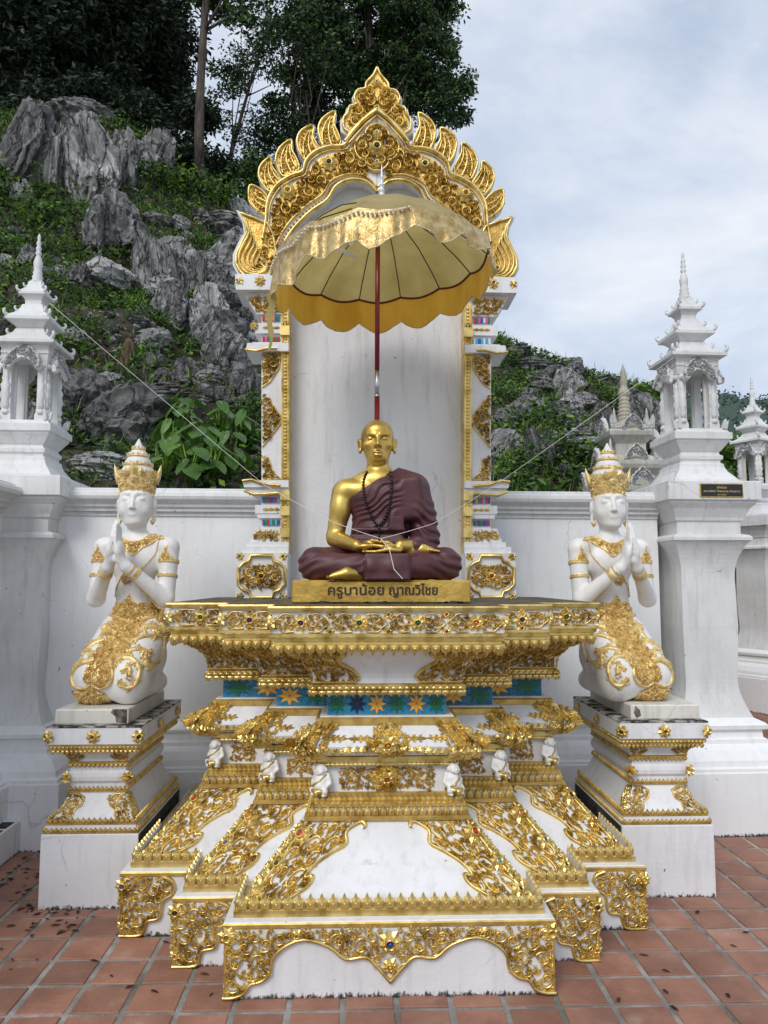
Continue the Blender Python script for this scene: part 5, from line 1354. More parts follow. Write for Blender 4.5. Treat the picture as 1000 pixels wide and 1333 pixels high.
# ------------------------------------------------------------------ the two kneeling deities
DA = math.radians(-10); DH = math.radians(4)
def deity_skin():
    g = SDF((-.28, -.42, -.012), (.28, .36, 1.26), .0060)
    g.ax[2] = g.ax[2]-.05; g.lo = g.lo-np.array([0, 0, .05], np.float32)
    g.ell((0, -.02, 1.06), (.088, .098, .115), 0); g.ell((0, -.045, 1.01), (.078, .078, .098), .03); g.ell((0, -.075, .935), (.040, .035, .030), .03)
    for q in (-1, 1):
        g.cap((q*.058, -.098, 1.092), (q*.018, -.118, 1.088), .003, .004, .008)
        g.ell((q*.036, -.120, 1.064), (.026, .016, .017), .005, 'sub'); g.ell((q*.036, -.103, 1.059), (.0215, .0165, .0125), .002)
        g.cap((q*.056, -.108, 1.053), (q*.038, -.121, 1.0495), .002, .002, .002, 'sub'); g.cap((q*.038, -.121, 1.0495), (q*.018, -.117, 1.053), .002, .002, .002, 'sub')
        g.ell((q*.045, -.080, 1.005), (.028, .026, .028), .02)
        g.ell((q*.094, -.02, 1.035), (.009, .018, .036), .006); g.cap((q*.092, -.02, 1.0), (q*.090, -.02, .955), .008, .009, .006)
        g.ell((q*.010, -.132, 1.012), (.009, .009, .007), .005)
    g.cap((0, -.115, 1.075), (0, -.140, 1.017), .006, .010, .008)
    g.ell((0, -.116, .985), (.025, .010, .0050), .005); g.ell((0, -.114, .976), (.018, .010, .0052), .005); g.cap((-.024, -.124, .9815), (.024, -.124, .9815), .0012, .0012, .002, 'sub'); g.cap((-.028, -.114, .985), (-.024, -.118, .982), .002, .002, .003, 'sub'); g.cap((.028, -.114, .985), (.024, -.118, .982), .002, .002, .003, 'sub')
    g.cap((0, -.01, .96), (0, .0, .80), .050, .058, .02)
    g.ax[2] = g.ax[2]+.05; g.lo = g.lo+np.array([0, 0, .05], np.float32)
    g.ell((0, .0, .878), (.155, .07, .045), .04); g.ell((0, -.005, .765), (.168, .098, .120), .05); g.ell((0, .0, .60), (.115, .082, .12), .05)
    g.ell((0, .01, .49), (.118, .09, .08), .04)
    for q in (-1, 1):
        g.ell((q*.190, .0, .845), (.060, .058, .054), .04)
        g.cap((q*.200, .0, .825), (q*.207, -.045, .555), .055, .047, .02); g.cap((q*.207, -.055, .545), (q*.055, -.215, .720), .049, .032, .02)
        g.cap((q*.05, -.218, .725), (q*.026, -.235, .765), .030, .030, .015)
        g.ell((q*.024, -.240, .812), (.024, .042, .056), .012, rot=RY(-q*8))
        for k in range(4):
            y = -.270+.0185*k; L_ = (.105, .125, .118, .092)[k]
            g.chain([((q*.014, y, .835), .0110), ((q*.0105, y+.004, .835+L_*.5), .0102), ((q*.0075, y+.014, .835+L_*1.12), .0058)], .002)
        g.chain([((q*.020, -.215, .80), .012), ((q*.014, -.205, .845), .0095), ((q*.010, -.205, .877), .007)], .003)
    # skirt over folded legs
    g.ell((.0, .05, .375), (.165, .135, .15), .05); g.ell((0, .07, .22), (.155, .16, .17), .06)
    for q in (-1, 1):
        g.cap((q*.085, .02, .36), (q*.100, -.23, .155), .118, .108, .03); g.ell((q*.100, -.245, .115), (.108, .10, .112), .03); g.cap((q*.10, -.22, .075), (q*.075, .15, .065), .082, .06, .03)
    g.cap((0, -.05, .30), (0, -.24, .12), .12, .095, .05)
    X, Y, Z = g.grid(tuple(slice(0, m) for m in g.n)); g.D = np.maximum(g.D, -(Z+.001)+np.zeros_like(g.D))
    V, F = g.mesh(); V = relax(V, F, 2, .4); t = np.clip((V[:, 2]-.93)/.07, 0, 1)[:, None]; t = t*t*(3-2*t)*np.clip((V[:, 1]+.19)/.03, 0, 1)[:, None]; V = V*(1-t)+((V-[0, -.02, 1.16])*[1.10, 1.06, 1.10]+[0, -.02, 1.16])*t; return rotz(V, DA)*(1-t)+rotz(V, DH)*t, F
DV, DF = deity_skin()
DO = Vector((-1.405, 1.28, .955))
dbvh = BVHTree.FromPolygons([tuple(v) for v in DV], [tuple(f) for f in DF])
def zd(X, Y): return 40+X/3.509, 560+Y/3.509
_dv = rotz(DV, -DA); _fm = _dv[DF].mean(1); _keep = ~((_fm[:, 1] < -.165) & (_fm[:, 2] > .70) & (_fm[:, 2] < 1.05)); _keep &= ~((np.abs(_fm[:, 0]) < .10) & (_fm[:, 1] < -.13) & (_fm[:, 2] > .66) & (_fm[:, 2] < .97))
dbvh_torso = BVHTree.FromPolygons([tuple(v) for v in DV], [tuple(f) for f in DF[_keep]])
def DM(off=0.0, tree=None):
    tree = tree or dbvh
    def M(px, py, h):
        x, z = at(px, py, 1.13); x -= DO.x; z -= DO.z
        r = tree.ray_cast(Vector((x, -1, z)), Vector((0, 1, 0)))
        if r[0] is None:
            n = tree.find_nearest(Vector((x, -.1, z))); return tuple(n[0]+n[1]*(h+off))
        return tuple(r[0]+r[1]*(h+off))
    return M
def patch(mb, poly, M, step=1.6, h=.0015):
    xs = [p[0] for p in poly]; ys = [p[1] for p in poly]; x = min(xs)
    while x < max(xs):
        y = min(ys)
        while y < max(ys):
            if inside(poly, x+step/2, y+step/2): mb.add([M(x, y+step, h), M(x+step, y+step, h), M(x+step, y, h), M(x, y, h)], [(0,1,2,3)], 0, True)
            y += step
        x += step
def arm_ring(mb, a, b, t, ra, rb, w, n=20):
    a, b = np.array(a), np.array(b); c = a+(b-a)*t; r = ra+(rb-ra)*t+.0015; d = (b-a)/np.linalg.norm(b-a)
    e1 = np.cross(d, (0, 1, 0)); e1 /= np.linalg.norm(e1); e2 = np.cross(d, e1); V = []
    pr = [(-w/2, 0), (-w/2, .003), (-w*.3, .004), (-w*.25, .0015), (w*.25, .0015), (w*.3, .004), (w/2, .003), (w/2, 0)]
    for k in range(n):
        q = 2*PI*k/n
        for s_, h in pr: V.append(c+d*s_+(e1*math.cos(q)+e2*math.sin(q))*(r+h))
    m = len(pr); mb.add([tuple(v) for v in rotz(V, DA)], [(k*m+i, k*m+i+1, ((k+1) % n)*m+i+1, ((k+1) % n)*m+i) for k in range(n) for i in range(m-1)], 0, False)
    for k in range(n):
        q = 2*PI*(k+.5)/n; p = c+(e1*math.cos(q)+e2*math.sin(q))*(r+.003); P = rotz([p], DA)[0]; nn = rotz([e1*math.cos(q)+e2*math.sin(q)], DA)[0]; dd = rotz([d], DA)[0]; tt = np.cross(nn, dd)
        Mr = lambda u, v, h: tuple(P+tt*u+dd*v+nn*h); mb.dome((0, 0), w*.16, .003, Mr, 5)
def deity_parts():
    """everything as (name, MB, material)"""
    out = []; M = DM(.001)
    # crown
    mb = MB(); cw = MB()
    cp = rotz([(0, -.02, 0)], DH)[0]; c = (cp[0], cp[1])
    cw.lathe([(.092, 1.18), (.100, 1.262), (.088, 1.285), (.074, 1.31), (.079, 1.317), (.063, 1.345), (.051, 1.362), (.056, 1.369), (.041, 1.39), (.030, 1.402), (.032, 1.408), (.019, 1.432), (.012, 1.446), (.003, 1.464)], 20, c)
    for s_ in (-1, 1):
        P = rotz([(s_*.100, -.02, 1.20), (s_*.112, -.02, 1.24), (s_*.122, -.02, 1.275), (s_*.132, -.02, 1.315)], DH)
        cw.tube(P, [.018, .018, .012, .001], 8); mb.tube(P+rotz([(0, -.006, 0)], DH), [.017, .016, .010, .001], 8)
    out.append(('crown', cw, WHITE))
    mb.lathe([(.0915, 1.138), (.095, 1.15), (.100, 1.19), (.108, 1.25), (.110, 1.262), (.100, 1.264)], 22, c)
    for r, z in ((.081, 1.308), (.058, 1.361), (.034, 1.401)):
        mb.lathe([(r, z-.008), (r+.007, z), (r, z+.009)], 20, c)
        for k in range(14): a = 2*PI*k/14; leaf(mb, a, z, PI/2, .020, .26*.08/r*.5, .004, lambda u, v, h, r=r: (c[0]+(r+.003+h)*math.cos(u), c[1]+(r+.003+h)*math.sin(u), v))
    Mc = lambda u, v, h: (c[0]+(.098+.13*(v-1.18)+h)*math.sin(u+DH), c[1]-(.098+.13*(v-1.18)+h)*math.cos(u+DH), v)
    filigree(mb, [(-1.9, 1.11), (1.9, 1.11), (1.9, 1.22), (-1.9, 1.22)], lambda u, v, h: Mc(u/.105*.105, v, h), .022, .009, .010, 3, None, (), 0)
    rd = random.Random(4)
    for k in range(150): leaf(mb, rd.uniform(-1.9, 1.9), rd.uniform(1.10, 1.21), rd.uniform(0, 6.28), .012, .012, .006, lambda u, v, h: Mc(u, v, h)) if False else None
    for k in range(330):
        u = rd.uniform(-PI, PI); z = rd.uniform(1.145, 1.252); a = rd.uniform(0, 6.28); Mk = lambda p, q, h, u=u, z=z: Mc(u+p/.105, z+q, h)
        leaf(mb, 0, 0, a, .015, .011, .006, Mk, 0, .001)
    # pointed front plaque and rim of small points
    for k in range(30): u = -PI+2*PI*k/30; leaf(mb, u, 1.258, PI/2, .020, .20, .003, lambda a, v, h: Mc(a, v, h+.001))
    for (du, z0, L, w) in ((0, 1.235, .080, .62), (-.35, 1.235, .05, .40), (.35, 1.235, .05, .40), (0, 1.20, .05, .5)): leaf(mb, du, z0, PI/2, L, w, .014, lambda a, v, h: Mc(a*1.0, v, h+.005))
    out.append(('crown_gilding', mb, GOLD_P))
    # temple guards running down before the ears
    e = MB()
    for s_ in (-1, 1):
        e = MB(); P = rotz([(s_*.091, -.045, 1.15), (s_*.088, -.05, 1.11)], DH); tg = MB(); tg.tube(P, [.010, .004], 6); out.append(('temple_guard', tg, GOLD_P))
        p = rotz([(s_*.092, -.03, .985)], DH)[0]; e.lathe([(.002, p[2]-.022), (.013, p[2]-.008), (.014, p[2]+.004), (.003, p[2]+.016)], 8, (p[0], p[1]))
        out.append(('earring', e, GOLD_P))
    def Z(L): return [zd(*p) for p in L]
    M0 = M; M = DM(.001, dbvh_torso)
    f = MB(); patch(f, Z([(335,478),(380,484),(430,506),(480,504),(530,476),(590,466),(545,503),(495,532),(458,566),(420,544),(378,514)]), M); filigree(f, Z([(335,478),(380,484),(430,506),(480,504),(530,476),(590,466),(545,503),(495,532),(458,566),(420,544),(378,514)]), M, 4.0, 1.5, .008, 2, None, (), 500)
    ribbon(f, smooth_path(Z([(332,476),(380,482),(430,504),(480,502),(530,474),(590,466)]), 4), 2.2, .006, M); ribbon(f, smooth_path(Z([(335,482),(378,516),(420,546),(458,570),(495,536),(545,505),(588,472)]), 4), 1.6, .006, M)
    out.append(('collar', f, GOLD_P))
    f = MB()
    for L in ([(345,500),(330,545),(332,590),(350,630)], [(570,500),(555,555),(525,600),(485,635)], [(455,670),(490,710),(530,750),(560,785)], [(385,680),(368,715),(352,760)]):
        for (x, y) in smooth_path(Z(L), 7): f.dome((x, y), 1.0, .007, M, 5)
    filigree(f, Z([(385,660),(425,640),(458,662),(445,695),(420,708),(392,695)]), M, 3.2, 1.3, .009, 6, None, (), 200)
    out.append(('chest_chain', f, GOLD_P))
    M = M0
    for q in (-1, 1):
        A, B = (q*.200, .0, .825), (q*.207, -.045, .555)
        for t_, w_ in ((.26, .020), (.56, .018)):
            f = MB(); arm_ring(f, A, B, t_, .056, .048, w_)
            if t_ < .3:
                c0 = rotz([(q*.203, -.058, .770)], DA)[0]
                P = [(-.048, -.012), (-.03, .02), (-.012, .045), (q*.004, .085), (.012, .045), (.03, .02), (.048, -.012)]
                def Ma(u, v, h, c0=c0, q=q):
                    p = Vector((c0[0]+u, -1, c0[2]+v)); r = dbvh.ray_cast(p, Vector((0, 1, 0)))
                    if r[0] is None: n = dbvh.find_nearest(Vector((c0[0]+u, c0[1], c0[2]+v))); return tuple(n[0]+n[1]*h)
                    return tuple(r[0]+r[1]*h)
                patch(f, P, Ma, .008, .003); filigree(f, P, Ma, .014, .006, .008, 8, None, (), 200)
            out.append(('armlet', f, GOLD_P))
        f = MB(); A, B = (q*.207, -.055, .545), (q*.055, -.215, .720)
        arm_ring(f, A, B, .80, .049, .032, .024); arm_ring(f, A, B, .92, .049, .032, .010); out.append(('bracelet', f, GOLD_P))
    f = MB(); patch(f, Z([(335,822),(362,790),(408,782),(432,750),(458,788),(540,790),(588,812),(606,870),(545,852),(430,872),(345,852)]), M)
    filigree(f, Z([(335,822),(362,790),(408,782),(432,750),(458,788),(540,790),(588,812),(606,870),(545,852),(430,872),(345,852)]), M, 5, 1.6, .010, 12, None, (), 1200, 0, 1.5)
    ribbon(f, smooth_path(Z([(325,850),(380,862),(435,880),(500,868),(560,856),(605,880)]), 4), 2.4, .010, M)
    out.append(('belt', f, GOLD_P))
    f = MB(); SP = Z([(352,862),(530,862),(500,900),(505,930),(478,970),(486,1010),(450,1050),(425,1100),(400,1150),(330,1160),(292,1125),(300,1080),(330,1030),(320,1000),(350,960),(345,920),(362,900)]); patch(f, SP, M); patch(f, Z([(232,1180),(320,1152),(388,1182),(384,1240),(360,1270),(272,1270),(238,1232)]), M)
    filigree(f, SP, M, 6, 1.6, .012, 14, None, (), 1500, 0, 1.8)
    filigree(f, Z([(232,1180),(320,1152),(388,1182),(384,1240),(360,1270),(272,1270),(238,1232)]), M, 6, 1.7, .012, 15, None, (), 700, 0, 1.5)
    for L in ([(330,1040),(270,1060),(235,1100),(242,1145),(290,1160),(332,1140)], [(400,1040),(430,1085),(422,1135),(370,1158),(335,1142)], [(232,1178),(228,1225),(262,1262),(285,1240)], [(388,1180),(392,1225),(365,1240)], [(262,1272),(310,1276),(362,1272)]): ribbon(f, smooth_path(Z(L), 5), 3.4, .012, M)
    out.append(('front_sash', f, GOLD_P))
    sw = [[(478,958),(540,938),(605,948)], [(440,1030),(500,1028),(540,1075),(525,1140),(490,1152),(470,1128)], [(603,960),(606,1030),(585,1068),(560,1060),(548,1020)], [(470,1000),(520,992),(560,1010)],
          [(345,955),(270,985),(215,1040),(178,1130)], [(345,885),(315,960),(230,1010),(200,1060)], [(325,1035),(255,1055),(205,1100),(190,1140)], [(590,870),(612,930),(608,960)], [(310,905),(345,895),(362,930)], [(505,900),(545,895),(575,915)], [(505,905),(560,900),(600,925)], [(470,1075),(500,1065),(505,1100)], [(250,1010),(290,1000),(318,1020)]]
    for L in sw:
        f = MB(); P = smooth_path(Z(L), 5); ribbon(f, P, 4.6, .010, M)
        for k in range(1, len(P)-1, 3): flower(f, P[k][0], P[k][1]+(2 if k % 2 else -2), 4.4, .011, M, 6, 0, k)
        scroll(f, P[-1][0], P[-1][1], 5.2, 1.0, 1, .011, M, 0, 4)
        out.append(('skirt_swag', f, GOLD_P))
    return out
DPARTS = deity_parts()
def deity(x, y, z, mir, label):
    t = thing('kneeling_deity', label, 'statue', (x, y, z), 0, 'white kneeling statues flanking the shrine')
    s_ = -1 if mir else 1
    V = DV*np.array([s_, 1, 1]); F = DF[:, ::-1] if mir else DF
    np_mesh('body', V, F, STATW, t, True)
    for n_, mb, m in DPARTS:
        q = MB(); q.v = [(a*s_, b, c) for a, b, c in mb.v]; q.f = [f[::-1] for f in mb.f] if mir else mb.f; q.m = mb.m; q.sm = mb.sm; o_ = q.build(n_, m, t)
        if n_ == 'chest_chain': stuff(o_)
    return t
STATW = paint('statue_white', (0.80, 0.79, 0.775), (0.73, 0.71, 0.68), 0.35, streak=(5, 5, 1.2), rough=.42)
deity(DO.x, DO.y, DO.z, False, 'white and gold kneeling deity with joined palms, on the left pedestal')
DX2 = at(803, 580, 1.25)[0]+(DO.x-at(170, 580, 1.25)[0])*-1
deity(DX2, DO.y+.03, DO.z-.004, True, 'white and gold kneeling deity with joined palms, on the right pedestal')

# pedestals
def pedestal(cx, y0, label, mir, seed):
    t = thing('statue_pedestal', label, 'pedestal', (cx, y0, 0), 0, 'pedestals of the kneeling statues'); s_ = -1 if mir else 1
    DEP = .86; hw0 = .237
    def rp(name, prof, mat, capt=False, x0=0.0, dep=DEP, yo=0.0, capb=False):
        mb = MB(); vs = []
        for h, z in prof: e = hw0-h; vs += [(x0-h, yo+e, z), (x0+h, yo+e, z), (x0+h, yo+dep-e, z), (x0-h, yo+dep-e, z)]
        n = len(prof); mb.add(vs, [(i*4+k, i*4+(k+1) % 4, (i+1)*4+(k+1) % 4, (i+1)*4+k) for i in range(n-1) for k in range(4)])
        o = (n-1)*4
        if capt: mb.add([vs[o], vs[o+1], vs[o+2], vs[o+3]], [(0,1,2,3)])
        if capb: mb.add([vs[0], vs[1], vs[2], vs[3]], [(3,2,1,0)])
        return mb.build(name, mat, t)
    rp('base_block', [(.237, 0), (.237, .352), (.234, .356)], WHITE_FOOT, True)
    rp('gold_band', [(.226, .357), (.230, .360), (.230, .366), (.222, .370)], GOLD_D)
    rp('step', [(.222, .370), (.222, .392), (.215, .394)], WHITE); rp('gold_band', [(.214, .394), (.219, .397), (.219, .404), (.210, .408)], GOLD_D)
    sl = lambda v: .206-.066*(v**.75)
    rp('slope', [(sl(k/6), .408+.125*k/6) for k in range(7)], WHITE)
    rp('gold_band', [(.140, .533), (.148, .536), (.148, .543), (.138, .547)], GOLD_D, True, capb=True)
    rp('waist', [(.138, .546), (.139, .575), (.150, .590), (.153, .61), (.150, .628), (.140, .64), (.140, .668)], WHITE)
    rp('gold_band', [(.140, .668), (.150, .672), (.150, .682), (.146, .686)], GOLD_D, capb=True)
    co = lambda v: .150+.045*v*v
    rp('corbel', [(co(k/5), .686+.064*k/5) for k in range(6)], WHITE)
    rp('gold_band', [(.195, .750), (.212, .754), (.212, .766), (.222, .770), (.222, .782), (.226, .784)], GOLD_D, capb=True)
    rp('fascia', [(.226, .784), (.232, .788), (.232, .868), (.228, .870)], WHITE, False); rp('mould_edge', [(.2335, .868), (.2335, .875), (.228, .877)], noisy('mould_on_cream', (.02, .02, .018), (.42, .40, .35), scale=16, rough=.9, lo=.44, hi=.58, bump=.6, bscale=60, detail=10), True)
    rp('seat_block', [(.180, .877), (.183, .882), (.183, .945), (.178, .952)], CREAM, True, -.028*s_, .80, -.0)
    # lotus strips round front and inner side
    def strip(name, h, z, pitch, up, sc_, mat):
        e = hw0-h; J = []
        for (a, b, rz) in (((-h, e), (h, e), 0), ((h, e), (h, DEP-e), PI/2), ((-h, DEP-e), (-h, e), -PI/2)):
            L = math.hypot(b[0]-a[0], b[1]-a[1]); n = int(L/pitch)
            for k in range(n): q = (k+.5)/n; J.append(Matrix.Translation((a[0]+(b[0]-a[0])*q, a[1]+(b[1]-a[1])*q, z)) @ Matrix.Rotation(rz, 4, 'Z') @ Matrix.Diagonal((sc_*L/n/.031, sc_, up, 1)))
        o = joined(name, PETS, J, (mat, WB)); o.parent = t
    strip('lotus_strip', .228, .364, .024, .45, .85, GOLD_D); strip('lotus_strip', .217, .402, .027, .62, .9, GOLD_D); strip('lotus_strip', .146, .541, .022, .5, .8, GOLD_D)
    strip('lotus_strip', .148, .672, .022, -.35, .8, GOLD_D); strip('lotus_strip', .212, .756, .022, -.45, .8, GOLD); strip('lotus_strip', .221, .766, .020, .30, .8, GOLD)
    for q in (-1, 1):
        def Mf(ef, z0, H):
            return lambda u, v, h: (q*(ef(min(max(v/H, 0), 1))-u), hw0-ef(min(max(v/H, 0), 1))-h, z0+v)
        mb = MB(); M = Mf(sl, .408, .125); P = [(0,.004),(.05,.006),(.085,.02),(.075,.05),(.095,.07),(.09,.10),(.05,.118),(0,.12)]
        filigree(mb, P, M, .026, .007, .009, seed+q, None, (), 600); ribbon(mb, P, .007, .009, M); mb.build('corner_scroll', GOLD, t)
        mb = MB(); M = Mf(co, .686, .064); P = [(0,.003),(.05,.003),(.095,.03),(.09,.055),(.0,.06)]; filigree(mb, P, M, .02, .006, .009, seed+5+q, None, (), 400); ribbon(mb, P, .006, .009, M); mb.build('corner_scroll', GOLD_D, t)
        # the sides
        mb = MB(); M = lambda u, v, h: (q*(sl(min(v/.125, 1))+h), hw0-sl(min(v/.125, 1))+u, .408+v); P = [(0,.004),(.08,.01),(.09,.06),(.06,.11),(0,.12)]
        filigree(mb, P, M, .026, .008, .009, seed+9, None, (), 300); ribbon(mb, P, .007, .009, M); mb.build('corner_scroll', GOLD, t)
        mb = MB(); M = lambda u, v, h: (q*(.150+h), .63-u, .408+v)
        c = Vector((q*.150, .085, .610)); mb = MB(); n = Vector((q, -1, 0)).normalized(); a = Vector((0, 0, 1)).cross(n); Mq = lambda u, v, h: tuple(c+a*u+Vector((0, 0, 1))*v+n*h)
        for k in range(8): leaf(mb, 0, 0, k*PI/4, .045 if k % 4 == 0 else .034, .026, .014, Mq)
        bunch(mb, Mq, 0, 0, .02, .015, 10, seed, .02, .016); mb.build('corner_rosette', GOLD, t)
        flower_obj(t, (q*.222, .003, .826), .036, 'black' if q*s_ > 0 else None, (q*.5, -1, 0), 7, 'fascia_rosette')
        for yy in (.36, .74): flower_obj(t, (q*.235, yy, .826), .034, None, (q, 0, 0), 7, 'fascia_rosette')
    flower_obj(t, (0, .003, .826), .037, None if not mir else None, (0, -1, 0), 8, 'fascia_rosette')
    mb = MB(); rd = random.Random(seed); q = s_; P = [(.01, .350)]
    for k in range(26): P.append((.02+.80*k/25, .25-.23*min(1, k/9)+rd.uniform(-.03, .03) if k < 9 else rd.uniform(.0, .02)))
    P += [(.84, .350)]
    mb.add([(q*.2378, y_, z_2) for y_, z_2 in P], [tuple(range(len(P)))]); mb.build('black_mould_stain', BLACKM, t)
    mb = MB(); x_ = -.028*s_+q*.178
    P = [(x_-q*.075, .952), (x_-q*.085, .935), (x_-q*.06, .915), (x_-q*.055, .885), (x_-q*.001, .880), (x_-q*.001, .952)] if not mir else [(x_+.02, .950), (x_+.045, .925), (x_+.05, .895), (x_+.025, .884), (x_+.012, .91)]
    mb.add([(a_, .0535, b_) for a_, b_ in P], [tuple(range(len(P)))]); mb.build('broken_plaster_patch', noisy('broken_plaster', (.05, .045, .04), (.24, .21, .17), scale=30, rough=.95, bump=1, bscale=60), t)
    return t
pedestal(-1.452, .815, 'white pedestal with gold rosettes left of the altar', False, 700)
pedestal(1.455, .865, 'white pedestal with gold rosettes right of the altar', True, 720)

# ------------------------------------------------------------------ the dwarfs under the mouldings
def dwarf_skin():
    g = SDF((-.047, -.058, -.004), (.047, .045, .130), .0023)
    g.ell((.0, -.014, .101), (.022, .022, .022), 0); g.ell((0, -.037, .098), (.005, .006, .005), .004); g.ell((0, -.034, .088), (.009, .005, .005), .004); g.ell((-.011, -.030, .094), (.008, .007, .007), .005); g.ell((.011, -.030, .094), (.008, .007, .007), .005)
    for q in (-1, 1):
        g.ell((q*.023, -.010, .100), (.004, .006, .010), .003); g.ell((q*.009, -.036, .104), (.006, .005, .0035), .0015, 'sub'); g.ell((q*.009, -.0315, .1035), (.004, .003, .003), .001)
        g.cap((q*.024, -.002, .078), (q*.036, -.006, .050), .010, .008, .006); g.cap((q*.036, -.008, .048), (q*.026, -.026, .032), .008, .006, .004); g.ell((q*.026, -.030, .028), (.008, .007, .008), .003)
        g.cap((q*.014, -.004, .018), (q*.026, -.030, .020), .014, .012, .006); g.cap((q*.026, -.030, .018), (q*.024, -.020, .003), .010, .008, .004); g.ell((q*.024, -.032, .004), (.008, .012, .005), .003)
    g.ell((0, -.012, .060), (.027, .023, .024), .01); g.ell((0, -.020, .040), (.026, .024, .021), .012); g.cap((-.006, -.034, .091), (.006, -.034, .091), .0012, .0012, .001, 'sub')
    V, F = g.mesh(); return relax(V, F, 1, .4), F
WV, WF = dwarf_skin()
wo = np_mesh('dwarf_figure', WV, WF, STATW, altar, True); WME = wo.data; bpy.data.objects.remove(wo)
lc_ = MB()
lc_.tube([(-.030, -.005, .022), (-.018, -.040, .022), (0, -.047, .020), (.018, -.040, .022), (.030, -.005, .022)], .008, 8); lc_.tube([(0, -.046, .024), (0, -.048, .012), (0, -.046, .000)], [.010, .009, .004], 6)
lc_.tube([(.026, -.004, .084), (.010, -.036, .062), (-.014, -.046, .044), (-.028, -.034, .034)], .004, 6); lc_.tube([(-.012, .0, .121), (0, -.024, .120), (.012, .0, .121)], .004, 6)
LCM = lc_.build('loincloth', GOLD, altar); LCME = LCM.data; bpy.data.objects.remove(LCM)
for i in range(3):
    for s_ in (-1, 1):
        px_, py_ = s_*(W[i]/2-.352-.018), YF[i]+.352+.006
        o = put('dwarf_figure', WME, altar, mtx=Matrix.Translation((px_+s_*.012, py_-.022, .672)) @ Matrix.Rotation(math.radians(28*s_), 4, 'Z') @ Matrix.Diagonal((1.16, 1.1, 1.08, 1)))
        l = bpy.data.objects.new('loincloth', LCME); COL.objects.link(l); l.parent = o

# ================================================================== THE HILLSIDE
def foli(name, cs, rough=.5, trans=.25):
    """leaf material with a random tint per leaf cluster (noise in space)"""
    m, t, b = new_mat(name); L = t.links; nn = t.nodes.new
    g = nn('ShaderNodeNewGeometry'); n = nn('ShaderNodeTexNoise'); n.inputs['Scale'].default_value = 3.1; n.inputs['Detail'].default_value = 5
    L.new(g.outputs['Position'], n.inputs['Vector'])
    r = nn('ShaderNodeValToRGB'); r.color_ramp.elements[0].position = .3; r.color_ramp.elements[1].position = .7
    r.color_ramp.elements[0].color = (*cs[0], 1); r.color_ramp.elements[1].color = (*cs[-1], 1)
    if len(cs) > 2: q = r.color_ramp.elements.new(.5); q.color = (*cs[1], 1)
    L.new(n.outputs['Fac'], r.inputs[0]); L.new(r.outputs[0], b.inputs['Base Color']); b.inputs['Roughness'].default_value = rough
    tr = nn('ShaderNodeBsdfTranslucent'); L.new(r.outputs[0], tr.inputs[0]); mx = nn('ShaderNodeMixShader'); mx.inputs[0].default_value = trans
    o = [q for q in t.nodes if q.type == 'OUTPUT_MATERIAL'][0]; L.new(b.outputs[0], mx.inputs[1]); L.new(tr.outputs[0], mx.inputs[2]); L.new(mx.outputs[0], o.inputs[0])
    return m
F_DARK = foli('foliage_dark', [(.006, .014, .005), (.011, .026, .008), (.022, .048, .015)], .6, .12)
F_MID = foli('foliage_mid', [(.030, .078, .014), (.070, .155, .026), (.14, .26, .040)])
F_LIGHT = foli('foliage_light', [(.10, .20, .022), (.17, .30, .030), (.26, .40, .035)], .4, .3)
F_BROAD = foli('foliage_broad', [(.045, .11, .018), (.085, .19, .028), (.14, .27, .035)], .4, .25)
F_YEL = foli('foliage_yellow', [(.20, .30, .03), (.30, .40, .05)], .4, .3)
BARK = noisy('bark', (.030, .024, .019), (.12, .095, .075), scale=6, stretch=(3, 3, .5), rough=.9, bump=1.0, bscale=30, dist=.03)
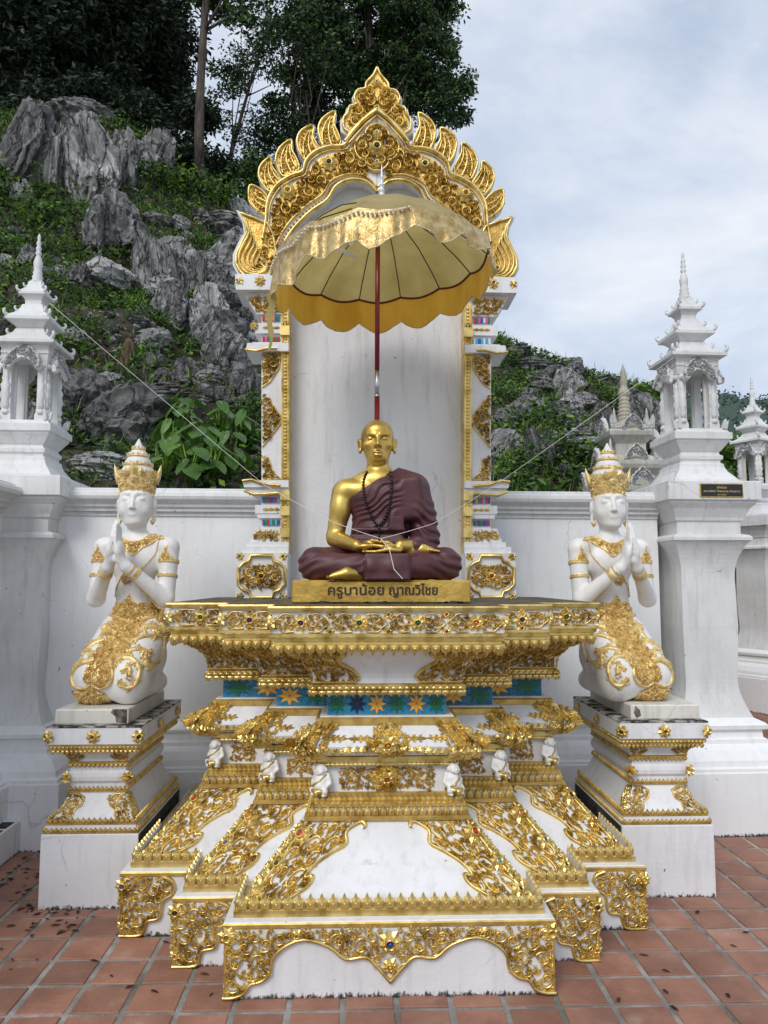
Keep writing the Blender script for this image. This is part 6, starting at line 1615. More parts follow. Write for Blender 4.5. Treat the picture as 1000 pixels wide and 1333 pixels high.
def rockmat(name, c0, c1, c2, seed):
    m, t, b = new_mat(name); L = t.links; nn = t.nodes.new
    tc = nn('ShaderNodeTexCoord'); oi = nn('ShaderNodeObjectInfo'); ad = nn('ShaderNodeVectorMath'); ad.operation = 'ADD'; sc = nn('ShaderNodeMath'); sc.operation = 'MULTIPLY'; sc.inputs[1].default_value = 41.0
    L.new(oi.outputs['Random'], sc.inputs[0]); L.new(sc.outputs[0], ad.inputs[1]); L.new(tc.outputs['Object'], ad.inputs[0])
    mp = nn('ShaderNodeMapping'); mp.inputs['Scale'].default_value = (1.3, 1.3, .7); L.new(ad.outputs[0], mp.inputs[0])
    def noi(s_, d, r=.6, v=mp.outputs[0], dist=0): n = nn('ShaderNodeTexNoise'); n.inputs['Scale'].default_value = s_; n.inputs['Detail'].default_value = d; n.inputs['Roughness'].default_value = r; n.inputs['Distortion'].default_value = dist; L.new(v, n.inputs['Vector']); return n
    n = noi(2.2, 14, .72, dist=.6); r = nn('ShaderNodeValToRGB'); e = r.color_ramp.elements; e[0].position = .36; e[0].color = (*c0, 1); e[1].position = .66; e[1].color = (*c2, 1); q = e.new(.49); q.color = (*c1, 1)
    L.new(n.outputs['Fac'], r.inputs[0])
    # fissures
    wn = noi(3, 6); wa = nn('ShaderNodeMix'); wa.data_type = 'RGBA'; wa.inputs['Factor'].default_value = .35; L.new(mp.outputs[0], wa.inputs['A']); L.new(wn.outputs['Color'], wa.inputs['B'])
    vo = nn('ShaderNodeTexVoronoi'); vo.feature = 'DISTANCE_TO_EDGE'; vo.inputs['Scale'].default_value = 2.2; L.new(wa.outputs['Result'], vo.inputs['Vector'])
    mr = nn('ShaderNodeMapRange'); mr.inputs['From Max'].default_value = .045; L.new(vo.outputs['Distance'], mr.inputs['Value'])
    mx = nn('ShaderNodeMix'); mx.data_type = 'RGBA'; L.new(mr.outputs[0], mx.inputs['Factor']); mx.inputs['A'].default_value = (.02, .02, .02, 1); L.new(r.outputs[0], mx.inputs['B'])
    hs = nn('ShaderNodeHueSaturation'); m2 = nn('ShaderNodeMapRange'); m2.inputs['To Min'].default_value = .7; m2.inputs['To Max'].default_value = 1.3; L.new(oi.outputs['Random'], m2.inputs['Value']); L.new(m2.outputs[0], hs.inputs['Value']); L.new(mx.outputs['Result'], hs.inputs['Color'])
    L.new(hs.outputs[0], b.inputs['Base Color']); b.inputs['Roughness'].default_value = .85
    nb = noi(9, 12, .7); mu = nn('ShaderNodeMath'); mu.operation = 'MULTIPLY'; L.new(nb.outputs['Fac'], mu.inputs[0]); L.new(mr.outputs[0], mu.inputs[1])
    bp = nn('ShaderNodeBump'); bp.inputs['Strength'].default_value = 1; bp.inputs['Distance'].default_value = .10; L.new(mu.outputs[0], bp.inputs['Height']); L.new(bp.outputs[0], b.inputs['Normal'])
    return m
ROCK = rockmat('limestone', (.045, .045, .047), (.20, .20, .195), (.56, .56, .54), 1)
ROCK_P = rockmat('pale_limestone', (.20, .20, .20), (.46, .46, .45), (.72, .72, .70), 2)
SOIL = noisy('hill_soil', (.012, .012, .008), (.065, .048, .030), scale=2.2, rough=.95, bump=1, bscale=12, detail=10, c3=(.11, .09, .06), p3=.8, dist=.05)
def uofpx(px, py, Y=10.0):
    x, z = at(px, py, Y); return (x-CAM[0])/(Y-CAM[1]), (z-CAM[2])/(Y-CAM[1])
CT = sorted(uofpx(*p) for p in [(-300,150),(0,150),(60,140),(110,158),(200,178),(235,225),(290,245),(320,290),(350,330),(480,395),(600,425),(650,442),(700,462),(760,486),(800,498),(850,512),(890,550),(930,605),(1000,650),(1300,700)])
CU = [c[0] for c in CT]; CV = [c[1] for c in CT]
Y0H = 2.75
def terr(x, y):
    yd = y-CAM[1]; u = (x-CAM[0])/yd; vc = np.interp(u, CU, CV); yc = np.interp(u, [-.5, -.1, .2, .5], [13.5, 13, 11, 12])
    s = np.clip((y-Y0H)/(yc-Y0H), 0, 1); v = .07+(vc-.07)*(s**.8); z = 1.6+yd*v
    zc = 1.6+(yc-CAM[1])*vc; z = np.where(y > yc, zc-(y-yc)*.12, z)
    return z, s
gx = np.linspace(-15, 13, 300); gy = np.concatenate([np.linspace(Y0H-.1, 17, 150), np.linspace(17.3, 30, 16)])
GX, GY = np.meshgrid(gx, gy, indexing='ij'); TZ, TS = terr(GX, GY)
nz = np.array([[noise.fractal(Vector((x*.9, y*.9, 3.3)), 1.0, 2.0, 5) for y in gy] for x in gx]); nz2 = np.array([[noise.ridged_multi_fractal(Vector((x*.55, y*.55, 9.3)), 1.0, 2.0, 4, 1.0, 2.0) for y in gy] for x in gx])
amp = np.clip(TS*5, .12, 1)*np.clip((1.02-TS)*6, .15, 1)
TZ = TZ+(nz*.32+(nz2-1.1)*.22)*amp
TZ[:, 0] = 0.0
TZ[(GX > 2.75) & (GY < 7.6)] = -.6
idx = np.arange(len(gx)*len(gy)).reshape(len(gx), len(gy))
FQ = np.stack([idx[:-1, :-1], idx[1:, :-1], idx[1:, 1:], idx[:-1, 1:]], -1).reshape(-1, 4)
TV = np.stack([GX, GY, TZ], -1).reshape(-1, 3)
hill = structure(np_mesh('hillside', TV, FQ, SOIL, None, True))
tb = BVHTree.FromPolygons([tuple(v) for v in TV], [tuple(f) for f in FQ])
def hit(px, py):
    r = tb.ray_cast(Vector(CAM), Vector(ray(px, py))); return r[0], (r[0]-Vector(CAM)).length if r[0] is not None else None
def ground_z(x, y):
    r = tb.ray_cast(Vector((x, y, 60)), Vector((0, 0, -1))); return r[0].z if r[0] is not None else 0
LMK = [(92,148,'the flat cliff-top boulder'),(172,158,'the pale slab on the cliff top'),(28,205,'the cleft rock at the left edge'),(118,222,'the broad fluted slab'),(145,298,'the pyramid-shaped rock'),(136,356,'the pale leaning boulder'),(222,352,'the cleft slab cluster'),
 (292,292,'the ledge beside the pediment'),(300,340,'the layered outcrop by the jamb'),(268,426,'the pale upright block by the jamb'),(196,446,'the small pale boulder mid-slope'),(150,552,'the large dark wet boulder'),(124,604,'the flat rock by the left lantern'),(240,560,'the heart-leaved plants'),(152,480,'the tree stump'),
 (54,420,'the left lantern roof'),(262,200,'the bare straight trunk'),(335,560,'the left niche shaft'),(345,440,'the left niche capital'),(762,522,'the rounded pale boulder at right'),(738,575,'the long pale ledge at right'),(645,540,'the right niche shaft'),(813,500,'the chedi spire'),(800,600,'the right statue\'s crown'),
 (700,470,'the dark ledge on the right ridge'),(880,520,'the plaque pillar lantern'),(672,455,'the ledge nearest the niche on the ridge'),(690,635,'the wall top right of the niche'),(60,560,'the left lantern floor'),(170,590,'the left statue\'s crown'),(270,628,'the wall top left of the niche')]
LUSED = set()
def where(kind, px, py, pre):
    best = None
    for (lx, ly, ph) in LMK:
        dx, dy = px-lx, py-ly; a = math.degrees(math.atan2(-dy, dx)) % 360
        rel = ['right of', 'up and right of', 'above', 'up and left of', 'left of', 'down and left of', 'below', 'down and right of'][int((a+22.5)//45) % 8]
        for far_, w in ((0, 'just '), (1, '')):
            if (kind, ph, rel, far_) in LUSED: continue
            sc_ = math.hypot(dx, dy)+far_*18
            if best is None or sc_ < best[0]: best = (sc_, ph, rel, far_, w)
            break
    if best is None: return pre+' on the hillside'
    LUSED.add((kind, best[1], best[2], best[3])); return pre+' '+best[4]+best[2]+' '+best[1]
# ---- boulders
import bmesh
def rock_mesh(name, seed, mode, mat):
    bm = bmesh.new(); bmesh.ops.create_icosphere(bm, subdivisions=5, radius=1); rd = random.Random(seed)
    planes = [(Vector((rd.gauss(0, 1), rd.gauss(0, 1), rd.gauss(0, .8))).normalized(), rd.uniform(.45, .82)) for _ in range(15)]
    o = Vector((rd.uniform(0, 50), rd.uniform(0, 50), rd.uniform(0, 50)))
    for v in bm.verts:
        p = v.co.copy()
        for n, d in planes:
            k = p.dot(n)
            if k > d: p -= n*(k-d)*.92
        q = p+o
        if mode == 'slab':     # standing slabs with vertical clefts
            c = noise.ridged_multi_fractal(Vector((q.x*2.9, q.y*2.9, q.z*.40)), .8, 2.2, 6, 1.0, 2.0); p += p.normalized()*((c-1.2)*.20)
        elif mode == 'strata':
            c = noise.ridged_multi_fractal(Vector((q.x*.7, q.y*.7, q.z*4.2)), .9, 2.1, 4, 1.0, 2.0); p += Vector((p.x, p.y, 0)).normalized()*((c-1.2)*.15)
        else:
            c = noise.ridged_multi_fractal(Vector((q.x*1.5, q.y*1.5, q.z*2.6)), .8, 2.2, 6, 1.0, 2.0); p += p.normalized()*(c-1.2)*.15
        p += p.normalized()*(noise.voronoi(q*6)[0][1]-noise.voronoi(q*6)[0][0])*.06
        v.co = p
    me = bpy.data.meshes.new(name); bm.to_mesh(me); bm.free(); me.materials.append(mat); me.polygons.foreach_set('use_smooth', [True]*len(me.polygons))
    try: me.set_sharp_from_angle(angle=math.radians(26))
    except Exception: pass
    return me
RM = {}
for k, (mode, n) in enumerate((('slab', 4), ('strata', 3), ('lump', 4))):
    for i in range(n):
        RM[(mode, i)] = rock_mesh('boulder', 100+k*10+i, mode, ROCK); RM[(mode, i, 'p')] = rock_mesh('boulder', 100+k*10+i, mode, ROCK_P)
def boulder(px, py, w, h, mode='lump', i=0, pale=False, rz=0, tilt=0, label=None, sink=.0, dep=None):
    p, d = hit(px, py+h*.30)
    if p is None: return
    s = d/FPX; me = RM[(mode, i % (4 if mode != 'strata' else 3), 'p') if pale else (mode, i % (4 if mode != 'strata' else 3))]
    o = bpy.data.objects.new('boulder', me); COL.objects.link(o); W_, H_ = w*s*.62, h*s*.66
    o.location = (p.x, p.y+W_*.15, p.z+h*s*.22-sink); o.scale = (W_, (dep or W_*.8), H_); o.rotation_euler = (math.radians(tilt*.3), math.radians(tilt), math.radians(rz))
    tag(o, label or where('bp' if pale else 'bg', px, py, 'pale limestone rock' if pale else 'grey limestone rock'), 'boulder', 'limestone boulders on the hillside'); return o
big = [(92,148,86,36,'lump',1,0,'flat dark boulder capping the cliff at upper left'), (172,158,66,24,'strata',0,1,'flat pale slab of rock resting on the cliff top'),
 (28,205,62,110,'slab',0,0,'tall grey cleft rock face at the left edge of the cliff'), (72,212,44,100,'slab',1,0,'narrow standing slab in the upper left cliff'), (118,222,66,120,'slab',2,0,'broad fluted slab in the middle of the upper cliff'), (168,205,66,84,'slab',3,0,'fluted rock under the pale cliff-top slab'),
 (205,195,44,60,'slab',1,0,'right end of the fluted cliff beneath the trees'),
 (145,298,78,84,'slab',0,0,'pyramid-shaped grey rock below the fluted cliff'), (136,356,58,46,'lump',0,1,'pale boulder leaning left of the cleft slabs'),
 (192,358,46,82,'slab',2,0,'left leaning slab of the cluster above the shrine wall'), (222,352,48,92,'slab',3,0,'middle cleft slab of the cluster above the shrine wall'), (254,362,36,74,'slab',1,0,'right slender slab of the cluster above the shrine wall'),
 (292,292,80,44,'strata',1,0,'layered dark ledge next to the pediment'), (300,340,70,90,'strata',2,0,'dark layered outcrop beside the left jamb'), (285,398,60,46,'lump',2,0,'grey wedge of rock under the layered outcrop'),
 (268,426,40,62,'slab',0,1,'pale upright block near the left jamb'), (196,446,52,34,'lump',3,1,'small pale boulder above the broad leaves'), (240,486,34,24,'lump',0,1,'little pale rock among rubble'), (272,486,34,30,'strata',0,1,'small pale ledge rock near the jamb'),
 (150,552,130,92,'lump',1,0,'large dark wet boulder above the left statue'), (104,520,70,60,'lump',2,0,'dark boulder next to the left lantern'), (124,604,86,38,'strata',1,1,'pale flat rock just above the wall by the left lantern'),
 (205,512,84,30,'strata',2,0,'grey slab lying above the large dark boulder'), (330,420,50,60,'slab',3,0,'dark cleft rock behind the left jamb'), (20,560,50,60,'lump',3,0,'dark rock behind the left lantern'),
 (762,522,42,28,'lump',0,1,'rounded pale boulder right of the shrine'), (735,537,42,24,'lump',3,1,'lower pale boulder right of the shrine'), (700,474,60,24,'strata',1,0,'dark ledge near the ridge right of the shrine'), (780,500,56,22,'strata',0,0,'grey ledge on the ridge left of the chedi'),
 (738,575,78,36,'strata',2,1,'long pale ledge behind the right statue'), (665,592,56,22,'strata',1,1,'pale flat rock low behind the right jamb'), (845,548,50,58,'slab',2,0,'grey rock face behind the small chedi'), (722,492,40,26,'lump',2,0,'dark rounded rock on the right slope'),
 (655,545,40,26,'lump',1,1,'pale rock close to the right jamb'), (800,560,60,40,'strata',0,0,'grey rock left of the plaque pillar'), (690,520,46,40,'slab',3,0,'dark rock in the middle of the right slope'), (820,516,46,24,'strata',2,0,'ridge rock just behind the chedi spire'), (672,455,46,20,'strata',0,0,'ridge-top ledge nearest the niche')]
for k, (px, py, w, h, mode, i, pale, lab) in enumerate(big):
    rr = random.Random(k); boulder(px, py, w, h, mode, i, bool(pale), rr.uniform(-40, 40), rr.uniform(-14, 14), lab)
rr = random.Random(77); cnt = 0
while cnt < 95:
    px = rr.choice((rr.uniform(0, 350), rr.uniform(0, 350), rr.uniform(635, 890))); py = rr.uniform(250, 620) if px < 400 else rr.uniform(455, 630)
    w = rr.uniform(12, 38); 
    if boulder(px, py, w, w*rr.uniform(.45, 1.0), rr.choice(('lump', 'strata', 'slab', 'lump')), rr.randrange(4), rr.random() < .35, rr.uniform(0, 360), rr.uniform(-25, 25)): cnt += 1
cnt = 0
while cnt < 48:
    px, py = (rr.gauss(262, 48), rr.gauss(400, 75)) if cnt < 34 else (rr.gauss(740, 60), rr.gauss(545, 30))
    if not (170 < px < 350 or 650 < px < 860) or not 270 < py < 615: continue
    w = rr.uniform(22, 52)
    if boulder(px, py, w, w*rr.uniform(.6, 1.5), rr.choice(('slab', 'strata', 'slab', 'lump')), rr.randrange(4), rr.random() < .4, rr.uniform(-50, 50), rr.uniform(-35, 35), sink=-.05): cnt += 1
for (px, py, w, h) in ((-60, 260, 90, 110), (-140, 330, 80, 60), (-50, 420, 60, 50), (-190, 230, 100, 120), (-110, 500, 90, 60)): boulder(px, py, w, h, 'slab', px % 4, False, px, 5)
# rubble nobody could count
rubble = MB()
for k in range(1300):
    px = rr.choice((rr.uniform(0, 350), rr.uniform(0, 350), rr.uniform(635, 890))); py = rr.uniform(230, 625) if px < 400 else rr.uniform(455, 630)
    p, d = hit(px, py)
    if p is None or noise.noise(Vector((p.x*.8, p.y*.8, 5))) < -.05: continue
    r = rr.uniform(.02, .085); pts = []
    for a in ((1,0,0),(-1,0,0),(0,1,0),(0,-1,0),(0,0,1),(0,0,-1)): pts.append((p.x+a[0]*r*rr.uniform(.6,1.4), p.y+a[1]*r*rr.uniform(.6,1.4), p.z+a[2]*r*rr.uniform(.5,1.0)))
    rubble.add(pts, [(0,2,4),(2,1,4),(1,3,4),(3,0,4),(2,0,5),(1,2,5),(3,1,5),(0,3,5)])
tag(stuff(rubble.build('rubble', ROCK_P)), 'loose grey limestone rubble strewn over the hillside between boulders', 'rubble')
# ---- leaves
def leaf_cloud(C, size, rs, droop=0.0, asp=.45, up=.3):
    """one folded leaf (two triangles' worth of quad) at each centre"""
    n = len(C); d = rs.normal(size=(n, 3)); d[:, 2] = d[:, 2]*.5-droop; d /= np.linalg.norm(d, axis=1)[:, None]
    nn = rs.normal(size=(n, 3)); nn[:, 2] += up*3; s = np.cross(d, nn); s /= np.linalg.norm(s, axis=1)[:, None]+1e-9
    L = (size*rs.uniform(.6, 1.3, n))[:, None]; up_ = np.cross(s, d)
    V = np.stack([C, C+d*L*.45+s*L*asp*.5, C+d*L-up_*L*.12, C+d*L*.45-s*L*asp*.5], 1).reshape(-1, 3)
    return V, np.arange(4*n).reshape(n, 4)
def clump_mesh(name, seed, n, r, size, mats, up=.3, droop=0.0, flat_=.7, stems=6):
    rs = np.random.RandomState(seed); k = max(4, n//28); cc = rs.normal(size=(k, 3)); cc /= np.linalg.norm(cc, axis=1)[:, None]; cc *= (rs.uniform(.25, 1, k)**.5)[:, None]*r; cc[:, 2] = np.abs(cc[:, 2])*flat_
    C = cc[rs.randint(0, k, n)]+rs.normal(size=(n, 3))*r*.17; C[:, 2] = np.maximum(C[:, 2], -.05)
    V, F = leaf_cloud(C, size, rs, droop, .5, up); mi = rs.choice(len(mats), n, p=[.3, .5, .2][:len(mats)] if len(mats) == 3 else None)
    me_o = np_mesh(name, V, F, mats, None, False, mi); me = me_o.data; bpy.data.objects.remove(me_o); return me
BUSH = [clump_mesh('foliage', 300+i, 620, .5, .085, (F_DARK, F_MID, F_LIGHT)) for i in range(5)]
FERN = [clump_mesh('foliage', 320+i, 300, .42, .13, (F_MID, F_LIGHT), .1, .15) for i in range(3)]
YB_ = [clump_mesh('foliage', 340+i, 90, .4, .15, (F_LIGHT, F_YEL), .5) for i in range(2)]
def shrub(px, py, rpx, me, label, group=None, cat_='shrub', sc=(1, 1, 1)):
    p, d = hit(px, py)
    if p is None: return
    o = bpy.data.objects.new('shrub', me); COL.objects.link(o); s = rpx*d/FPX/.5; o.scale = (s*sc[0], s*sc[1], s*sc[2]); o.location = (p.x, p.y, p.z-.02); o.rotation_euler = (0, 0, rr.uniform(0, 6.28))
    tag(o, label, cat_, group); return o
SG = 'green shrubs growing between the rocks'
for (px, py, r) in [(20,330,34),(60,290,40),(20,260,34),(90,335,28),(170,340,26),(60,370,26),(150,400,30),(95,460,26),(180,470,28),(120,430,24),(250,455,22),(320,500,28),(330,460,22),(330,540,34),(310,580,36),(60,430,30),(20,420,30),(150,585,34),(190,600,30),
     (230,250,36),(270,255,34),(300,262,28),(200,240,26),(130,260,24),(165,315,22),(250,280,26),(110,130,20),(150,175,22),(45,180,18),(320,275,24),(0,220,36),(30,240,30),(260,320,20),(110,395,24),(210,420,20),(285,450,22),(200,560,26),(340,620,30),(100,570,26),(270,625,30),
     (655,470,24),(680,500,26),(660,520,24),(700,560,44),(720,600,50),(680,610,44),(760,600,40),(660,625,36),(780,630,36),(640,580,30),(740,480,20),(790,520,18),(750,550,24),(800,600,30),(830,590,26),(715,450,16),(690,445,16),(860,520,20),(835,512,16),(875,560,24),(650,500,20),(820,620,26),(770,575,26),(700,535,26)]:
    shrub(px+rr.uniform(-4, 4), py+rr.uniform(-3, 3), r*1.05, rr.choice(BUSH), where('sh', px, py, 'leafy green shrub'), SG)
for k in range(60):
    px = rr.choice((rr.uniform(0, 350), rr.uniform(640, 880))); py = rr.uniform(230, 620) if px < 400 else rr.uniform(470, 625)
    shrub(px, py, rr.uniform(9, 20), rr.choice(FERN+BUSH), where('we', px, py, 'small green weed'), 'small weeds on the hillside', 'weed')
for px, py, r, lab in ((62,172,20,'yellow-green broad-leaved plant hanging over the upper left cliff'),(170,180,16,'yellow-green plant under the pale cliff-top slab'),(115,275,14,'yellow-green plant at the foot of the fluted cliff'),(235,320,14,'yellowish sapling on top of the middle cleft slab'),(65,268,13,'light green sprig left of the pyramid-shaped rock'),(835,505,16,'bright green sapling on the ridge behind the chedi'),(170,200,14,'light green tuft on the cliff face')):
    shrub(px, py, r, rr.choice(YB_), lab, None, 'plant')
for k in range(26):
    px, py = rr.uniform(-260, -10), rr.uniform(210, 600); shrub(px, py, rr.uniform(18, 36), rr.choice(BUSH), 'leafy green shrub beyond the left edge of the photo', 'shrubs beyond the left edge')
# ground cover
rs = np.random.RandomState(5); n = 190000
cx = rs.uniform(-14.6, 10, n); cy = Y0H+.2+(13.5-Y0H)*rs.uniform(0, 1, n)**.8
ok = (np.abs((cx+.116)/(cy+3.038)+.12) < .85) & ~((cx > 2.6) & (cy < 7.8)); dens = np.array([noise.noise(Vector((x*.8, y*.8, 1.2))) for x, y in zip(cx, cy)]); ok &= dens > rs.uniform(-.6, .22, n)
cx, cy = cx[ok], cy[ok]
gi = np.clip(np.searchsorted(gx, cx)-1, 0, len(gx)-2); gj = np.clip(np.searchsorted(gy, cy)-1, 0, len(gy)-2)
fx = (cx-gx[gi])/(gx[gi+1]-gx[gi]); fy = (cy-gy[gj])/(gy[gj+1]-gy[gj])
cz = TZ[gi, gj]*(1-fx)*(1-fy)+TZ[gi+1, gj]*fx*(1-fy)+TZ[gi, gj+1]*(1-fx)*fy+TZ[gi+1, gj+1]*fx*fy
C = np.stack([cx, cy, cz+rs.uniform(.0, .16, len(cx))], 1); V, F = leaf_cloud(C, .095, rs, -.2, .42, .4)
tag(stuff(np_mesh('ground_cover', V, F, (F_DARK, F_MID, F_LIGHT), None, False, rs.choice(3, len(F), p=[.35, .5, .15]))), 'low green weeds and grass covering the soil of the hillside', 'ground cover')
sel = rs.rand(len(C)) < .20; Cg = C[sel]; ng = len(Cg); d = rs.normal(size=(ng, 3))*.35; d[:, 2] = 1; d /= np.linalg.norm(d, axis=1)[:, None]; sd_ = np.cross(d, rs.normal(size=(ng, 3))); sd_ /= np.linalg.norm(sd_, axis=1)[:, None]; Lg = rs.uniform(.08, .22, ng)[:, None]
bend = rs.normal(size=(ng, 3))*[.35, .35, .1]; Vg = np.stack([Cg-sd_*.004, Cg+sd_*.004, Cg+d*Lg*.6+sd_*.004+bend*Lg*.08, Cg+d*Lg+bend*Lg*.22], 1).reshape(-1, 3)
tag(stuff(np_mesh('long_grass', Vg, np.arange(4*ng).reshape(ng, 4), (F_MID, F_LIGHT), None, False, rs.choice(2, ng))), 'long bending grass blades among the hillside weeds', 'grass')
# broad-leaved plants above the wall
def broad_leaf_mesh(seed):
    rd = random.Random(seed); mb = MB(); out = [(0, 0), (-.16, -.14), (-.36, -.10), (-.47, .12), (-.42, .42), (-.25, .75), (0, 1.0)]
    P = out+[(-x, y) for x, y in out[-2:0:-1]]; vs = [(x*1.0, y, -.10*y*y-.22*x*x+.02*math.sin(9*y)*abs(x)) for x, y in P]; mid = [(0, y, -.10*y*y-.03) for y in (.25, .55, .8)]
    o = len(vs); vs += mid; n = len(P)
    mb.add(vs, [(0,1,o),(1,2,o),(2,3,o),(3,4,o+1,o),(4,5,o+2,o+1),(5,6,o+2),(6,7,o+2),(7,8,o+1,o+2),(8,9,o,o+1),(9,10,o),(10,11,o),(11,0,o)], 0, True)
    me = bpy.data.meshes.new('broad_leaf'); me.from_pydata(mb.v, [], mb.f); me.materials.append(F_BROAD); return me
BL = [broad_leaf_mesh(i) for i in range(4)]
for k, (px, py, rpx, nl) in enumerate([(232,556,42,11),(205,540,34,9),(262,586,46,11),(300,600,42,10),(248,612,42,10),(318,568,38,9),(215,606,34,9),(285,556,36,9),(225,580,38,9),(275,612,36,9),(240,540,30,8),(700,640,22,6),(188,560,22,6)]):
    p, d = hit(px, py+rpx*.6)
    if p is None: continue
    t = thing('broad_leaved_plant', where('pl', px, py, 'bright heart-leaved plant') if px < 500 else 'green plant with heart-shaped leaves low behind the wall right of the niche', 'plant', (p.x, p.y, p.z), 0, 'big-leaved plants behind the wall' if px < 500 else None)
    s = rpx*d/FPX*.85; st = MB()
    for j in range(nl):
        a = 2*PI*j/nl+rr.uniform(-.4, .4); e = rr.uniform(.35, 1.1); b = Vector((math.cos(a)*s*.5*rr.uniform(.3, 1.2), math.sin(a)*s*.4-.05, s*rr.uniform(.7, 1.7)))
        st.tube([(0, 0, 0), b*.6+Vector((0, 0, .04)), b], [.012, .009, .006], 5)
        put('broad_leaf', rr.choice(BL), t, tuple(b), (rr.uniform(-1.1, -.3)+0, rr.uniform(-.3, .3), a-PI/2), (s*rr.uniform(.35, .8), s*rr.uniform(.5, .95), s*rr.uniform(.8, 2.0)))
    st.build('stems', F_LIGHT, t)
# a yellow flower and stump
p, d = hit(152, 480)
if p is not None:
    mb = MB(); mb.tube([(p.x+.16, p.y-.1, p.z-.1), (p.x+.14, p.y-.1, p.z+.1), (p.x+.18, p.y-.1, p.z+.28), (p.x+.16, p.y-.08, p.z+.34)], [.10, .075, .07, .04], 9)
    tag(mb.build('tree_stump', noisy('stump_wood', (.05, .03, .018), (.16, .10, .06), scale=8, stretch=(3, 3, .4), rough=.9, bump=.8)), 'broken brown tree stump standing on the slope above the large dark boulder', 'stump')
# ---- trees
def tree(label, base, H, rt, crown, ncl, npc, size, mats, seed, clr=(.35, .6), droop=.25, group=None, lean=(0, 0), limbs=14, cat_='tree', hole=0.0, name='forest_tree'):
    """base (x,y,z); crown: list of (cx, cy, cz, rx, ry, rz) relative to the base"""
    rd = random.Random(seed); rs = np.random.RandomState(seed); t = thing(name, label, cat_, base, 0, group)
    mb = MB(); n = 9; P = []
    for k in range(n): q = k/(n-1); P.append((lean[0]*q*q+.10*math.sin(q*5+seed), lean[1]*q+.06*math.cos(q*4), H*q))
    mb.tube(P, [rt*(1-.72*(k/(n-1))) for k in range(n)], 9); mb.tube([(0, 0, -1.2), (0, 0, .02)], [rt*1.5, rt], 9)
    CC = []
    for (cx, cy, cz, rx, ry, rz) in crown:
        vol = rx*ry*rz; m = int(ncl*vol/sum(c[3]*c[4]*c[5] for c in crown)) or 1
        while m > 0:
            v = rs.normal(size=3); v /= np.linalg.norm(v); v *= rs.uniform(.15, 1)**.45; p = np.array([cx+v[0]*rx, cy+v[1]*ry, cz+v[2]*rz])
            if hole and noise.noise(Vector(p*.55+seed)) < hole-.5*rs.rand(): m -= 1; continue
            CC.append(p); m -= 1
    for k in range(min(limbs, len(CC))):
        c = CC[int(rs.randint(len(CC)))]; q = rd.uniform(.35, .95); i = min(int(q*(n-1)), n-2); a = np.array(P[i]); m = (a+c)/2+rs.normal(size=3)*.25+np.array([0, 0, -.1]); r0 = rt*(1-.72*q)*.5
        mb.tube([tuple(a), tuple((a*.5+m*.5)), tuple(m), tuple(m*.4+c*.6), tuple(c)], [r0, r0*.8, r0*.6, r0*.4, r0*.15], 6)
    mb.build('trunk', BARK, t)
    C = []
    for c in CC:
        r = rs.uniform(*clr); q = rs.normal(size=(npc, 3)); q /= np.linalg.norm(q, axis=1)[:, None]; q *= (rs.uniform(0, 1, npc)**.45)[:, None]*r; q[:, 2] = q[:, 2]*.62-np.abs(q[:, 0])*.15; C.append(c+q)
    C = np.concatenate(C); V, F = leaf_cloud(C, size, rs, droop, .42, .25)
    np_mesh('crown', V, F, mats, t, False, rs.choice(len(mats), len(F)) if isinstance(mats, tuple) else None); return t
def wpos(px, py, Y): x, z = at(px, py, Y); return x, Y, z
def mk(label, bx, by, Y, tips, **k):
    """bx,by: where the foot shows; tips: list of (px, py, rpx, rpy)"""
    x, _, z = wpos(bx, by, Y); gz = min(z, ground_z(x, Y)+.3); sc = (Y-CAM[1])/FPX; cr = []
    top = gz
    for (px, py, rx, ry) in tips: X, _, Z = wpos(px, py, Y); cr.append((X-x, 0, Z-gz, rx*sc*1.05, min(rx, ry)*sc*.8, ry*sc*1.1)); top = max(top, Z)
    return tree(label, (x, Y, gz), k.pop('H', top-gz), k.pop('rt', .16), cr, **k)
G1 = 'dark forest trees on top of the hill'
DK = (F_DARK,)
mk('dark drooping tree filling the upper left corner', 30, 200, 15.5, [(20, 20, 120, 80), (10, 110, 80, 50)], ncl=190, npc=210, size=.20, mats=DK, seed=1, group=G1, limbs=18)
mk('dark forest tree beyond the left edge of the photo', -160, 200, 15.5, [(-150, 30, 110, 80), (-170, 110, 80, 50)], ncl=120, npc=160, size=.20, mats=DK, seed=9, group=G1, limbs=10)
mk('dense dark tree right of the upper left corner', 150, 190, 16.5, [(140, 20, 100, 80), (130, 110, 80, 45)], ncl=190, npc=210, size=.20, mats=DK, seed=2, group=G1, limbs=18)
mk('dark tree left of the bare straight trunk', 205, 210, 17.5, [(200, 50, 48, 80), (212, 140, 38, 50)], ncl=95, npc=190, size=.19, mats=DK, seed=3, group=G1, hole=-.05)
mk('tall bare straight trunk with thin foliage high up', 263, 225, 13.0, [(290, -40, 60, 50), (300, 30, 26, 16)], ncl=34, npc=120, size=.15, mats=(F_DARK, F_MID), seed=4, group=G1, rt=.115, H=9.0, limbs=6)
mk('slender leaning tree with gaps of sky, between the bare trunk and the crest', 290, 250, 15.0, [(320, 80, 42, 60), (300, 150, 36, 40), (345, 30, 40, 40)], ncl=42, npc=100, size=.12, mats=(F_DARK, F_DARK, F_MID), seed=5, group=G1, rt=.07, clr=(.25, .45), hole=.05, lean=(1.2, 0))
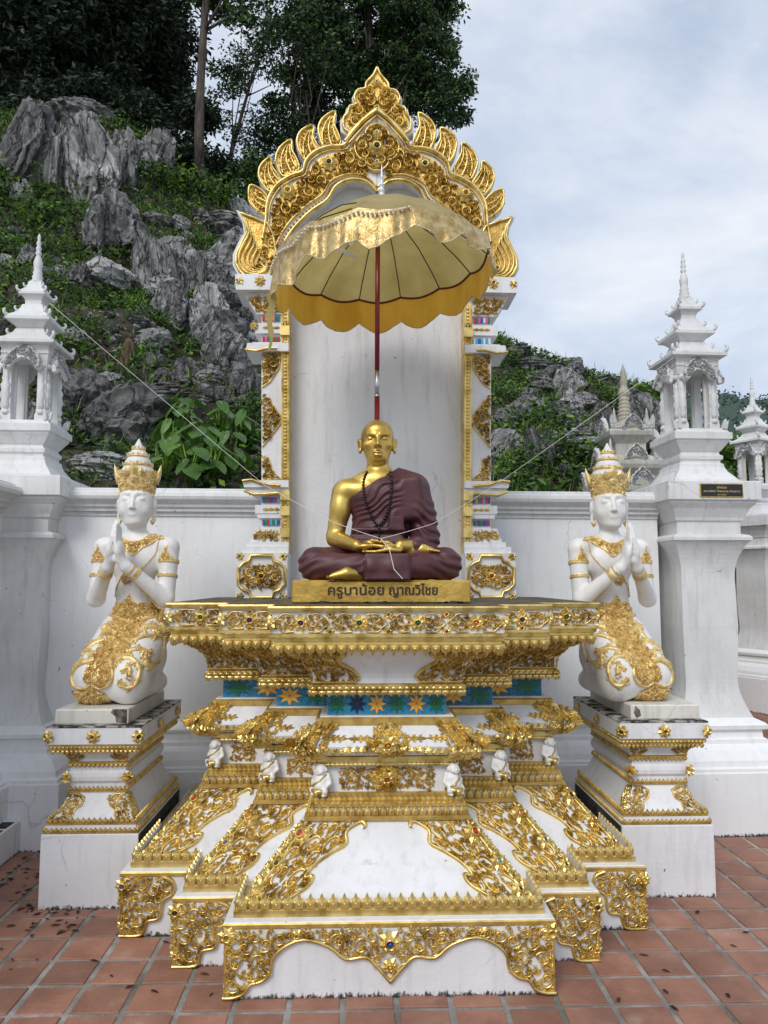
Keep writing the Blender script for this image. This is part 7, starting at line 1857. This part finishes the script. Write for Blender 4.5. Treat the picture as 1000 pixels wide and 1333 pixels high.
mk('broad dark tree directly behind the crest of the niche', 485, 330, 17.0, [(480, 40, 110, 90), (560, 110, 52, 60), (450, 140, 70, 55), (545, 30, 55, 50), (585, 130, 36, 45), (560, 0, 44, 30)], ncl=380, npc=170, size=.14, clr=(.25, .5), mats=(F_DARK, F_DARK, F_MID), seed=6, group=G1, rt=.22, limbs=26, hole=.0, droop=.5)
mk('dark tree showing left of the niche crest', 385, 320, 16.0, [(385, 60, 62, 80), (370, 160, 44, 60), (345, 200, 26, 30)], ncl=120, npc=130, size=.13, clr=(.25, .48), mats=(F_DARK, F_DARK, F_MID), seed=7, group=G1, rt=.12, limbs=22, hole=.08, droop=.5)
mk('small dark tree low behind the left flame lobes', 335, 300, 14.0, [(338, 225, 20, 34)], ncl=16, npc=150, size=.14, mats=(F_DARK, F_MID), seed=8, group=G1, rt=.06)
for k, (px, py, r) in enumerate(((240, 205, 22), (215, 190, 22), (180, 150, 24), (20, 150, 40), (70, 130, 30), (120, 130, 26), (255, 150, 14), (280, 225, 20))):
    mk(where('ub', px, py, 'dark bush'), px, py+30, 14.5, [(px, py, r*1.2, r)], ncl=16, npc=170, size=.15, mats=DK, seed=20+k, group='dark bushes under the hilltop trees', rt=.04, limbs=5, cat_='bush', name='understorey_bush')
mk('bushy green tree behind the plaque pillar lantern', 930, 660, 14, [(935, 603, 36, 26), (905, 606, 26, 20)], ncl=70, npc=200, size=.16, mats=(F_MID, F_MID, F_LIGHT), seed=40, rt=.1)
mk('thin green sapling on the ridge behind the small chedi', 850, 540, 11.2, [(848, 512, 22, 8), (830, 505, 10, 6)], ncl=14, npc=90, size=.11, mats=(F_MID, F_LIGHT), seed=41, rt=.02, cat_='sapling', clr=(.15, .3))
mk('green tree at the right edge behind the far lantern', 1010, 670, 16, [(1010, 610, 50, 50), (965, 620, 30, 30)], ncl=70, npc=180, size=.17, mats=(F_MID, F_MID, F_LIGHT), seed=42, rt=.1)
# far wooded hill
FH = foli('far_woods', [(.035, .062, .052), (.050, .085, .066), (.065, .105, .078)], .9, 0)  # the blue of distance haze is mixed into the leaf colour
V = []; xs = np.linspace(-40, 260, 240); ys = np.linspace(120, 260, 60)
for x in xs:
    for y in ys:
        u = (x-CAM[0])/(200-CAM[1]); ve = np.interp(u, [-.3, .30, .40, .46, .52, .8, 1.4], [.0, .17, .252, .266, .258, .26, .2]); q = math.sin(min(1, max(0, (y-120)/90))*PI/2)
        V.append((x, y, -2+(200*ve+3)*q+2.2*noise.noise(Vector((x*.16, y*.16, 0)))+1.6*noise.noise(Vector((x*.5, y*.5, 7)))))
i2 = np.arange(240*60).reshape(240, 60); F = np.stack([i2[:-1, :-1], i2[1:, :-1], i2[1:, 1:], i2[:-1, 1:]], -1).reshape(-1, 4)
structure(np_mesh('distant_hill', V, F, FH, None, False))
rs = np.random.RandomState(9); VV = np.array(V); sel = VV[(VV[:, 0] > 60) & (VV[:, 2] > 8)]; Cn = sel[rs.randint(0, len(sel), 45000)]+rs.normal(size=(45000, 3))*[1.0, 1.0, .7]
V2, F2 = leaf_cloud(Cn, .75, rs, 0, .8, .3); tag(stuff(np_mesh('distant_forest', V2, F2, FH)), 'bluish green forest covering the distant hill at the right edge', 'forest')

# ================================================================== small chedi behind the wall
YCH = 4.4; chx = at(813, 540, YCH)[0]; che = thing('small_chedi', 'weathered cream chedi with ringed spire and small gables, behind the wall beside the plaque pillar', 'chedi', (chx, YCH, 0))
zc = lambda py: at(813, py, YCH-.25)[1]; pc = lambda w: w*(YCH-CAM[1])/FPX
mb = MB(); mb.sqlathe([(pc(62), 0), (pc(62), zc(650)), (pc(66), zc(642)), (pc(66), zc(636)), (pc(48), zc(634))]); mb.build('base', OLDW, che)
mb = MB(); mb.sqlathe([(pc(30), zc(634)), (pc(30), zc(618)), (pc(40), zc(610)), (pc(42), zc(605)), (pc(42), zc(600)), (pc(34), zc(597)), (pc(22), zc(590))]); mb.build('tier', OLDW, che)
mb = MB(); mb.sqlathe([(pc(20), zc(592)), (pc(20), zc(575)), (pc(30), zc(565)), (pc(31), zc(560)), (pc(28), zc(556)), (pc(12), zc(552))]); mb.build('tier', OLDW, che)
mb = MB(); P = [(pc(13), zc(556)), (pc(14), zc(548)), (pc(9), zc(542))]
for k in range(6): y = 540-k*5.2; P += [(pc(9-k*.5), zc(y)), (pc(10.5-k*.6), zc(y-2)), (pc(8-k*.5), zc(y-4.4))]
P += [(pc(5.5), zc(508)), (pc(9.5), zc(505)), (pc(6), zc(499)), (pc(4), zc(492)), (pc(5.5), zc(489)), (pc(3.5), zc(482)), (pc(4.2), zc(477)), (pc(2), zc(470)), (pc(.4), zc(464))]
mb.lathe(P, 16); mb.build('spire', paint('lichened_spire', (.50, .46, .36), (.30, .28, .20), .9), che)
def spirelet(x, y, z, h, nm='corner_spirelet'):
    m = MB(); m.lathe([(h*.16, z), (h*.18, z+h*.08), (h*.12, z+h*.2), (h*.15, z+h*.26), (h*.15, z+h*.36), (h*.09, z+h*.48), (h*.10, z+h*.55), (h*.06, z+h*.7), (h*.07, z+h*.75), (h*.01, z+h)], 9, (x, y)); m.build(nm, OLDW, che)
def acro(x, y, z, s, fl):
    m = MB(); P = [(0, 0), (1, 0), (1.05, .25), (.75, .35), (.45, .55), (.2, .95), (.05, 1.25), (-.08, .7)]; P = [(a*s*fl, b*s) for a, b in P]
    extrude_poly(m, P if fl > 0 else P[::-1], lambda u, v, h: (x+u, y-h, z+v), .03); m.build('corner_acroterion', STONE_D, che)
for (hw, z, h) in ((38, 600, 30), (27, 556, 28), (60, 634, 26)):
    for sx in (-1, 1):
        for sy in (-1, 1): spirelet(sx*pc(hw*.80), sy*pc(hw*.80), zc(z), pc(h))
        acro(sx*pc(hw*1.05), -pc(hw)*.95, zc(z), pc(15), -sx)
for (w, z, sc_) in ((40, 600, 1.15), (29, 556, 1.0), (60, 634, 1.2)):
    for a in range(4): put('gable', GABLE, che, mtx=Matrix.Rotation(a*PI/2, 4, 'Z') @ Matrix.Translation((0, -pc(w)*.9, zc(z)-.02)) @ Matrix.Diagonal((sc_*1.15, 1.5, sc_*.95, 1)))

# ================================================================== fallen leaves on the tiles
LEAFM = [flat('dead_leaf', (.030, .014, .010), .8), flat('dead_leaf_brown', (.07, .030, .018), .8)]
def dead_leaf(seed):
    rd = random.Random(seed); L, Wd = .034, .009; vs = [(0, 0, .002), (L*.3, Wd/2, .006), (L*.7, Wd*.45, .005), (L, 0, .003), (L*.7, -Wd*.45, .006), (L*.3, -Wd/2, .004), (L*.5, 0, .001)]
    me = bpy.data.meshes.new('fallen_leaf'); me.from_pydata(vs, [], [(0,6,1),(1,6,2),(2,6,3),(3,6,4),(4,6,5),(5,6,0)]); me.materials.append(LEAFM[seed % 2]); return me
DL = [dead_leaf(i) for i in range(4)]
spots = []
for k in range(85):
    g_ = rr.random()
    if g_ < .45: px, py = rr.gauss(70, 38), rr.gauss(1196, 12)
    elif g_ < .75: px, py = rr.gauss(30, 22), rr.gauss(1150, 20)
    else: px, py = rr.uniform(0, 290), rr.uniform(1130, 1300)
    spots.append((px, py))
spots += [(rr.uniform(790, 990), rr.uniform(1175, 1325)) for _ in range(9)]
for px, py in spots:
    x, y = atz(px, py, 0)
    if (-1.70 < x < -1.20 and y > .80) or y > 1.5 or x < -2.1 or (abs(x) < 1.22 and y > .52) or (abs(x) < .92 and y > .24) or (abs(x) < .66 and y > -.01): continue
    o = bpy.data.objects.new('fallen_leaf', rr.choice(DL)); COL.objects.link(o); s = rr.uniform(.6, 1.5); o.location = (x, y, .003); o.rotation_euler = (0, 0, rr.uniform(0, 6.28)); o.scale = (s, s*rr.uniform(.7, 1.6), s)
    L = x < 0; tag(o, 'small dark dead leaf lying on the terracotta tiles left of the altar' if L else 'small dead leaf lying on the terracotta tiles right of the altar', 'leaf', 'dead leaves on the floor at left' if L else 'dead leaves on the floor at right')
